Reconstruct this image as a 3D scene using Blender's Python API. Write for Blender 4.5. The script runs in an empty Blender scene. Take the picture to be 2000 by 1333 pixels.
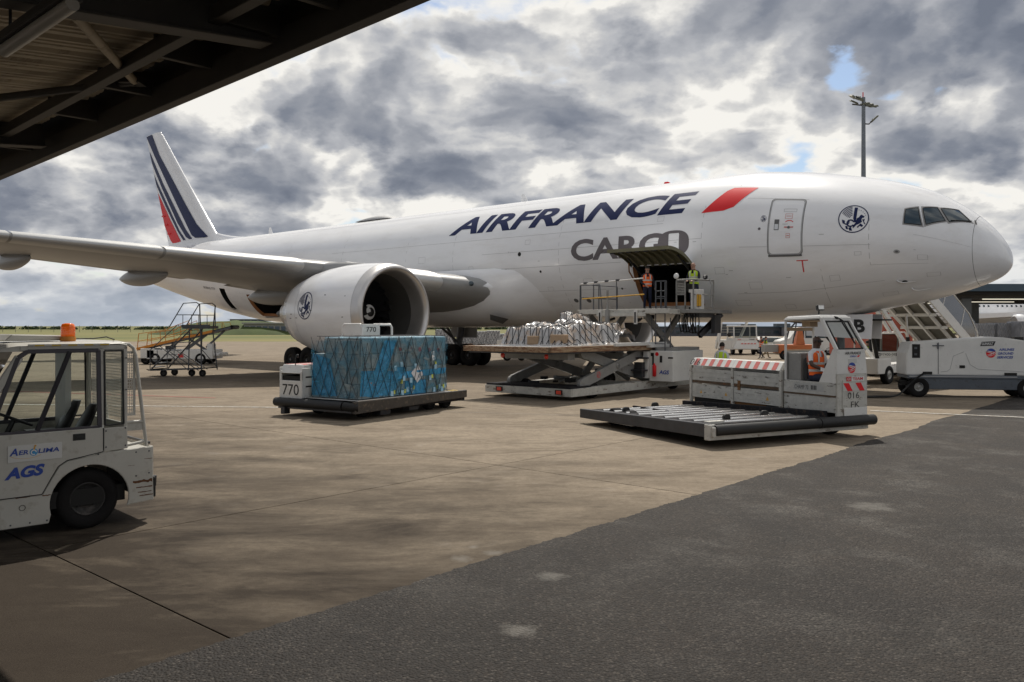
import bpy, bmesh, math, random
from mathutils import Vector, Matrix, noise
R = math.radians
rnd = random.Random(7)
sc = bpy.context.scene
COL = sc.collection

# ------------------------------------------------------------ camera
cam = bpy.data.cameras.new('camera'); camo = bpy.data.objects.new('camera', cam); COL.objects.link(camo)
camo.location = (0, 0, 2.5); camo.rotation_euler = (R(90), 0, 0)
cam.sensor_width = 36; cam.lens = 36*1627/2000; cam.shift_y = -0.0147
cam.clip_start = .1; cam.clip_end = 6000
sc.camera = camo

# ------------------------------------------------------------ light
SUN_EL, SUN_AZ = 58.0, 4.0            # azimuth measured from +Y towards +X
sun = bpy.data.lights.new('sun', 'SUN'); sun.energy = 3.9; sun.angle = R(.53); sun.color = (1, .945, .86)
so = bpy.data.objects.new('sun', sun); COL.objects.link(so)
d = Vector((math.sin(R(SUN_AZ))*math.cos(R(SUN_EL)), math.cos(R(SUN_AZ))*math.cos(R(SUN_EL)), math.sin(R(SUN_EL))))
so.rotation_euler = (-d).to_track_quat('-Z', 'Y').to_euler()

def world():
    w = bpy.data.worlds.new('World'); sc.world = w; w.use_nodes = True
    nt = w.node_tree; N = nt.nodes; L = nt.links; N.clear()
    def nd(t, **k):
        n = N.new(t)
        for a, b in k.items(): setattr(n, a, b)
        return n
    def math_(op, a, b=None, clamp=False):
        n = nd('ShaderNodeMath', operation=op); n.use_clamp = clamp
        for i, v in enumerate((a, b)):
            if v is None: continue
            if isinstance(v, (int, float)): n.inputs[i].default_value = v
            else: L.new(v, n.inputs[i])
        return n.outputs[0]
    tc = nd('ShaderNodeTexCoord'); nrm = nd('ShaderNodeVectorMath', operation='NORMALIZE'); L.new(tc.outputs['Generated'], nrm.inputs[0])
    D = nrm.outputs[0]
    sx = nd('ShaderNodeSeparateXYZ'); L.new(D, sx.inputs[0])
    zz = math_('ADD', math_('MAXIMUM', sx.outputs[2], 0.0), .38)
    cx = nd('ShaderNodeCombineXYZ'); L.new(math_('DIVIDE', sx.outputs[0], zz), cx.inputs[0]); L.new(math_('DIVIDE', sx.outputs[1], zz), cx.inputs[1])
    P = cx.outputs[0]
    def noi(vec, scale, det, rough, dist=0.0, off=(0, 0, 0)):
        m = nd('ShaderNodeMapping'); m.inputs['Location'].default_value = off; L.new(vec, m.inputs[0])
        n = nd('ShaderNodeTexNoise', noise_dimensions='2D'); n.inputs['Scale'].default_value = scale; n.inputs['Detail'].default_value = det
        n.inputs['Roughness'].default_value = rough; n.inputs['Distortion'].default_value = dist
        L.new(m.outputs[0], n.inputs['Vector']); return n.outputs[0]
    # clouds drift low and wide; each pair samples the same field twice, the second a step towards the sun, for relief
    o = (3.1, 1.7, 0)
    wv = nd('ShaderNodeTexNoise', noise_dimensions='2D'); wv.inputs['Scale'].default_value = 1.6; wv.inputs['Detail'].default_value = 7; wv.inputs['Roughness'].default_value = .6; L.new(P, wv.inputs['Vector'])
    ws = nd('ShaderNodeVectorMath', operation='MULTIPLY_ADD'); L.new(wv.outputs['Color'], ws.inputs[0]); ws.inputs[1].default_value = (.34, .34, .34); L.new(P, ws.inputs[2])
    def puff(off, det):
        m = nd('ShaderNodeMapping'); m.inputs['Location'].default_value = off; L.new(ws.outputs[0], m.inputs[0])
        v = nd('ShaderNodeTexVoronoi', feature='SMOOTH_F1', voronoi_dimensions='2D'); v.inputs['Scale'].default_value = 2.5; v.inputs['Detail'].default_value = det; v.inputs['Roughness'].default_value = .55; v.inputs['Smoothness'].default_value = .35; v.inputs['Lacunarity'].default_value = 2.2
        L.new(m.outputs[0], v.inputs['Vector']); return math_('SUBTRACT', 1.0, math_('MULTIPLY', v.outputs['Distance'], 1.0))
    def field(off, det):
        return math_('ADD', math_('MULTIPLY', noi(P, 1.35, det, .60, .1, off), .56), math_('MULTIPLY', puff(off, 3.0 if det > 6 else 1.0), .46))
    dens = field(o, 12); dens2 = field((o[0]+.01, o[1]-.11, .0), 6)
    big = noi(P, .6, 3, .5, 0, (9.2, 4.4, 0))
    fine = noi(P, 4.5, 9, .58, .3, (1.0, 7.7, 2))
    # gaps and heavy banks at the places the sky has them
    def blob(u, v, ru, rv):
        dv = Vector(((u-1000)/1627, 1, -(v-637)/1627)); dv.normalize()
        sub = nd('ShaderNodeVectorMath', operation='SUBTRACT'); L.new(D, sub.inputs[0]); sub.inputs[1].default_value = dv
        mul = nd('ShaderNodeVectorMath', operation='MULTIPLY'); L.new(sub.outputs[0], mul.inputs[0])
        mul.inputs[1].default_value = (1627/ru, 1627/ru, 1627/rv)
        ln = nd('ShaderNodeVectorMath', operation='LENGTH'); L.new(mul.outputs[0], ln.inputs[0])
        warp = math_('ADD', ln.outputs[1], math_('ADD', math_('MULTIPLY', math_('SUBTRACT', fine, .5), 3.2), math_('MULTIPLY', math_('SUBTRACT', dens, .5), -1.6)))
        mr = nd('ShaderNodeMapRange', interpolation_type='SMOOTHSTEP'); L.new(warp, mr.inputs[0])
        mr.inputs[1].default_value = 1.25; mr.inputs[2].default_value = .0; return mr.outputs[0]
    def total(l):
        acc = None
        for (u, v, a, b, k) in l:
            t = math_('MULTIPLY', blob(u, v, a, b), k); acc = t if acc is None else math_('ADD', acc, t)
        return acc
    darks = total([(520, 330, 210, 95, .9), (1020, 50, 260, 100, .8), (1190, 170, 150, 100, .55), (1850, 60, 240, 120, .9), (330, 240, 160, 80, .4),
                   (1010, 320, 260, 50, .6), (1870, 290, 220, 75, .7), (1380, 60, 160, 70, .45), (1330, 330, 130, 40, .55), (60, 430, 260, 50, .6),
                   (-300, 200, 500, 200, .6), (2400, 150, 420, 240, .6), (100, 545, 300, 45, .35), (760, 60, 200, 90, .35)])
    lights = total([(1530, 110, 190, 110, .9), (720, 385, 130, 35, .8), (1580, 300, 140, 70, .8), (500, 440, 140, 30, .7), (1860, 200, 160, 60, .6),
                    (860, 200, 170, 70, .45), (640, 150, 140, 70, .35), (1950, 520, 160, 60, .6), (150, 540, 300, 30, .5), (1250, 60, 90, 90, .4), (1320, 210, 130, 60, .35)])
    holes = total([(1640, 148, 60, 45, 1.2), (1740, 190, 90, 22, .8), (690, 412, 130, 12, .7), (60, 345, 90, 26, .35), (250, 300, 120, 16, .25), (1600, 60, 60, 30, .4)])
    d0 = math_('ADD', math_('MULTIPLY', dens, 1.0), math_('MULTIPLY', math_('SUBTRACT', fine, .5), .26))
    relief = math_('MULTIPLY', math_('SUBTRACT', dens, dens2), 3.0)
    base = math_('ADD', math_('MULTIPLY', math_('SUBTRACT', d0, .5), -.9), .37)
    base = math_('ADD', base, math_('MULTIPLY', math_('SUBTRACT', big, .5), -.9))
    val = math_('ADD', base, math_('MULTIPLY', relief, -.52))
    val = math_('SUBTRACT', val, math_('MULTIPLY', darks, .33))
    val = math_('ADD', val, math_('MULTIPLY', lights, .30))
    cr = nd('ShaderNodeValToRGB'); L.new(val, cr.inputs[0])
    e = cr.color_ramp.elements; e[0].position = 0; e[0].color = (.155, .175, .22, 1); e[1].position = 1; e[1].color = (.84, .82, .775, 1)
    for p, c in ((.25, (.205, .225, .27, 1)), (.48, (.30, .315, .35, 1)), (.68, (.43, .44, .465, 1)), (.86, (.61, .605, .595, 1))):
        q = e.new(p); q.color = c
    # a pale band of far haze just over the horizon
    hz = nd('ShaderNodeMapRange'); L.new(sx.outputs[2], hz.inputs[0]); hz.inputs[1].default_value = .0; hz.inputs[2].default_value = .10
    hz.inputs[3].default_value = .62; hz.inputs[4].default_value = 0
    mixh = nd('ShaderNodeMix', data_type='RGBA'); L.new(hz.outputs[0], mixh.inputs[0]); L.new(cr.outputs[0], mixh.inputs[6]); mixh.inputs[7].default_value = (.44, .50, .585, 1)
    bgc = nd('ShaderNodeBackground'); L.new(mixh.outputs[2], bgc.inputs[0]); bgc.inputs[1].default_value = 1.1
    sky = nd('ShaderNodeTexSky', sky_type='NISHITA'); sky.sun_disc = False; sky.sun_elevation = R(SUN_EL); sky.sun_rotation = R(SUN_AZ)
    bgs = nd('ShaderNodeBackground'); L.new(sky.outputs[0], bgs.inputs[0]); bgs.inputs[1].default_value = .115
    cov = nd('ShaderNodeMapRange', interpolation_type='SMOOTHSTEP')
    L.new(math_('SUBTRACT', math_('ADD', math_('MULTIPLY', math_('SUBTRACT', d0, .5), 1.6), .95), math_('MULTIPLY', holes, .42)), cov.inputs[0]); cov.inputs[1].default_value = .26; cov.inputs[2].default_value = .50
    mx = nd('ShaderNodeMixShader'); L.new(cov.outputs[0], mx.inputs[0]); L.new(bgs.outputs[0], mx.inputs[1]); L.new(bgc.outputs[0], mx.inputs[2])
    out = nd('ShaderNodeOutputWorld'); L.new(mx.outputs[0], out.inputs[0])
    w.cycles.sampling_method = 'MANUAL'; w.cycles.sample_map_resolution = 512
world()
sc.view_settings.view_transform = 'Standard'; sc.view_settings.look = 'None'
sc.view_settings.exposure = 0.0; sc.view_settings.gamma = 1; sc.view_settings.use_curve_mapping = False
sc.render.engine = 'CYCLES'

# ------------------------------------------------------------ materials
MATS = {}
def mat(name, col, rough=.5, metal=0.0, var=.12, vscale=3.0, dirt=None, dirt_amt=.0, dscale=6.0, bump=0.0, bscale=40, spec=None,
        coat=0, emis=None, estr=1, trans=0, alpha=1, objrand=0.0, streak=None, sthr=(.55, .62)):
    if name in MATS: return MATS[name]
    m = bpy.data.materials.new(name); m.use_nodes = True; nt = m.node_tree; N = nt.nodes; L = nt.links
    b = N['Principled BSDF']; b.inputs['Roughness'].default_value = rough; b.inputs['Metallic'].default_value = metal
    c = tuple(col)+(1,)
    b.inputs['Base Color'].default_value = c
    if spec is not None: b.inputs['Specular IOR Level'].default_value = spec
    if coat: b.inputs['Coat Weight'].default_value = coat; b.inputs['Coat Roughness'].default_value = .05
    if trans: b.inputs['Transmission Weight'].default_value = trans
    if emis: b.inputs['Emission Color'].default_value = tuple(emis)+(1,); b.inputs['Emission Strength'].default_value = estr
    tc = N.new('ShaderNodeTexCoord'); src = tc.outputs['Object']; last = None
    if var:
        n = N.new('ShaderNodeTexNoise'); n.inputs['Scale'].default_value = vscale; n.inputs['Detail'].default_value = 6; n.inputs['Roughness'].default_value = .6
        L.new(src, n.inputs['Vector'])
        mr = N.new('ShaderNodeMapRange'); L.new(n.outputs[0], mr.inputs[0]); mr.inputs[1].default_value = .25; mr.inputs[2].default_value = .75
        mr.inputs[3].default_value = 1-var; mr.inputs[4].default_value = 1+var*.6
        h = N.new('ShaderNodeHueSaturation'); h.inputs['Color'].default_value = c; L.new(mr.outputs[0], h.inputs['Value']); last = h.outputs[0]
    if objrand:
        oi = N.new('ShaderNodeObjectInfo'); mr = N.new('ShaderNodeMapRange'); L.new(oi.outputs['Random'], mr.inputs[0])
        mr.inputs[3].default_value = 1-objrand; mr.inputs[4].default_value = 1+objrand
        h = N.new('ShaderNodeHueSaturation'); L.new(mr.outputs[0], h.inputs['Value'])
        if last: L.new(last, h.inputs['Color'])
        else: h.inputs['Color'].default_value = c
        last = h.outputs[0]
    if dirt:
        n = N.new('ShaderNodeTexNoise'); n.inputs['Scale'].default_value = dscale; n.inputs['Detail'].default_value = 9; n.inputs['Roughness'].default_value = .72
        if streak:
            mp = N.new('ShaderNodeMapping'); mp.inputs['Scale'].default_value = streak; L.new(src, mp.inputs[0]); L.new(mp.outputs[0], n.inputs['Vector'])
        else: L.new(src, n.inputs['Vector'])
        mr = N.new('ShaderNodeMapRange'); L.new(n.outputs[0], mr.inputs[0]); mr.inputs[1].default_value = sthr[0]; mr.inputs[2].default_value = sthr[1]
        mr.inputs[4].default_value = dirt_amt
        mx = N.new('ShaderNodeMix'); mx.data_type = 'RGBA'; L.new(mr.outputs[0], mx.inputs[0])
        if last: L.new(last, mx.inputs[6])
        else: mx.inputs[6].default_value = c
        mx.inputs[7].default_value = tuple(dirt)+(1,); last = mx.outputs[2]
    if last: L.new(last, b.inputs['Base Color'])
    if bump:
        n = N.new('ShaderNodeTexNoise'); n.inputs['Scale'].default_value = bscale; n.inputs['Detail'].default_value = 5; L.new(src, n.inputs['Vector'])
        bp = N.new('ShaderNodeBump'); bp.inputs['Strength'].default_value = bump; bp.inputs['Distance'].default_value = .02
        L.new(n.outputs[0], bp.inputs['Height']); L.new(bp.outputs[0], b.inputs['Normal'])
    MATS[name] = m; return m
def glass(name, tint=(.75, .8, .8), refl=.12, rough=.02):
    if name in MATS: return MATS[name]
    m = bpy.data.materials.new(name); m.use_nodes = True; nt = m.node_tree; N = nt.nodes; L = nt.links; N.clear()
    t = N.new('ShaderNodeBsdfTransparent'); t.inputs[0].default_value = tuple(tint)+(1,)
    g = N.new('ShaderNodeBsdfGlossy'); g.inputs['Roughness'].default_value = rough; g.inputs[0].default_value = (.9, .9, .9, 1)
    lw = N.new('ShaderNodeLayerWeight'); lw.inputs[0].default_value = refl
    mx = N.new('ShaderNodeMixShader'); L.new(lw.outputs['Fresnel'], mx.inputs[0]); L.new(t.outputs[0], mx.inputs[1]); L.new(g.outputs[0], mx.inputs[2])
    o = N.new('ShaderNodeOutputMaterial'); L.new(mx.outputs[0], o.inputs[0]); MATS[name] = m; return m

RUST = (.16, .065, .025)
M = dict(
 plane_white=mat('aircraft_white_paint', (.86, .86, .865), .24, var=.035, vscale=.5, coat=.35, spec=.5, dirt=(.52, .48, .42), dirt_amt=.30, dscale=1.6, streak=(.25, 1, 1), sthr=(.5, .8)),
 plane_grey=mat('aircraft_grey_paint', (.30, .30, .295), .35, var=.08, vscale=.7, dirt=(.3, .28, .25), dirt_amt=.4, dscale=2, streak=(1, .2, 1), sthr=(.5, .8)),
 slat_metal=mat('slat_metal', (.50, .50, .49), .42, .5, var=.05), bare_metal=mat('bare_aluminium', (.72, .71, .69), .28, 1.0, var=.06, vscale=2),
 lip_metal=mat('inlet_lip_metal', (.62, .60, .58), .36, .85, var=.05),
 navy=mat('navy_paint', (.008, .016, .075), .42, var=.0, spec=.22),
 grey_print=mat('grey_print', (.14, .125, .13), .45, var=0, spec=.25),
 red=mat('red_paint', (.62, .03, .03), .35, var=.05),
 bright_red=mat('signal_red', (.72, .02, .025), .42, var=0, spec=.25),
 pale_red=mat('faded_red_paint', (.62, .17, .15), .5, var=.15),
 black=mat('black_rubber', (.012, .012, .012), .6, var=.2, bump=.15),
 tyre=mat('tyre_rubber', (.013, .012, .012), .8, spec=.2, var=.25, vscale=9, bump=.3, bscale=60),
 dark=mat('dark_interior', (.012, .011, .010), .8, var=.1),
 seam=mat('panel_seam', (.12, .12, .12), .6, var=0),
 soft_seam=mat('soft_panel_seam', (.36, .36, .36), .6, var=0),
 truck_white=mat('vehicle_white_paint', (.70, .69, .655), .42, var=.1, vscale=2.5, dirt=(.2, .17, .13), dirt_amt=.5, dscale=5, bump=.05, bscale=12, sthr=(.56, .75)),
 tug_white=mat('tug_white_paint', (.50, .485, .435), .38, var=.13, vscale=3, dirt=(.19, .15, .10), dirt_amt=.6, dscale=6, sthr=(.54, .74), coat=.15),
 worn_white=mat('worn_white_paint', (.52, .505, .455), .55, var=.22, vscale=4, dirt=(.11, .065, .035), dirt_amt=.85, dscale=5.5, bump=.15, bscale=20, sthr=(.57, .62), streak=(.45, .45, 1.6)),
 scraped_white=mat('scraped_white_paint', (.50, .49, .45), .6, var=.22, vscale=5, dirt=(.07, .055, .042), dirt_amt=.8, dscale=8, bump=.2, bscale=22, sthr=(.58, .63), streak=(.5, .5, 1.7)),
 steel=mat('dark_steel', (.07, .072, .078), .45, .6, var=.25, dirt=RUST, dirt_amt=.5, dscale=8, sthr=(.58, .68)),
 grey_steel=mat('grey_painted_steel', (.10, .105, .115), .45, .2, var=.2),
 loader_grey=mat('loader_grey_paint', (.27, .265, .25), .5, var=.18, vscale=2.5, dirt=(.09, .07, .05), dirt_amt=.6, dscale=4, sthr=(.55, .7)),
 roller=mat('roller_steel', (.75, .74, .72), .22, 1.0, var=.1, vscale=8),
 deck=mat('deck_steel', (.022, .022, .025), .8, 0, spec=.15, var=.35, vscale=5, dirt=(.09, .06, .04), dirt_amt=.6, dscale=10),
 rust=mat('rusty_deck_edge', (.36, .25, .15), .6, var=.35, vscale=6, dirt=RUST, dirt_amt=.9, dscale=6, sthr=(.46, .56), streak=(1, .3, 2.5)),
 yellow=mat('yellow_paint', (.70, .38, .02), .45, var=.2, vscale=6, dirt=(.2, .12, .05), dirt_amt=.6),
 orange=mat('orange_paint', (.62, .23, .02), .45, var=.15),
 hi_orange=mat('orange_vest', (.95, .15, .02), .8, var=.1, bump=.3, bscale=25, emis=(1, .14, .01), estr=.0),
 hi_yellow=mat('yellow_vest', (.52, .72, .03), .8, var=.1, bump=.3, bscale=25),
 reflect=mat('reflective_tape', (.55, .55, .52), .35, var=.1),
 beacon=mat('beacon_amber', (.85, .16, .01), .12, var=.1, coat=.5, emis=(.9, .12, 0), estr=.12),
 lamp=mat('lamp_lens', (.75, .75, .72), .15, var=.05, coat=.5),
 red_lamp=mat('red_lamp_lens', (.7, .04, .02), .2, var=.05, coat=.5),
 blue=mat('blue_print', (.02, .06, .32), .4, var=0), cyan=mat('cyan_print', (.05, .3, .6), .4, var=0), gold=mat('gold_print', (.6, .33, .05), .4, var=0),
 black_print=mat('black_print', (.015, .015, .015), .5, var=0), white_print=mat('white_print', (.7, .7, .68), .5, var=0),
 sticker_blue=mat('pale_blue_label', (.38, .62, .78), .5, var=0), sticker_yellow=mat('yellow_label', (.62, .66, .1), .5, var=0),
 skin=mat('skin_light', (.42, .24, .17), .55, var=.08, vscale=9), skin_dark=mat('skin_dark', (.085, .045, .03), .5, var=.1, vscale=9),
 hair=mat('dark_hair', (.02, .015, .012), .8, var=.2), trousers=mat('navy_trousers', (.012, .016, .04), .85, var=.2, bump=.2, bscale=14),
 khaki=mat('khaki_trousers', (.22, .17, .08), .85, var=.2), shirt_dark=mat('dark_shirt', (.02, .02, .03), .85, var=.2), shirt_white=mat('white_shirt', (.72, .72, .74), .8, var=.1, bump=.2, bscale=12),
 shirt_navy=mat('navy_shirt', (.03, .04, .11), .85, var=.3, vscale=20, dirt=(.6, .04, .05), dirt_amt=.9, dscale=26, sthr=(.6, .64)),
 shoe=mat('black_shoes', (.015, .014, .013), .5), glove=mat('work_gloves', (.6, .6, .58), .8), paper=mat('white_paper', (.8, .8, .8), .7, var=.04),
 carton=mat('kraft_carton', (.42, .29, .18), .7, var=.15, vscale=5, objrand=.15),
 wrap_teal=mat('wrapped_carton_grey', (.235, .30, .32), .33, var=.25, vscale=5, objrand=.22, dirt=(.16, .2, .21), dirt_amt=.5, dscale=9, bump=.35, bscale=9),
 wrap_blue=mat('blue_plastic_film', (.04, .30, .56), .28, var=.3, vscale=6, bump=.9, bscale=16, objrand=.15),
 wrap_pale=mat('pale_blue_lid', (.50, .68, .76), .4, var=.12, objrand=.12),
 wrap_white=mat('white_plastic_wrap', (.50, .49, .48), .24, var=.3, vscale=5, dirt=(.52, .38, .27), dirt_amt=.7, dscale=1.9, bump=1.0, bscale=8, sthr=(.5, .56)),
 wrap_lattice=mat('netted_freight_wrap', (.55, .56, .57), .4, var=.2, vscale=8, dirt=(.12, .13, .15), dirt_amt=.9, dscale=11, sthr=(.5, .54), bump=.5, bscale=10),
 wrap_grey=mat('grey_freight_wrap', (.22, .23, .25), .35, var=.3, vscale=3, bump=.8, bscale=5),
 net=mat('cargo_net_cord', (.028, .03, .036), .8, var=.1), net_red=mat('red_cord', (.4, .05, .08), .8, var=.1),
 canopy_sheet=mat('canopy_roof_sheet', (.40, .34, .25), .6, var=.2, vscale=2, dirt=(.12, .09, .06), dirt_amt=.5, dscale=3, streak=(.3, 2, 1), objrand=.1),
 canopy_steel=mat('canopy_steel', (.05, .046, .04), .6, var=.2, vscale=3), tube=mat('fluorescent_cover', (.42, .39, .34), .35, var=.1),
 slate=mat('blue_grey_fascia', (.05, .085, .12), .5, var=.08), pillar=mat('grey_column', (.10, .11, .115), .6, var=.1),
 terminal=mat('far_terminal_wall', (.075, .085, .105), .5, var=.3, vscale=.2), terminal_light=mat('far_terminal_band', (.20, .21, .225), .5, var=.2, vscale=.1),
 concrete_wall=mat('far_concrete', (.30, .30, .29), .8, var=.2, vscale=.3),
 bush=mat('bush_leaves', (.04, .075, .018), .8, var=.4, vscale=1.5, objrand=.2), fence=mat('fence_wire', (.12, .12, .12), .6),
 brown_frame=mat('cargo_door_frame', (.33, .14, .05), .6, var=.2), door_inner=mat('door_lining_green', (.185, .175, .105), .55, var=.22, vscale=3, bump=.2, bscale=6),
 hazard_yellow=mat('hazard_yellow', (.6, .4, .03), .5, var=.1), window_dark=mat('cockpit_glass', (.012, .035, .05), .05, var=0, coat=1),
 cabin_panel=mat('cab_interior_tan', (.42, .31, .20), .6, var=.1), seat_black=mat('black_vinyl', (.015, .015, .017), .4, var=.1),
)
M['glass'] = glass('clear_glass', (.80, .84, .82), .16); M['dark_glass'] = glass('tinted_glass', (.35, .38, .38), .25)
M['slot'] = M['dark']
def film_mat():
    m = bpy.data.materials.new('translucent_blue_film'); m.use_nodes = True; nt = m.node_tree; N = nt.nodes; L = nt.links; b = N['Principled BSDF']; o = N['Material Output']
    b.inputs['Base Color'].default_value = (.07, .32, .48, 1); b.inputs['Roughness'].default_value = .22
    tc = N.new('ShaderNodeTexCoord'); n = N.new('ShaderNodeTexNoise'); n.inputs['Scale'].default_value = 2.6; n.inputs['Detail'].default_value = 6; n.inputs['Distortion'].default_value = 1.2; L.new(tc.outputs['Object'], n.inputs['Vector'])
    mr = N.new('ShaderNodeMapRange'); L.new(n.outputs[0], mr.inputs[0]); mr.inputs[1].default_value = .40; mr.inputs[2].default_value = .60; mr.inputs[3].default_value = .03; mr.inputs[4].default_value = .50
    n2 = N.new('ShaderNodeTexNoise'); n2.inputs['Scale'].default_value = 9; n2.inputs['Detail'].default_value = 6; n2.inputs['Distortion'].default_value = 2.5; L.new(tc.outputs['Object'], n2.inputs['Vector'])
    bp = N.new('ShaderNodeBump'); bp.inputs['Strength'].default_value = 1; bp.inputs['Distance'].default_value = .06; L.new(n2.outputs[0], bp.inputs['Height']); L.new(bp.outputs[0], b.inputs['Normal'])
    t = N.new('ShaderNodeBsdfTransparent'); mx = N.new('ShaderNodeMixShader'); L.new(mr.outputs[0], mx.inputs[0]); L.new(t.outputs[0], mx.inputs[1]); L.new(b.outputs[0], mx.inputs[2]); L.new(mx.outputs[0], o.inputs[0]); return m
M['film'] = film_mat()

# ------------------------------------------------------------ mesh helpers
class MB:
    def __init__(s): s.v = []; s.f = []; s.m = []; s.sm = []
    def add(s, vs, fs, m=0, smooth=False):
        o = len(s.v); s.v += [tuple(q) for q in vs]
        for f in fs: s.f.append([o+i for i in f]); s.m.append(m); s.sm.append(smooth)
        return s
    def box(s, x0, x1, y0, y1, z0, z1, m=0):
        if x0 > x1: x0, x1 = x1, x0
        if y0 > y1: y0, y1 = y1, y0
        if z0 > z1: z0, z1 = z1, z0
        return s.add([(x, y, z) for z in (z0, z1) for y in (y0, y1) for x in (x0, x1)],
                     [(0, 2, 3, 1), (4, 5, 7, 6), (0, 1, 5, 4), (2, 6, 7, 3), (0, 4, 6, 2), (1, 3, 7, 5)], m)
    def hexa(s, p, m=0):      # 8 corners: bottom 4 (ccw), top 4
        return s.add(p, [(3, 2, 1, 0), (4, 5, 6, 7), (0, 1, 5, 4), (1, 2, 6, 5), (2, 3, 7, 6), (3, 0, 4, 7)], m)
    def bar(s, p, q, w, h=None, m=0, up=(0, 0, 1)):
        h = h or w; p = Vector(p); q = Vector(q); d = (q-p).normalized(); u = Vector(up)
        if abs(d.dot(u)) > .98: u = Vector((1, 0, 0))
        a = d.cross(u).normalized(); b = a.cross(d).normalized()
        c = [a*(-w/2)-b*(h/2), a*(w/2)-b*(h/2), a*(w/2)+b*(h/2), a*(-w/2)+b*(h/2)]
        return s.add([p+k for k in c]+[q+k for k in c], [(3, 2, 1, 0), (4, 5, 6, 7), (0, 1, 5, 4), (1, 2, 6, 5), (2, 3, 7, 6), (3, 0, 4, 7)], m)
    def tube(s, pts, r, m=0, n=8, cap=True, closed=False):
        pts = [Vector(p) for p in pts]; k = len(pts); rs = r if isinstance(r, (list, tuple)) else [r]*k
        vs = []; prev = None
        for i, p in enumerate(pts):
            if closed: d = (pts[(i+1) % k]-pts[i-1]).normalized()
            elif i == 0: d = (pts[1]-p).normalized()
            elif i == k-1: d = (p-pts[i-1]).normalized()
            else: d = ((pts[i+1]-p).normalized()+(p-pts[i-1]).normalized()).normalized()
            if prev is None:
                u = Vector((0, 0, 1)) if abs(d.z) < .9 else Vector((1, 0, 0)); a = d.cross(u).normalized()
            else:
                a = (prev-d*prev.dot(d))
                a = a.normalized() if a.length > 1e-6 else d.orthogonal().normalized()
            prev = a; b = d.cross(a)
            for j in range(n):
                t = 2*math.pi*j/n; vs.append(p+a*(math.cos(t)*rs[i])+b*(math.sin(t)*rs[i]))
        fs = []
        for i in range(k if closed else k-1):
            for j in range(n):
                i2 = (i+1) % k; fs.append((i*n+j, i*n+(j+1) % n, i2*n+(j+1) % n, i2*n+j))
        s.add(vs, fs, m, True)
        if cap and not closed: s.add([vs[j] for j in range(n)], [tuple(range(n-1, -1, -1))], m); s.add([vs[(k-1)*n+j] for j in range(n)], [tuple(range(n))], m)
        return s
    def lathe(s, prof, o=(0, 0, 0), ax=(0, 1, 0), n=24, m=0, smooth=True):
        ax = Vector(ax).normalized(); a = ax.orthogonal().normalized(); b = ax.cross(a); o = Vector(o); vs = []; k = len(prof)
        for (t, r) in prof:
            for j in range(n):
                q = 2*math.pi*j/n; vs.append(o+ax*t+a*(r*math.cos(q))+b*(r*math.sin(q)))
        fs = [(i*n+j, i*n+(j+1) % n, (i+1)*n+(j+1) % n, (i+1)*n+j) for i in range(k-1) for j in range(n)]
        return s.add(vs, fs, m, smooth)
    def grid(s, rows, m=0, smooth=True, close=False, skip=None):
        k = len(rows); n = len(rows[0]); vs = [p for r in rows for p in r]; fs = []
        for i in range(k-1):
            for j in range(n if close else n-1):
                if skip and skip(i, j): continue
                fs.append((i*n+j, i*n+(j+1) % n, (i+1)*n+(j+1) % n, (i+1)*n+j))
        return s.add(vs, fs, m, smooth)
    def prism(s, poly, o, ax, ay, depth, m=0):       # polygon (x,y) in frame ax,ay at o, extruded along ax x ay
        o = Vector(o); ax = Vector(ax); ay = Vector(ay); az = ax.cross(ay).normalized(); n = len(poly)
        ar = sum(poly[i][0]*poly[(i+1) % n][1]-poly[(i+1) % n][0]*poly[i][1] for i in range(n))
        if ar < 0: poly = poly[::-1]
        A = [o+ax*x+ay*y for x, y in poly]; B = [p+az*depth for p in A]
        if depth > 0: fs = [tuple(range(n-1, -1, -1)), tuple(range(n, 2*n))]+[(i, (i+1) % n, n+(i+1) % n, n+i) for i in range(n)]
        else: fs = [tuple(range(n)), tuple(range(2*n-1, n-1, -1))]+[(i, n+i, n+(i+1) % n, (i+1) % n) for i in range(n)]
        return s.add(A+B, fs, m)
    def xf(s, mtx):
        s.v = [tuple(mtx @ Vector(p)) for p in s.v]; return s
    def mesh(s, name, mats, bevel=0, seg=1):
        me = bpy.data.meshes.new(name); me.from_pydata(s.v, [], s.f); 
        for mm in (mats if isinstance(mats, (list, tuple)) else [mats]): me.materials.append(mm)
        me.polygons.foreach_set('material_index', s.m); me.polygons.foreach_set('use_smooth', s.sm)
        if bevel:
            bm = bmesh.new(); bm.from_mesh(me); bm.normal_update()
            es = [e for e in bm.edges if len(e.link_faces) == 2 and e.calc_face_angle(0) > .6 and not (e.link_faces[0].smooth and e.link_faces[1].smooth)]
            bmesh.ops.bevel(bm, geom=es, offset=bevel, segments=seg, affect='EDGES', clamp_overlap=True)
            bm.to_mesh(me); bm.free()
        me.update(); return me
    def build(s, name, mats, parent=None, bevel=0, seg=1, label=None, kind=None):
        o = bpy.data.objects.new(name, s.mesh(name, mats, bevel, seg)); COL.objects.link(o)
        if parent: o.parent = parent
        if label: o['label'] = label
        if kind: o['kind'] = kind
        return o
def thing(name, label, cat, loc=(0, 0, 0), rz=0, group=None):
    o = bpy.data.objects.new(name, None); COL.objects.link(o); o.location = loc; o.rotation_euler = (0, 0, R(rz)); o.empty_display_size = .3
    o['label'] = label; o['category'] = cat
    if group: o['group'] = group
    return o
def tag(o, label, cat, group=None):
    o['label'] = label; o['category'] = cat
    if group: o['group'] = group
    return o
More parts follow.
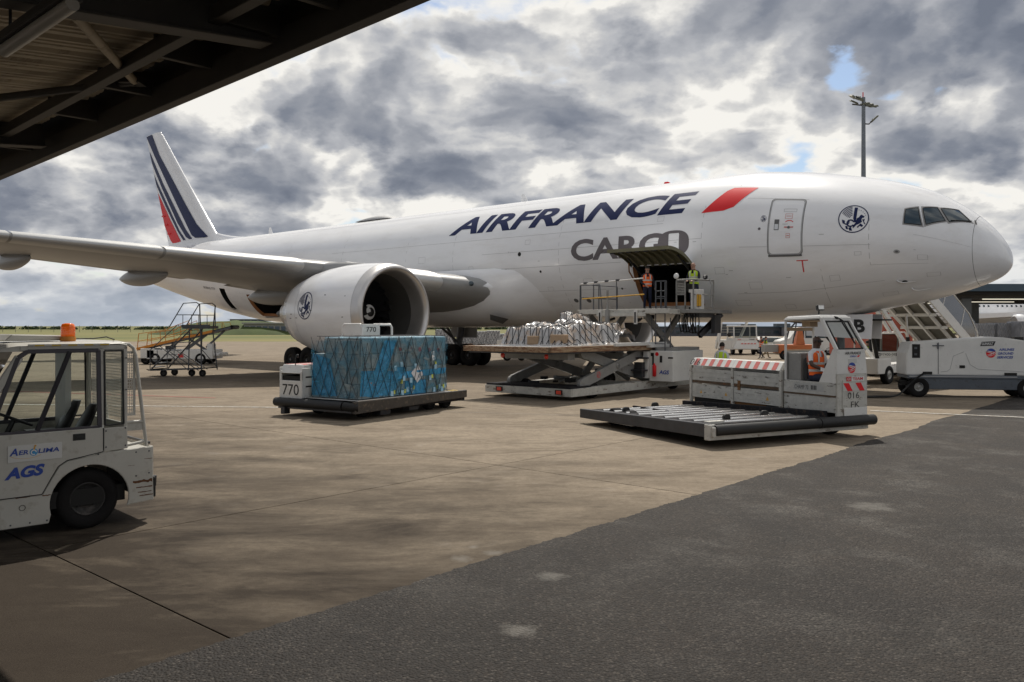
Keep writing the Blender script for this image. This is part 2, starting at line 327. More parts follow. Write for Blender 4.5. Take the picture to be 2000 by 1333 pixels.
def put(name, me, parent, loc=(0, 0, 0), rot=(0, 0, 0), label=None, scale=None):
    o = bpy.data.objects.new(name, me); COL.objects.link(o); o.parent = parent; o.location = loc; o.rotation_euler = rot
    if label: o['label'] = label
    if scale: o.scale = scale
    return o
def copy_tree(o, parent=None):
    c = o.copy(); COL.objects.link(c); c.parent = parent
    for ch in list(o.children): copy_tree(ch, c)
    return c
def G(u, v, z=0.0):               # a point at height z seen at pixel (u,v) of the 2000 px photograph
    t = (2.5-z)*1627/(v-637); return Vector(((u-1000)/1627*t, t, z))

def text_mesh(s, w, h, bold=0.0, shear=0.0, spacing=1.0):
    """2D triangles of a word filling w x h, origin bottom left"""
    cu = bpy.data.curves.new('word', 'FONT'); cu.body = s; cu.size = 1; cu.offset = bold; cu.shear = shear; cu.space_character = spacing; cu.fill_mode = 'FRONT'; cu.resolution_u = 4
    ob = bpy.data.objects.new('word', cu); me = bpy.data.meshes.new_from_object(ob)
    vs = [tuple(v.co) for v in me.vertices]; fs = [tuple(p.vertices) for p in me.polygons]
    bpy.data.objects.remove(ob); bpy.data.curves.remove(cu); bpy.data.meshes.remove(me)
    xs = [v[0] for v in vs]; ys = [v[1] for v in vs]; x0, x1, y0, y1 = min(xs), max(xs), min(ys), max(ys)
    return [((x-x0)/(x1-x0)*w, (y-y0)/(y1-y0)*h) for x, y, _ in vs], fs
def word(s, o, ax, ay, w, h, material, parent, bold=.02, shear=0, off=.004, name='lettering', label=None):
    vs, fs = text_mesh(s, w, h, bold, shear); o = Vector(o); ax = Vector(ax).normalized(); ay = Vector(ay).normalized(); n = ax.cross(ay)
    b = MB(); b.add([o+ax*x+ay*y+n*off for x, y in vs], fs); return b.build(name, material, parent, label=label)
def decal(polys, fn, material, parent, name='marking', edge=.18, label=None):
    """flat print: 2D polygons [(pts, holes?)] cut small and laid on a surface by fn(x,y)"""
    bm = bmesh.new()
    for item in polys:
        if isinstance(item[0][0], (list, tuple)) and len(item) == 2 and isinstance(item[1], list) and item[1] and isinstance(item[1][0], (tuple,)) and len(item[1][0]) in (3, 4) and isinstance(item[1][0][0], int):
            vs = [bm.verts.new((x, y, 0)) for x, y in item[0]]
            for f in item[1]:
                try: bm.faces.new([vs[i] for i in f])
                except ValueError: pass
        else:
            try: bm.faces.new([bm.verts.new((x, y, 0)) for x, y in item])
            except ValueError: pass
    bmesh.ops.triangulate(bm, faces=bm.faces[:])
    for _ in range(6):
        es = [e for e in bm.edges if e.calc_length() > edge]
        if not es: break
        bmesh.ops.subdivide_edges(bm, edges=es, cuts=1); bmesh.ops.triangulate(bm, faces=[f for f in bm.faces if len(f.verts) > 3])
    for v in bm.verts: v.co = fn(v.co.x, v.co.y)
    me = bpy.data.meshes.new(name); bm.to_mesh(me); bm.free(); me.materials.append(material)
    for p in me.polygons: p.use_smooth = True
    o = bpy.data.objects.new(name, me); COL.objects.link(o); o.parent = parent
    if label: o['label'] = label
    return o
def ring(cx, cy, r0, r1, n=40, a0=0, a1=360):
    out = []
    for i in range(n):
        t0 = R(a0+(a1-a0)*i/n); t1 = R(a0+(a1-a0)*(i+1)/n)
        out.append([(cx+r0*math.cos(t0), cy+r0*math.sin(t0)), (cx+r1*math.cos(t0), cy+r1*math.sin(t0)), (cx+r1*math.cos(t1), cy+r1*math.sin(t1)), (cx+r0*math.cos(t1), cy+r0*math.sin(t1))])
    return out
def disc(cx, cy, r, n=20): return [(cx+r*math.cos(2*math.pi*i/n), cy+r*math.sin(2*math.pi*i/n)) for i in range(n)]

WHEELS = {}
def wheel(parent, c, r, w, side=1, axis='y', rim='rim_white', rr=.55, name='wheel', bolts=8):
    """wheel centred at c; part wheel (hub) with sub-parts tyre and rim; side = outward sign"""
    key = (r, w, rim, rr)
    if key not in WHEELS:
        t = MB(); h = w/2
        t.lathe([(-h*.8, r*rr), (-h, r*rr*1.12), (-h, r*.86), (-h*.86, r*.955), (-h*.55, r*.995), (0, r), (h*.55, r*.995), (h*.86, r*.955), (h, r*.86), (h, r*rr*1.12), (h*.8, r*rr)], n=32)
        for k in (-.45, 0, .45):
            t.lathe([(h*k-.012*w, r*1.001), (h*k-.01*w, r*1.012), (h*k+.01*w, r*1.012), (h*k+.012*w, r*1.001)], n=32)
        rm = MB(); q = r*rr
        rm.lathe([(h*.8, q), (h*.86, q*.97), (h*.80, q*.90), (h*.45, q*.82), (h*.38, q*.5), (h*.62, q*.42), (h*.62, q*.18), (h*.74, q*.15), (h*.74, .001)], n=28)
        rm.lathe([(-h*.8, q), (-h*.3, q*.8), (-h*.3, .001)], n=20)
        for i in range(bolts):
            a = 2*math.pi*i/bolts; rm.lathe([(h*.4, q*.055), (h*.56, q*.055), (h*.56, .001)], o=(q*.64*math.cos(a), 0, q*.64*math.sin(a)), n=6, smooth=False)
        mm = {'rim_white': mat('wheel_rim_white', (.40, .40, .38), .5, var=.25, dirt=(.12, .1, .08), dirt_amt=.7), 'rim_dark': mat('wheel_rim_dark', (.032, .03, .028), .6, var=.3, dirt=(.12, .1, .09), dirt_amt=.5), 'rim_grey': mat('wheel_rim_grey', (.2, .2, .2), .5, var=.3)}[rim]
        WHEELS[key] = (t.mesh('tyre', M['tyre']), rm.mesh('rim', mm))
    te, re = WHEELS[key]
    rot = {'y': 0, 'x': R(-90)}[axis]
    o = put('wheel', re, parent, c, (0, 0, rot if side > 0 else rot+math.pi))
    put('tyre', te, o)
    return o
# ------------------------------------------------------------ ground
E48 = Vector((math.cos(R(48.5)), math.sin(R(48.5)), 0)); E138 = Vector((-E48.y, E48.x, 0))
def ground_mats():
    def base(name):
        m = bpy.data.materials.new(name); m.use_nodes = True; nt = m.node_tree; return m, nt.nodes, nt.links, nt.nodes['Principled BSDF']
    def helpers(N, L, src):
        def noi(scale, det=8, rough=.6, dist=0, sc3=None, rot=0, off=(0, 0, 0)):
            mp = N.new('ShaderNodeMapping'); L.new(src, mp.inputs[0]); mp.inputs['Location'].default_value = off; mp.inputs['Rotation'].default_value = (0, 0, rot)
            if sc3: mp.inputs['Scale'].default_value = sc3
            n = N.new('ShaderNodeTexNoise'); n.inputs['Scale'].default_value = scale; n.inputs['Detail'].default_value = det; n.inputs['Roughness'].default_value = rough; n.inputs['Distortion'].default_value = dist
            L.new(mp.outputs[0], n.inputs['Vector']); return n.outputs[0]
        def mr(v, a, b, c, d):
            n = N.new('ShaderNodeMapRange'); L.new(v, n.inputs[0])
            for i, q in enumerate((a, b, c, d)): n.inputs[i+1].default_value = q
            return n.outputs[0]
        def mix(f, a, b, mode='MIX'):
            n = N.new('ShaderNodeMix'); n.data_type = 'RGBA'; n.blend_type = mode
            if isinstance(f, float): n.inputs[0].default_value = f
            else: L.new(f, n.inputs[0])
            for i, q in ((6, a), (7, b)):
                if isinstance(q, tuple): n.inputs[i].default_value = q+(1,)
                else: L.new(q, n.inputs[i])
            return n.outputs[2]
        return noi, mr, mix
    # concrete
    m, N, L, b = base('apron_concrete'); geo = N.new('ShaderNodeNewGeometry'); src = geo.outputs['Position']; noi, mr, mix = helpers(N, L, src)
    c = mix(mr(noi(.35, 8, .6), .3, .7, 0, 1), (.27, .222, .165), (.36, .298, .222))
    oi = N.new('ShaderNodeObjectInfo'); c = mix(mr(oi.outputs['Random'], 0, 1, 0, .35), c, (.215, .175, .13))
    grime = mr(noi(.55, 10, .70, .5, sc3=(.55, 1.2, 1), rot=R(-28)), .46, .70, 0, .5)       # tyre grime in long drifts
    c = mix(grime, c, (.095, .07, .048))
    for rot, off, hi in ((R(12), (2, 5, 0), .55), (R(-38), (8, 1, 0), .5), (R(-5), (1, 9, 0), .45)):     # rubber smears
        c = mix(mr(noi(1.5, 9, .66, .5, sc3=(.42, 1.15, 1), rot=rot, off=off), .56, .68, 0, hi), c, (.07, .052, .037))
    c = mix(mr(noi(4.5, 9, .76, .1), .44, .66, 0, .5), c, (.14, .11, .08))
    c = mix(mr(noi(14, 8, .78), .46, .64, 0, .4), c, (.12, .095, .068))
    c = mix(mr(noi(1.2, 6, .6, .3, off=(4, 9, 0)), .60, .74, 0, .4), c, (.36, .32, .27))
    c = mix(mr(noi(60, 4, .7), .35, .65, 0, .35), c, (.14, .11, .08))
    c = mix(mr(noi(95, 3, .7), .56, .70, 0, .35), c, (.50, .43, .34))
    # foreground shade put into the colour: concrete darkens towards the shed and camera
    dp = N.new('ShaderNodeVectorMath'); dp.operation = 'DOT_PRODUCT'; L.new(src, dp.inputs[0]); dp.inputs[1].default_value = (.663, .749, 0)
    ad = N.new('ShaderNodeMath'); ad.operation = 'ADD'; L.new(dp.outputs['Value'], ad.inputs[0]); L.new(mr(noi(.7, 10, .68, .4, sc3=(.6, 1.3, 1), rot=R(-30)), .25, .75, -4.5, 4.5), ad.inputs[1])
    wear = mix(mr(noi(70, 4, .7), .35, .65, 0, 1), (.015, .011, .008), (.036, .027, .020))  # wear: dark colour for the painted foreground shade
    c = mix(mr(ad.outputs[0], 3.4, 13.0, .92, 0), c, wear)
    for (u_, v_, r_) in ((900, 1092, .13), (968, 1079, .12), (1080, 1127, .16), (925, 1068, .07), (1700, 990, .30), (1010, 1235, .16)):     # dried de-icer puddles
        g_ = G(u_, v_); vd = N.new('ShaderNodeVectorMath'); vd.operation = 'DISTANCE'; L.new(src, vd.inputs[0]); vd.inputs[1].default_value = (g_.x, g_.y, 0)
        am = N.new('ShaderNodeMath'); am.operation = 'ADD'; L.new(vd.outputs['Value'], am.inputs[0]); L.new(mr(noi(5, 6, .65, off=(r_*40, 0, 0)), .25, .75, -r_*.7, r_*.7), am.inputs[1])
        c = mix(mr(am.outputs[0], r_*1.15, r_*.3, 0, .42), c, (.24, .225, .20))
    L.new(c, b.inputs['Base Color']); b.inputs['Roughness'].default_value = .85; b.inputs['Specular IOR Level'].default_value = .12
    bp = N.new('ShaderNodeBump'); bp.inputs['Strength'].default_value = .45; bp.inputs['Distance'].default_value = .008; L.new(noi(70, 6, .7), bp.inputs['Height']); L.new(bp.outputs[0], b.inputs['Normal'])
    M['concrete'] = m
    # asphalt
    m, N, L, b = base('asphalt_surface'); geo = N.new('ShaderNodeNewGeometry'); src = geo.outputs['Position']; noi, mr, mix = helpers(N, L, src)
    c = mix(mr(noi(.4, 8, .6), .35, .65, 0, 1), (.050, .040, .031), (.090, .073, .058))
    c = mix(mr(noi(.55, 10, .7, .3, off=(7, 2, 0)), .44, .62, 0, .85), c, (.042, .036, .031))
    c = mix(mr(noi(.9, 10, .72, .3, off=(1.7, 5, 0)), .50, .64, 0, .7), c, (.185, .17, .15))
    c = mix(mr(noi(3.2, 9, .75, .2, off=(8, 1, 0)), .48, .68, 0, .5), c, (.035, .031, .028))
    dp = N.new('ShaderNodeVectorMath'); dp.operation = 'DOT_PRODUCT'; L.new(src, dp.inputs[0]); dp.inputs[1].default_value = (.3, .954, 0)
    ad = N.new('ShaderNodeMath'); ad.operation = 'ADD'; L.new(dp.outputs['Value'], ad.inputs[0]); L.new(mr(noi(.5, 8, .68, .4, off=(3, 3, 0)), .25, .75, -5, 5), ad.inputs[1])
    c = mix(mr(ad.outputs[0], 4, 15, .80, 0), c, (.022, .018, .015))  # asphalt colour darkens towards the camera, standing in for foreground shade
    vo = N.new('ShaderNodeTexVoronoi'); vo.inputs['Scale'].default_value = 42; vo.inputs['Randomness'].default_value = 1; L.new(src, vo.inputs['Vector'])
    vc = N.new('ShaderNodeSeparateColor'); L.new(vo.outputs['Color'], vc.inputs[0])
    c = mix(mr(vc.outputs[1], .0, 1.0, .0, .75), c, (.022, .020, .018))                 # stones of every shade
    c = mix(mr(vc.outputs[0], .80, .98, 0, .28), c, (.20, .175, .15))
    c = mix(mr(vo.outputs['Distance'], .35, .8, 0, .7), c, (.020, .018, .016))          # bitumen between them
    for (u_, v_, r_) in ((900, 1092, .13), (968, 1079, .12), (1080, 1127, .16), (925, 1068, .07), (1700, 990, .30), (1010, 1235, .16)):     # dried de-icer puddles
        g_ = G(u_, v_); vd = N.new('ShaderNodeVectorMath'); vd.operation = 'DISTANCE'; L.new(src, vd.inputs[0]); vd.inputs[1].default_value = (g_.x, g_.y, 0)
        am = N.new('ShaderNodeMath'); am.operation = 'ADD'; L.new(vd.outputs['Value'], am.inputs[0]); L.new(mr(noi(5, 6, .65, off=(r_*40, 0, 0)), .25, .75, -r_*.7, r_*.7), am.inputs[1])
        c = mix(mr(am.outputs[0], r_*1.15, r_*.3, 0, .42), c, (.24, .225, .20))
    L.new(c, b.inputs['Base Color']); b.inputs['Roughness'].default_value = .72; b.inputs['Specular IOR Level'].default_value = .2
    bp = N.new('ShaderNodeBump'); bp.inputs['Strength'].default_value = 1; bp.inputs['Distance'].default_value = .016; bp.invert = True; L.new(vo.outputs['Distance'], bp.inputs['Height']); L.new(bp.outputs[0], b.inputs['Normal'])
    M['asphalt'] = m
    # grass
    m, N, L, b = base('meadow_grass'); geo = N.new('ShaderNodeNewGeometry'); src = geo.outputs['Position']; noi, mr, mix = helpers(N, L, src)
    c = mix(mr(noi(.03, 6, .6, sc3=(.35, 1.6, 1)), .35, .65, 0, 1), (.085, .105, .014), (.20, .17, .045))
    c = mix(mr(noi(.12, 8, .7, sc3=(.3, 1.5, 1), off=(5, 5, 0)), .5, .7, 0, .8), c, (.04, .062, .012))
    c = mix(mr(noi(1.5, 6, .7, sc3=(.4, 1, 1)), .4, .7, 0, .5), c, (.13, .12, .035))
    L.new(c, b.inputs['Base Color']); b.inputs['Roughness'].default_value = .9
    M['grass'] = m
ground_mats()

# one sheet to the horizon, under slabs and asphalt
b = MB(); b.add([(-4000, -60, -.03), (4000, -60, -.03), (4000, 5000, -.03), (-4000, 5000, -.03)], [(0, 1, 2, 3)])
ground = b.build('ground', M['concrete_wall']); ground['kind'] = 'structure'
joint = mat('joint_filler', (.09, .07, .05), .9, var=.2)
b = MB(); b.add([(-150, -30, -.012), (260, -30, -.012), (260, 330, -.012), (-150, 330, -.012)], [(0, 1, 2, 3)])
apron = b.build('apron', joint); apron['kind'] = 'structure'
S = 7.55; O = G(78, 1074)+E48*.02
sm = MB(); sm.box(-S/2+.011, S/2-.011, -S/2+.011, S/2-.011, -.03, 0)
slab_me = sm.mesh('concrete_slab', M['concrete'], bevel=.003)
asph = [(O2.dot(E48)) for O2 in [Vector((0, 0, 0))]]
ns = 0
for i in range(-2, 26):
    for j in range(-22, 16):
        c = O+E48*(S*(i+.5))+E138*(S*(j+.5))
        if c.y < 2 or c.y > 132: continue
        if abs(c.x) > .66*c.y+6: continue
        if c.y < 40 or ns < 285:
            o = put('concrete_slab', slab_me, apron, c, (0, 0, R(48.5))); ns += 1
# beyond the slabs one can tell apart
b = MB(); Y0 = 70
far = MB(); far.add([(-150, 60, -.006), (260, 60, -.006), (260, 330, -.006), (-150, 330, -.006)], [(0, 1, 2, 3)])
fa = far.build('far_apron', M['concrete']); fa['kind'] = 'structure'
# asphalt: ragged edge over the slabs
A0 = G(1935, 790); A1 = G(820, 1135); dirA = (A0-A1).normalized(); nrmA = Vector((dirA.y, -dirA.x, 0))
edge = []
k = -14.0
while k < 46:
    w = noise.noise(Vector((k*2.3, 0, 1)))*.05+noise.noise(Vector((k*9, 3, 1)))*.035+noise.noise(Vector((k*23, 5, 1)))*.02+noise.noise(Vector((k*.35, 8, 1)))*.10
    edge.append(A1+dirA*k+nrmA*w); k += .025 if k < 14 else .2
b = MB(); n = len(edge); out = [e+nrmA*60 for e in edge]
vs = [(p.x, p.y, .006) for p in edge]+[(p.x, p.y, .006) for p in out]+[(p.x, p.y, -.02) for p in edge]
b.add(vs, [(i, n+i, n+i+1, i+1) for i in range(n-1)]+[(i, i+1, 2*n+i+1, 2*n+i) for i in range(n-1)])
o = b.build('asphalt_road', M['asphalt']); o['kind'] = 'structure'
o.location.z = .0
# chalky stains left by dried de-icer puddles
stain = mat('dried_puddle', (.125, .11, .092), .9, var=.4, vscale=14)
# painted lines
paint = mat('worn_line_paint', (.52, .50, .46), .7, var=.25, vscale=6, dirt=(.3, .25, .18), dirt_amt=.9, dscale=9, sthr=(.46, .56))
def line(u0, v0, u1, v1, w, z=.009, m=paint, nm='painted_line'):
    a = G(u0, v0); c = G(u1, v1); d = (c-a).normalized(); q = Vector((-d.y, d.x, 0))*w/2; n = 12; b = MB(); vs = []
    for i in range(n+1):
        p = a.lerp(c, i/n); vs += [p+q+Vector((0, 0, z)), p-q+Vector((0, 0, z))]
    b.add(vs, [(2*i+1, 2*i+3, 2*i+2, 2*i) for i in range(n)])
    o = b.build(nm, m); o['kind'] = 'structure'; return o
line(-120, 789, 546, 796.5, .16); line(1700, 803, 2110, 821, .17, z=.012)
line(-60, 762, 420, 778, .12, m=mat('red_line_paint', (.36, .09, .07), .7, var=.3))
line(330, 790, 1130, 812, .05, m=mat('pale_joint', (.36, .31, .25), .8, var=.2), z=.007)
# grass field: undulating, from the apron edge to the horizon
rows = []
for i in range(34):
    y = 131*(1.12**i) if i < 32 else 131*1.12**i
    row = []; xr = 10.0 if y < 235 else .85*y
    for j in range(64):
        t = j/63; x = -1.4*y+t*(xr+1.4*y)
        e = 132+1.5*noise.noise(Vector((x*.02, 0, 0)))
        yy = y if i else e
        z = .05+(.25*noise.noise(Vector((x*.015, yy*.01, 0)))+.25)*min(1, i/4)
        row.append((x, yy, z if i else -.02))
    rows.append(row)
b = MB(); b.grid(rows, smooth=True); o = b.build('grass_field', M['grass']); o['kind'] = 'structure'
# hill with a bunker roof behind the rear of the aircraft
def hill(cx, cy, rx, ry, h, nm):
    rows = []
    for i in range(14):
        q = i/13; row = []
        for j in range(40):
            a = 2*math.pi*j/40; rr = 1-q; f = 1+.12*noise.noise(Vector((math.cos(a)*2, math.sin(a)*2, q*2)))
            row.append((cx+rx*rr*f*math.cos(a), cy+ry*rr*f*math.sin(a), h*(1-rr**2.6)*(.93+.12*noise.noise(Vector((a, q*5, 2))))))
        rows.append(row)
    b = MB(); b.grid(rows, close=True); o = b.build(nm, M['hillgrass']); o['kind'] = 'structure'; return o
M['hillgrass'] = mat('hill_grass', (.06, .085, .018), .9, var=.5, vscale=.15)
hill(-70, 215, 24, 16, 4.0, 'grass_hill')
# belt of scrub on the horizon
def leaf_cloud(b, c, rx, ry, rz, n, s, seed):
    q = random.Random(seed)
    for _ in range(n):
        while True:
            p = Vector((q.uniform(-1, 1), q.uniform(-1, 1), q.uniform(-1, 1)))
            if .25 < p.length < 1: break
        k = 1+.35*noise.noise(p*2+Vector((seed, 0, 0)))
        p = Vector((c[0]+p.x*rx*k, c[1]+p.y*ry*k, c[2]+abs(p.z)*rz*k if False else c[2]+p.z*rz*k))
        a = Vector((q.uniform(-1, 1), q.uniform(-1, 1), q.uniform(-.6, 1))).normalized(); t = a.orthogonal().normalized(); w = a.cross(t); z = s*q.uniform(.6, 1.3)
        b.add([p+t*z, p+w*z*.6, p-t*z, p-w*z*.6], [(0, 1, 2, 3)])
b = MB(); q = random.Random(3)
for i in range(150):
    x = -420+i*4.6+q.uniform(-2, 2); y = 520+q.uniform(-12, 12); h = 1.2+1.6*max(0, noise.noise(Vector((x*.02, 1, 0)))+.5)
    leaf_cloud(b, (x, y, h*.45), 3.8, 2.5, h*.6, 60, 1.0, i)
o = b.build('far_hedgerow', M['bush'], kind='stuff'); tag(o, 'dark scrubby hedgerow running along the horizon beyond the meadow', 'hedge')
def bush(c, r, h, n, label, seed, group=None):
    t = thing('green_bush', label, 'bush', c, 0, group)
    b = MB(); leaf_cloud(b, (0, 0, h*.55), r, r*.8, h*.5, n, .16, seed); b.build('crown', M['bush'], t)
    k = MB()
    for a in range(4): k.tube([(0, 0, 0), (.3*r*math.cos(a*1.6), .3*r*math.sin(a*1.6), h*.5)], [.06, .02], n=5)
    k.build('trunk', mat('bark', (.08, .06, .04), .9), t)
bush(G(548, 656)+Vector((2, 0, 0)), 1.9, 2.6, 900, 'dark green bush in the meadow just left of the engine', 5)
bush(G(505, 655), 1.9, 1.5, 500, 'low green bush left of the dark one in the meadow', 6)
bush(G(1062, 652)+Vector((0, 6, 0)), 3.2, 1.8, 700, 'green bush under the belly behind the netted cargo', 7)
# perimeter fence on the left horizon
t = thing('perimeter_fence', 'thin wire perimeter fence along the meadow horizon at left', 'fence', (-150, 300, 0))
post = MB(); post.box(-.05, .05, -.05, .05, 0, 2.5); pm = post.mesh('fence_post', M['fence'])
for i in range(60): put('fence_post', pm, t, (-130+i*4.6, 0, .2))
w = MB()
for z in (1.0, 1.8, 2.4): w.bar((-130, 0, z), (141, 0, z), .03, .03)
w.build('fence_wire', M['fence'], t)

# far buildings ------------------------------------------------------------
def low_building(name, label, c, L_, D_, H_, mw, rz=0, roof=None, nwin=10, winh=.5):
    t = thing(name, label, 'building', c, rz); b = MB(); b.box(-L_/2, L_/2, 0, D_, 0, H_); b.build('wall', mw, t)
    b = MB(); b.box(-L_/2-.4, L_/2+.4, -.5, D_+.4, H_, H_+.12*H_); b.build('roof', roof or M['slate'], t)
    wb = MB(); wb.box(-L_/nwin*.36, L_/nwin*.36, -.06, .02, 0, winh*H_); wm = wb.mesh('window', M['window_dark'])
    for i in range(nwin): put('window', wm, t, (-L_/2+L_/nwin*(i+.5), 0, H_*.3))
    return t
low_building('grey_hut', 'long grey low building beyond the meadow under the rear belly', (-60, 205, 0), 12, 8, 3.0, M['concrete_wall'], roof=M['concrete_wall'], nwin=8)
low_building('concrete_bunker', 'flat concrete roof on top of the grass hill', (-68, 214, 3.7), 9, 6, .5, M['concrete_wall'], roof=M['concrete_wall'], nwin=5, winh=.4)
tb = low_building('dark_terminal', 'long dark blue terminal building across the apron behind the loader', (60, 205, 0), 92, 20, 2.15, M['terminal'], nwin=46, winh=.35)
low_building('pale_terminal_wing', 'paler grey ribbed hall right of the standing stair truck', (74.5, 200, 0), 17, 4, 2.2, M['terminal_light'], nwin=17, winh=.2)
q = random.Random(11)
for i in range(9):
    c = MB(); x = -34+i*8.4+q.uniform(-2, 2); c.box(x, x+q.uniform(1, 3.4), 3, 6, 2.4, 2.6+q.uniform(.1, .5)); c.build('roof_unit', M['pillar'], tb)
# ------------------------------------------------------------ the freighter (x aft from the nose, y starboard, z up)
PL = thing('cargo_airplane', 'huge white freighter with blue lettering, an open belly hold and its nose to the right', 'airplane', (17.25, 28.69, 0), 139.41)
KX = [0, .25, .8, 1.6, 2.6, 3.8, 5.2, 7, 9.5, 40, 44, 48, 52, 56, 60, 62.3, 62.9]
ZT = [4.723, 5.483, 6.182, 6.856, 7.456, 7.89, 8.25, 8.60, 8.855, 8.855, 8.855, 8.855, 8.84, 8.72, 8.35, 7.75, 7.0]
ZB = [4.723, 4.27, 3.97, 3.70, 3.43, 3.193, 2.922, 2.70, 2.655, 2.655, 2.80, 3.30, 4.02, 4.80, 5.62, 6.15, 6.55]
WK = [0, .74, 1.28, 1.782, 2.263, 2.635, 2.914, 3.069, 3.10, 3.10, 3.08, 2.93, 2.55, 1.95, 1.15, .55, .12]
def pch(xk, yk):
    n = len(xk); h = [xk[i+1]-xk[i] for i in range(n-1)]; dd = [(yk[i+1]-yk[i])/h[i] for i in range(n-1)]; m = [0]*n
    for i in range(1, n-1):
        if dd[i-1]*dd[i] > 0:
            w1 = 2*h[i]+h[i-1]; w2 = h[i]+2*h[i-1]; m[i] = (w1+w2)/(w1/dd[i-1]+w2/dd[i])
    m[0] = dd[0]; m[-1] = dd[-1]
    def f(x):
        x = min(max(x, xk[0]), xk[-1]); i = 0
        while i < n-2 and x > xk[i+1]: i += 1
        t = (x-xk[i])/h[i]
        return (1+2*t)*(1-t)**2*yk[i]+t*(1-t)**2*h[i]*m[i]+t*t*(3-2*t)*yk[i+1]+t*t*(t-1)*h[i]*m[i+1]
    return f
QX = [math.sqrt(x) for x in KX]
_T, _B, _W = pch(QX, ZT), pch(QX, ZB), pch(QX, WK)
fT = lambda x: _T(math.sqrt(max(x, 0))); fB = lambda x: _B(math.sqrt(max(x, 0))); fW = lambda x: _W(math.sqrt(max(x, 0)))
def FS(x, ph, off=0.0):            # skin point; ph degrees from the crown, + to starboard
    T, B, W = fT(x), fB(x), fW(x); zc = (T+B)/2; rz = (T-B)/2; s = math.sin(R(ph)); c = math.cos(R(ph))
    p = Vector((x, W*s, zc+rz*c))
    if off:
        e = .05; T2, B2, W2 = fT(x+e), fB(x+e), fW(x+e); q = Vector((x+e, W2*s, (T2+B2)/2+(T2-B2)/2*c))
        tx = q-p; s3, c3 = math.sin(R(ph+1)), math.cos(R(ph+1)); tp = Vector((x, W*s3, zc+rz*c3))-p
        n = tp.cross(tx) if True else 0
        if n.length > 1e-9:
            n.normalize()
            if n.y*s+n.z*c < 0: n = -n
            p = p+n*off
    return p
DOORS = dict(fwd=(10.62, 13.45, 104, 141), aft=(39.5, 43.3, 114, 150), bulk=(45.85, 46.6, 108, 141))
xs = [0, .01, .03, .06, .1, .16, .25, .36, .5, .65, .8]; xs += [.9+.15*i for i in range(8)]+[2.1+.2*i for i in range(15)]+[5.1+.4*i for i in range(13)]+[10.3+.75*i for i in range(60)]+[55.5+.5*i for i in range(15)]+[62.7, 62.85, 62.9]
for k in DOORS.values(): xs += [k[0], k[1]]
xs = sorted(set(round(x, 3) for x in xs)); xs = [x for i, x in enumerate(xs) if x in [k[0] for k in DOORS.values()]+[k[1] for k in DOORS.values()] or not any(abs(x-q) < .07 and x != q for k in DOORS.values() for q in k[:2])]
ph = sorted(set([i*4.0 for i in range(90)]+[104, 114, 141, 150, 108])); ph = [p for p in ph if p in (104, 114, 141, 150, 108) or min(abs(p-q) for q in (104, 114, 141, 150, 108)) > 1.2]
RAD = .97
def hole(x, p):
    return any(a-1e-6 <= x < b-1e-6 and c-1e-6 <= p < d-1e-6 for a, b, c, d in DOORS.values())
fx = [RAD]+[x for x in xs if x > RAD+.05]
rows = [[FS(x, p) for p in ph] for x in fx]
b = MB(); b.grid(rows, close=True, skip=lambda i, j: hole(fx[i], ph[j]))
fus = b.build('fuselage', M['plane_white'], PL)
b = MB(); b.grid([[FS(x, p) for p in ph] for x in [x for x in xs if x < RAD-.03]+[RAD-.012]], close=True)
b.build('radome', M['plane_white'], PL)
b = MB(); b.grid([[FS(x, p, -.008) for p in ph] for x in (RAD-.03, RAD+.02)], close=True); b.build('radome_joint', M['seam'], PL)
# hold interiors, seen through the open doors
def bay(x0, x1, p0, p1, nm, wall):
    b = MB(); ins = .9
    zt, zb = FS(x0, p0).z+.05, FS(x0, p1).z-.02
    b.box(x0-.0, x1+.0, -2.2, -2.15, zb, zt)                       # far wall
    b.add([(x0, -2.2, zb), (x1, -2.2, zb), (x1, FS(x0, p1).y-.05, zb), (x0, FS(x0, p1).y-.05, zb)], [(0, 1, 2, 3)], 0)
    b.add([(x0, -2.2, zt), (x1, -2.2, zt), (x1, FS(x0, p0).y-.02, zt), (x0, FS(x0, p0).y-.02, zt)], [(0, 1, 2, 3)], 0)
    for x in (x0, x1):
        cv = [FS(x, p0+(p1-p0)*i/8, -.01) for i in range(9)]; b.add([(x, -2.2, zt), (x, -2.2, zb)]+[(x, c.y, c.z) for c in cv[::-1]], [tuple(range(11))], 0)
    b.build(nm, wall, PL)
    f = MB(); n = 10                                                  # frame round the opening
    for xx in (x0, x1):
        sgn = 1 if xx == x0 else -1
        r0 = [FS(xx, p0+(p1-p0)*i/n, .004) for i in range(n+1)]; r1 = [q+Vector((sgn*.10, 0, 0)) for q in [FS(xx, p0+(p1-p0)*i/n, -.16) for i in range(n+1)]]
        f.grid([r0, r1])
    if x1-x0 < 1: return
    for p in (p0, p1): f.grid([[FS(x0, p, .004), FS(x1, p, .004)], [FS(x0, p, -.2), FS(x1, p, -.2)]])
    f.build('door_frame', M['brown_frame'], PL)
bay(*DOORS['fwd'], 'cargo_hold', M['dark']); bay(*DOORS['aft'], 'rear_hold', M['dark']); bay(*DOORS['bulk'], 'bulk_hold', M['dark'])
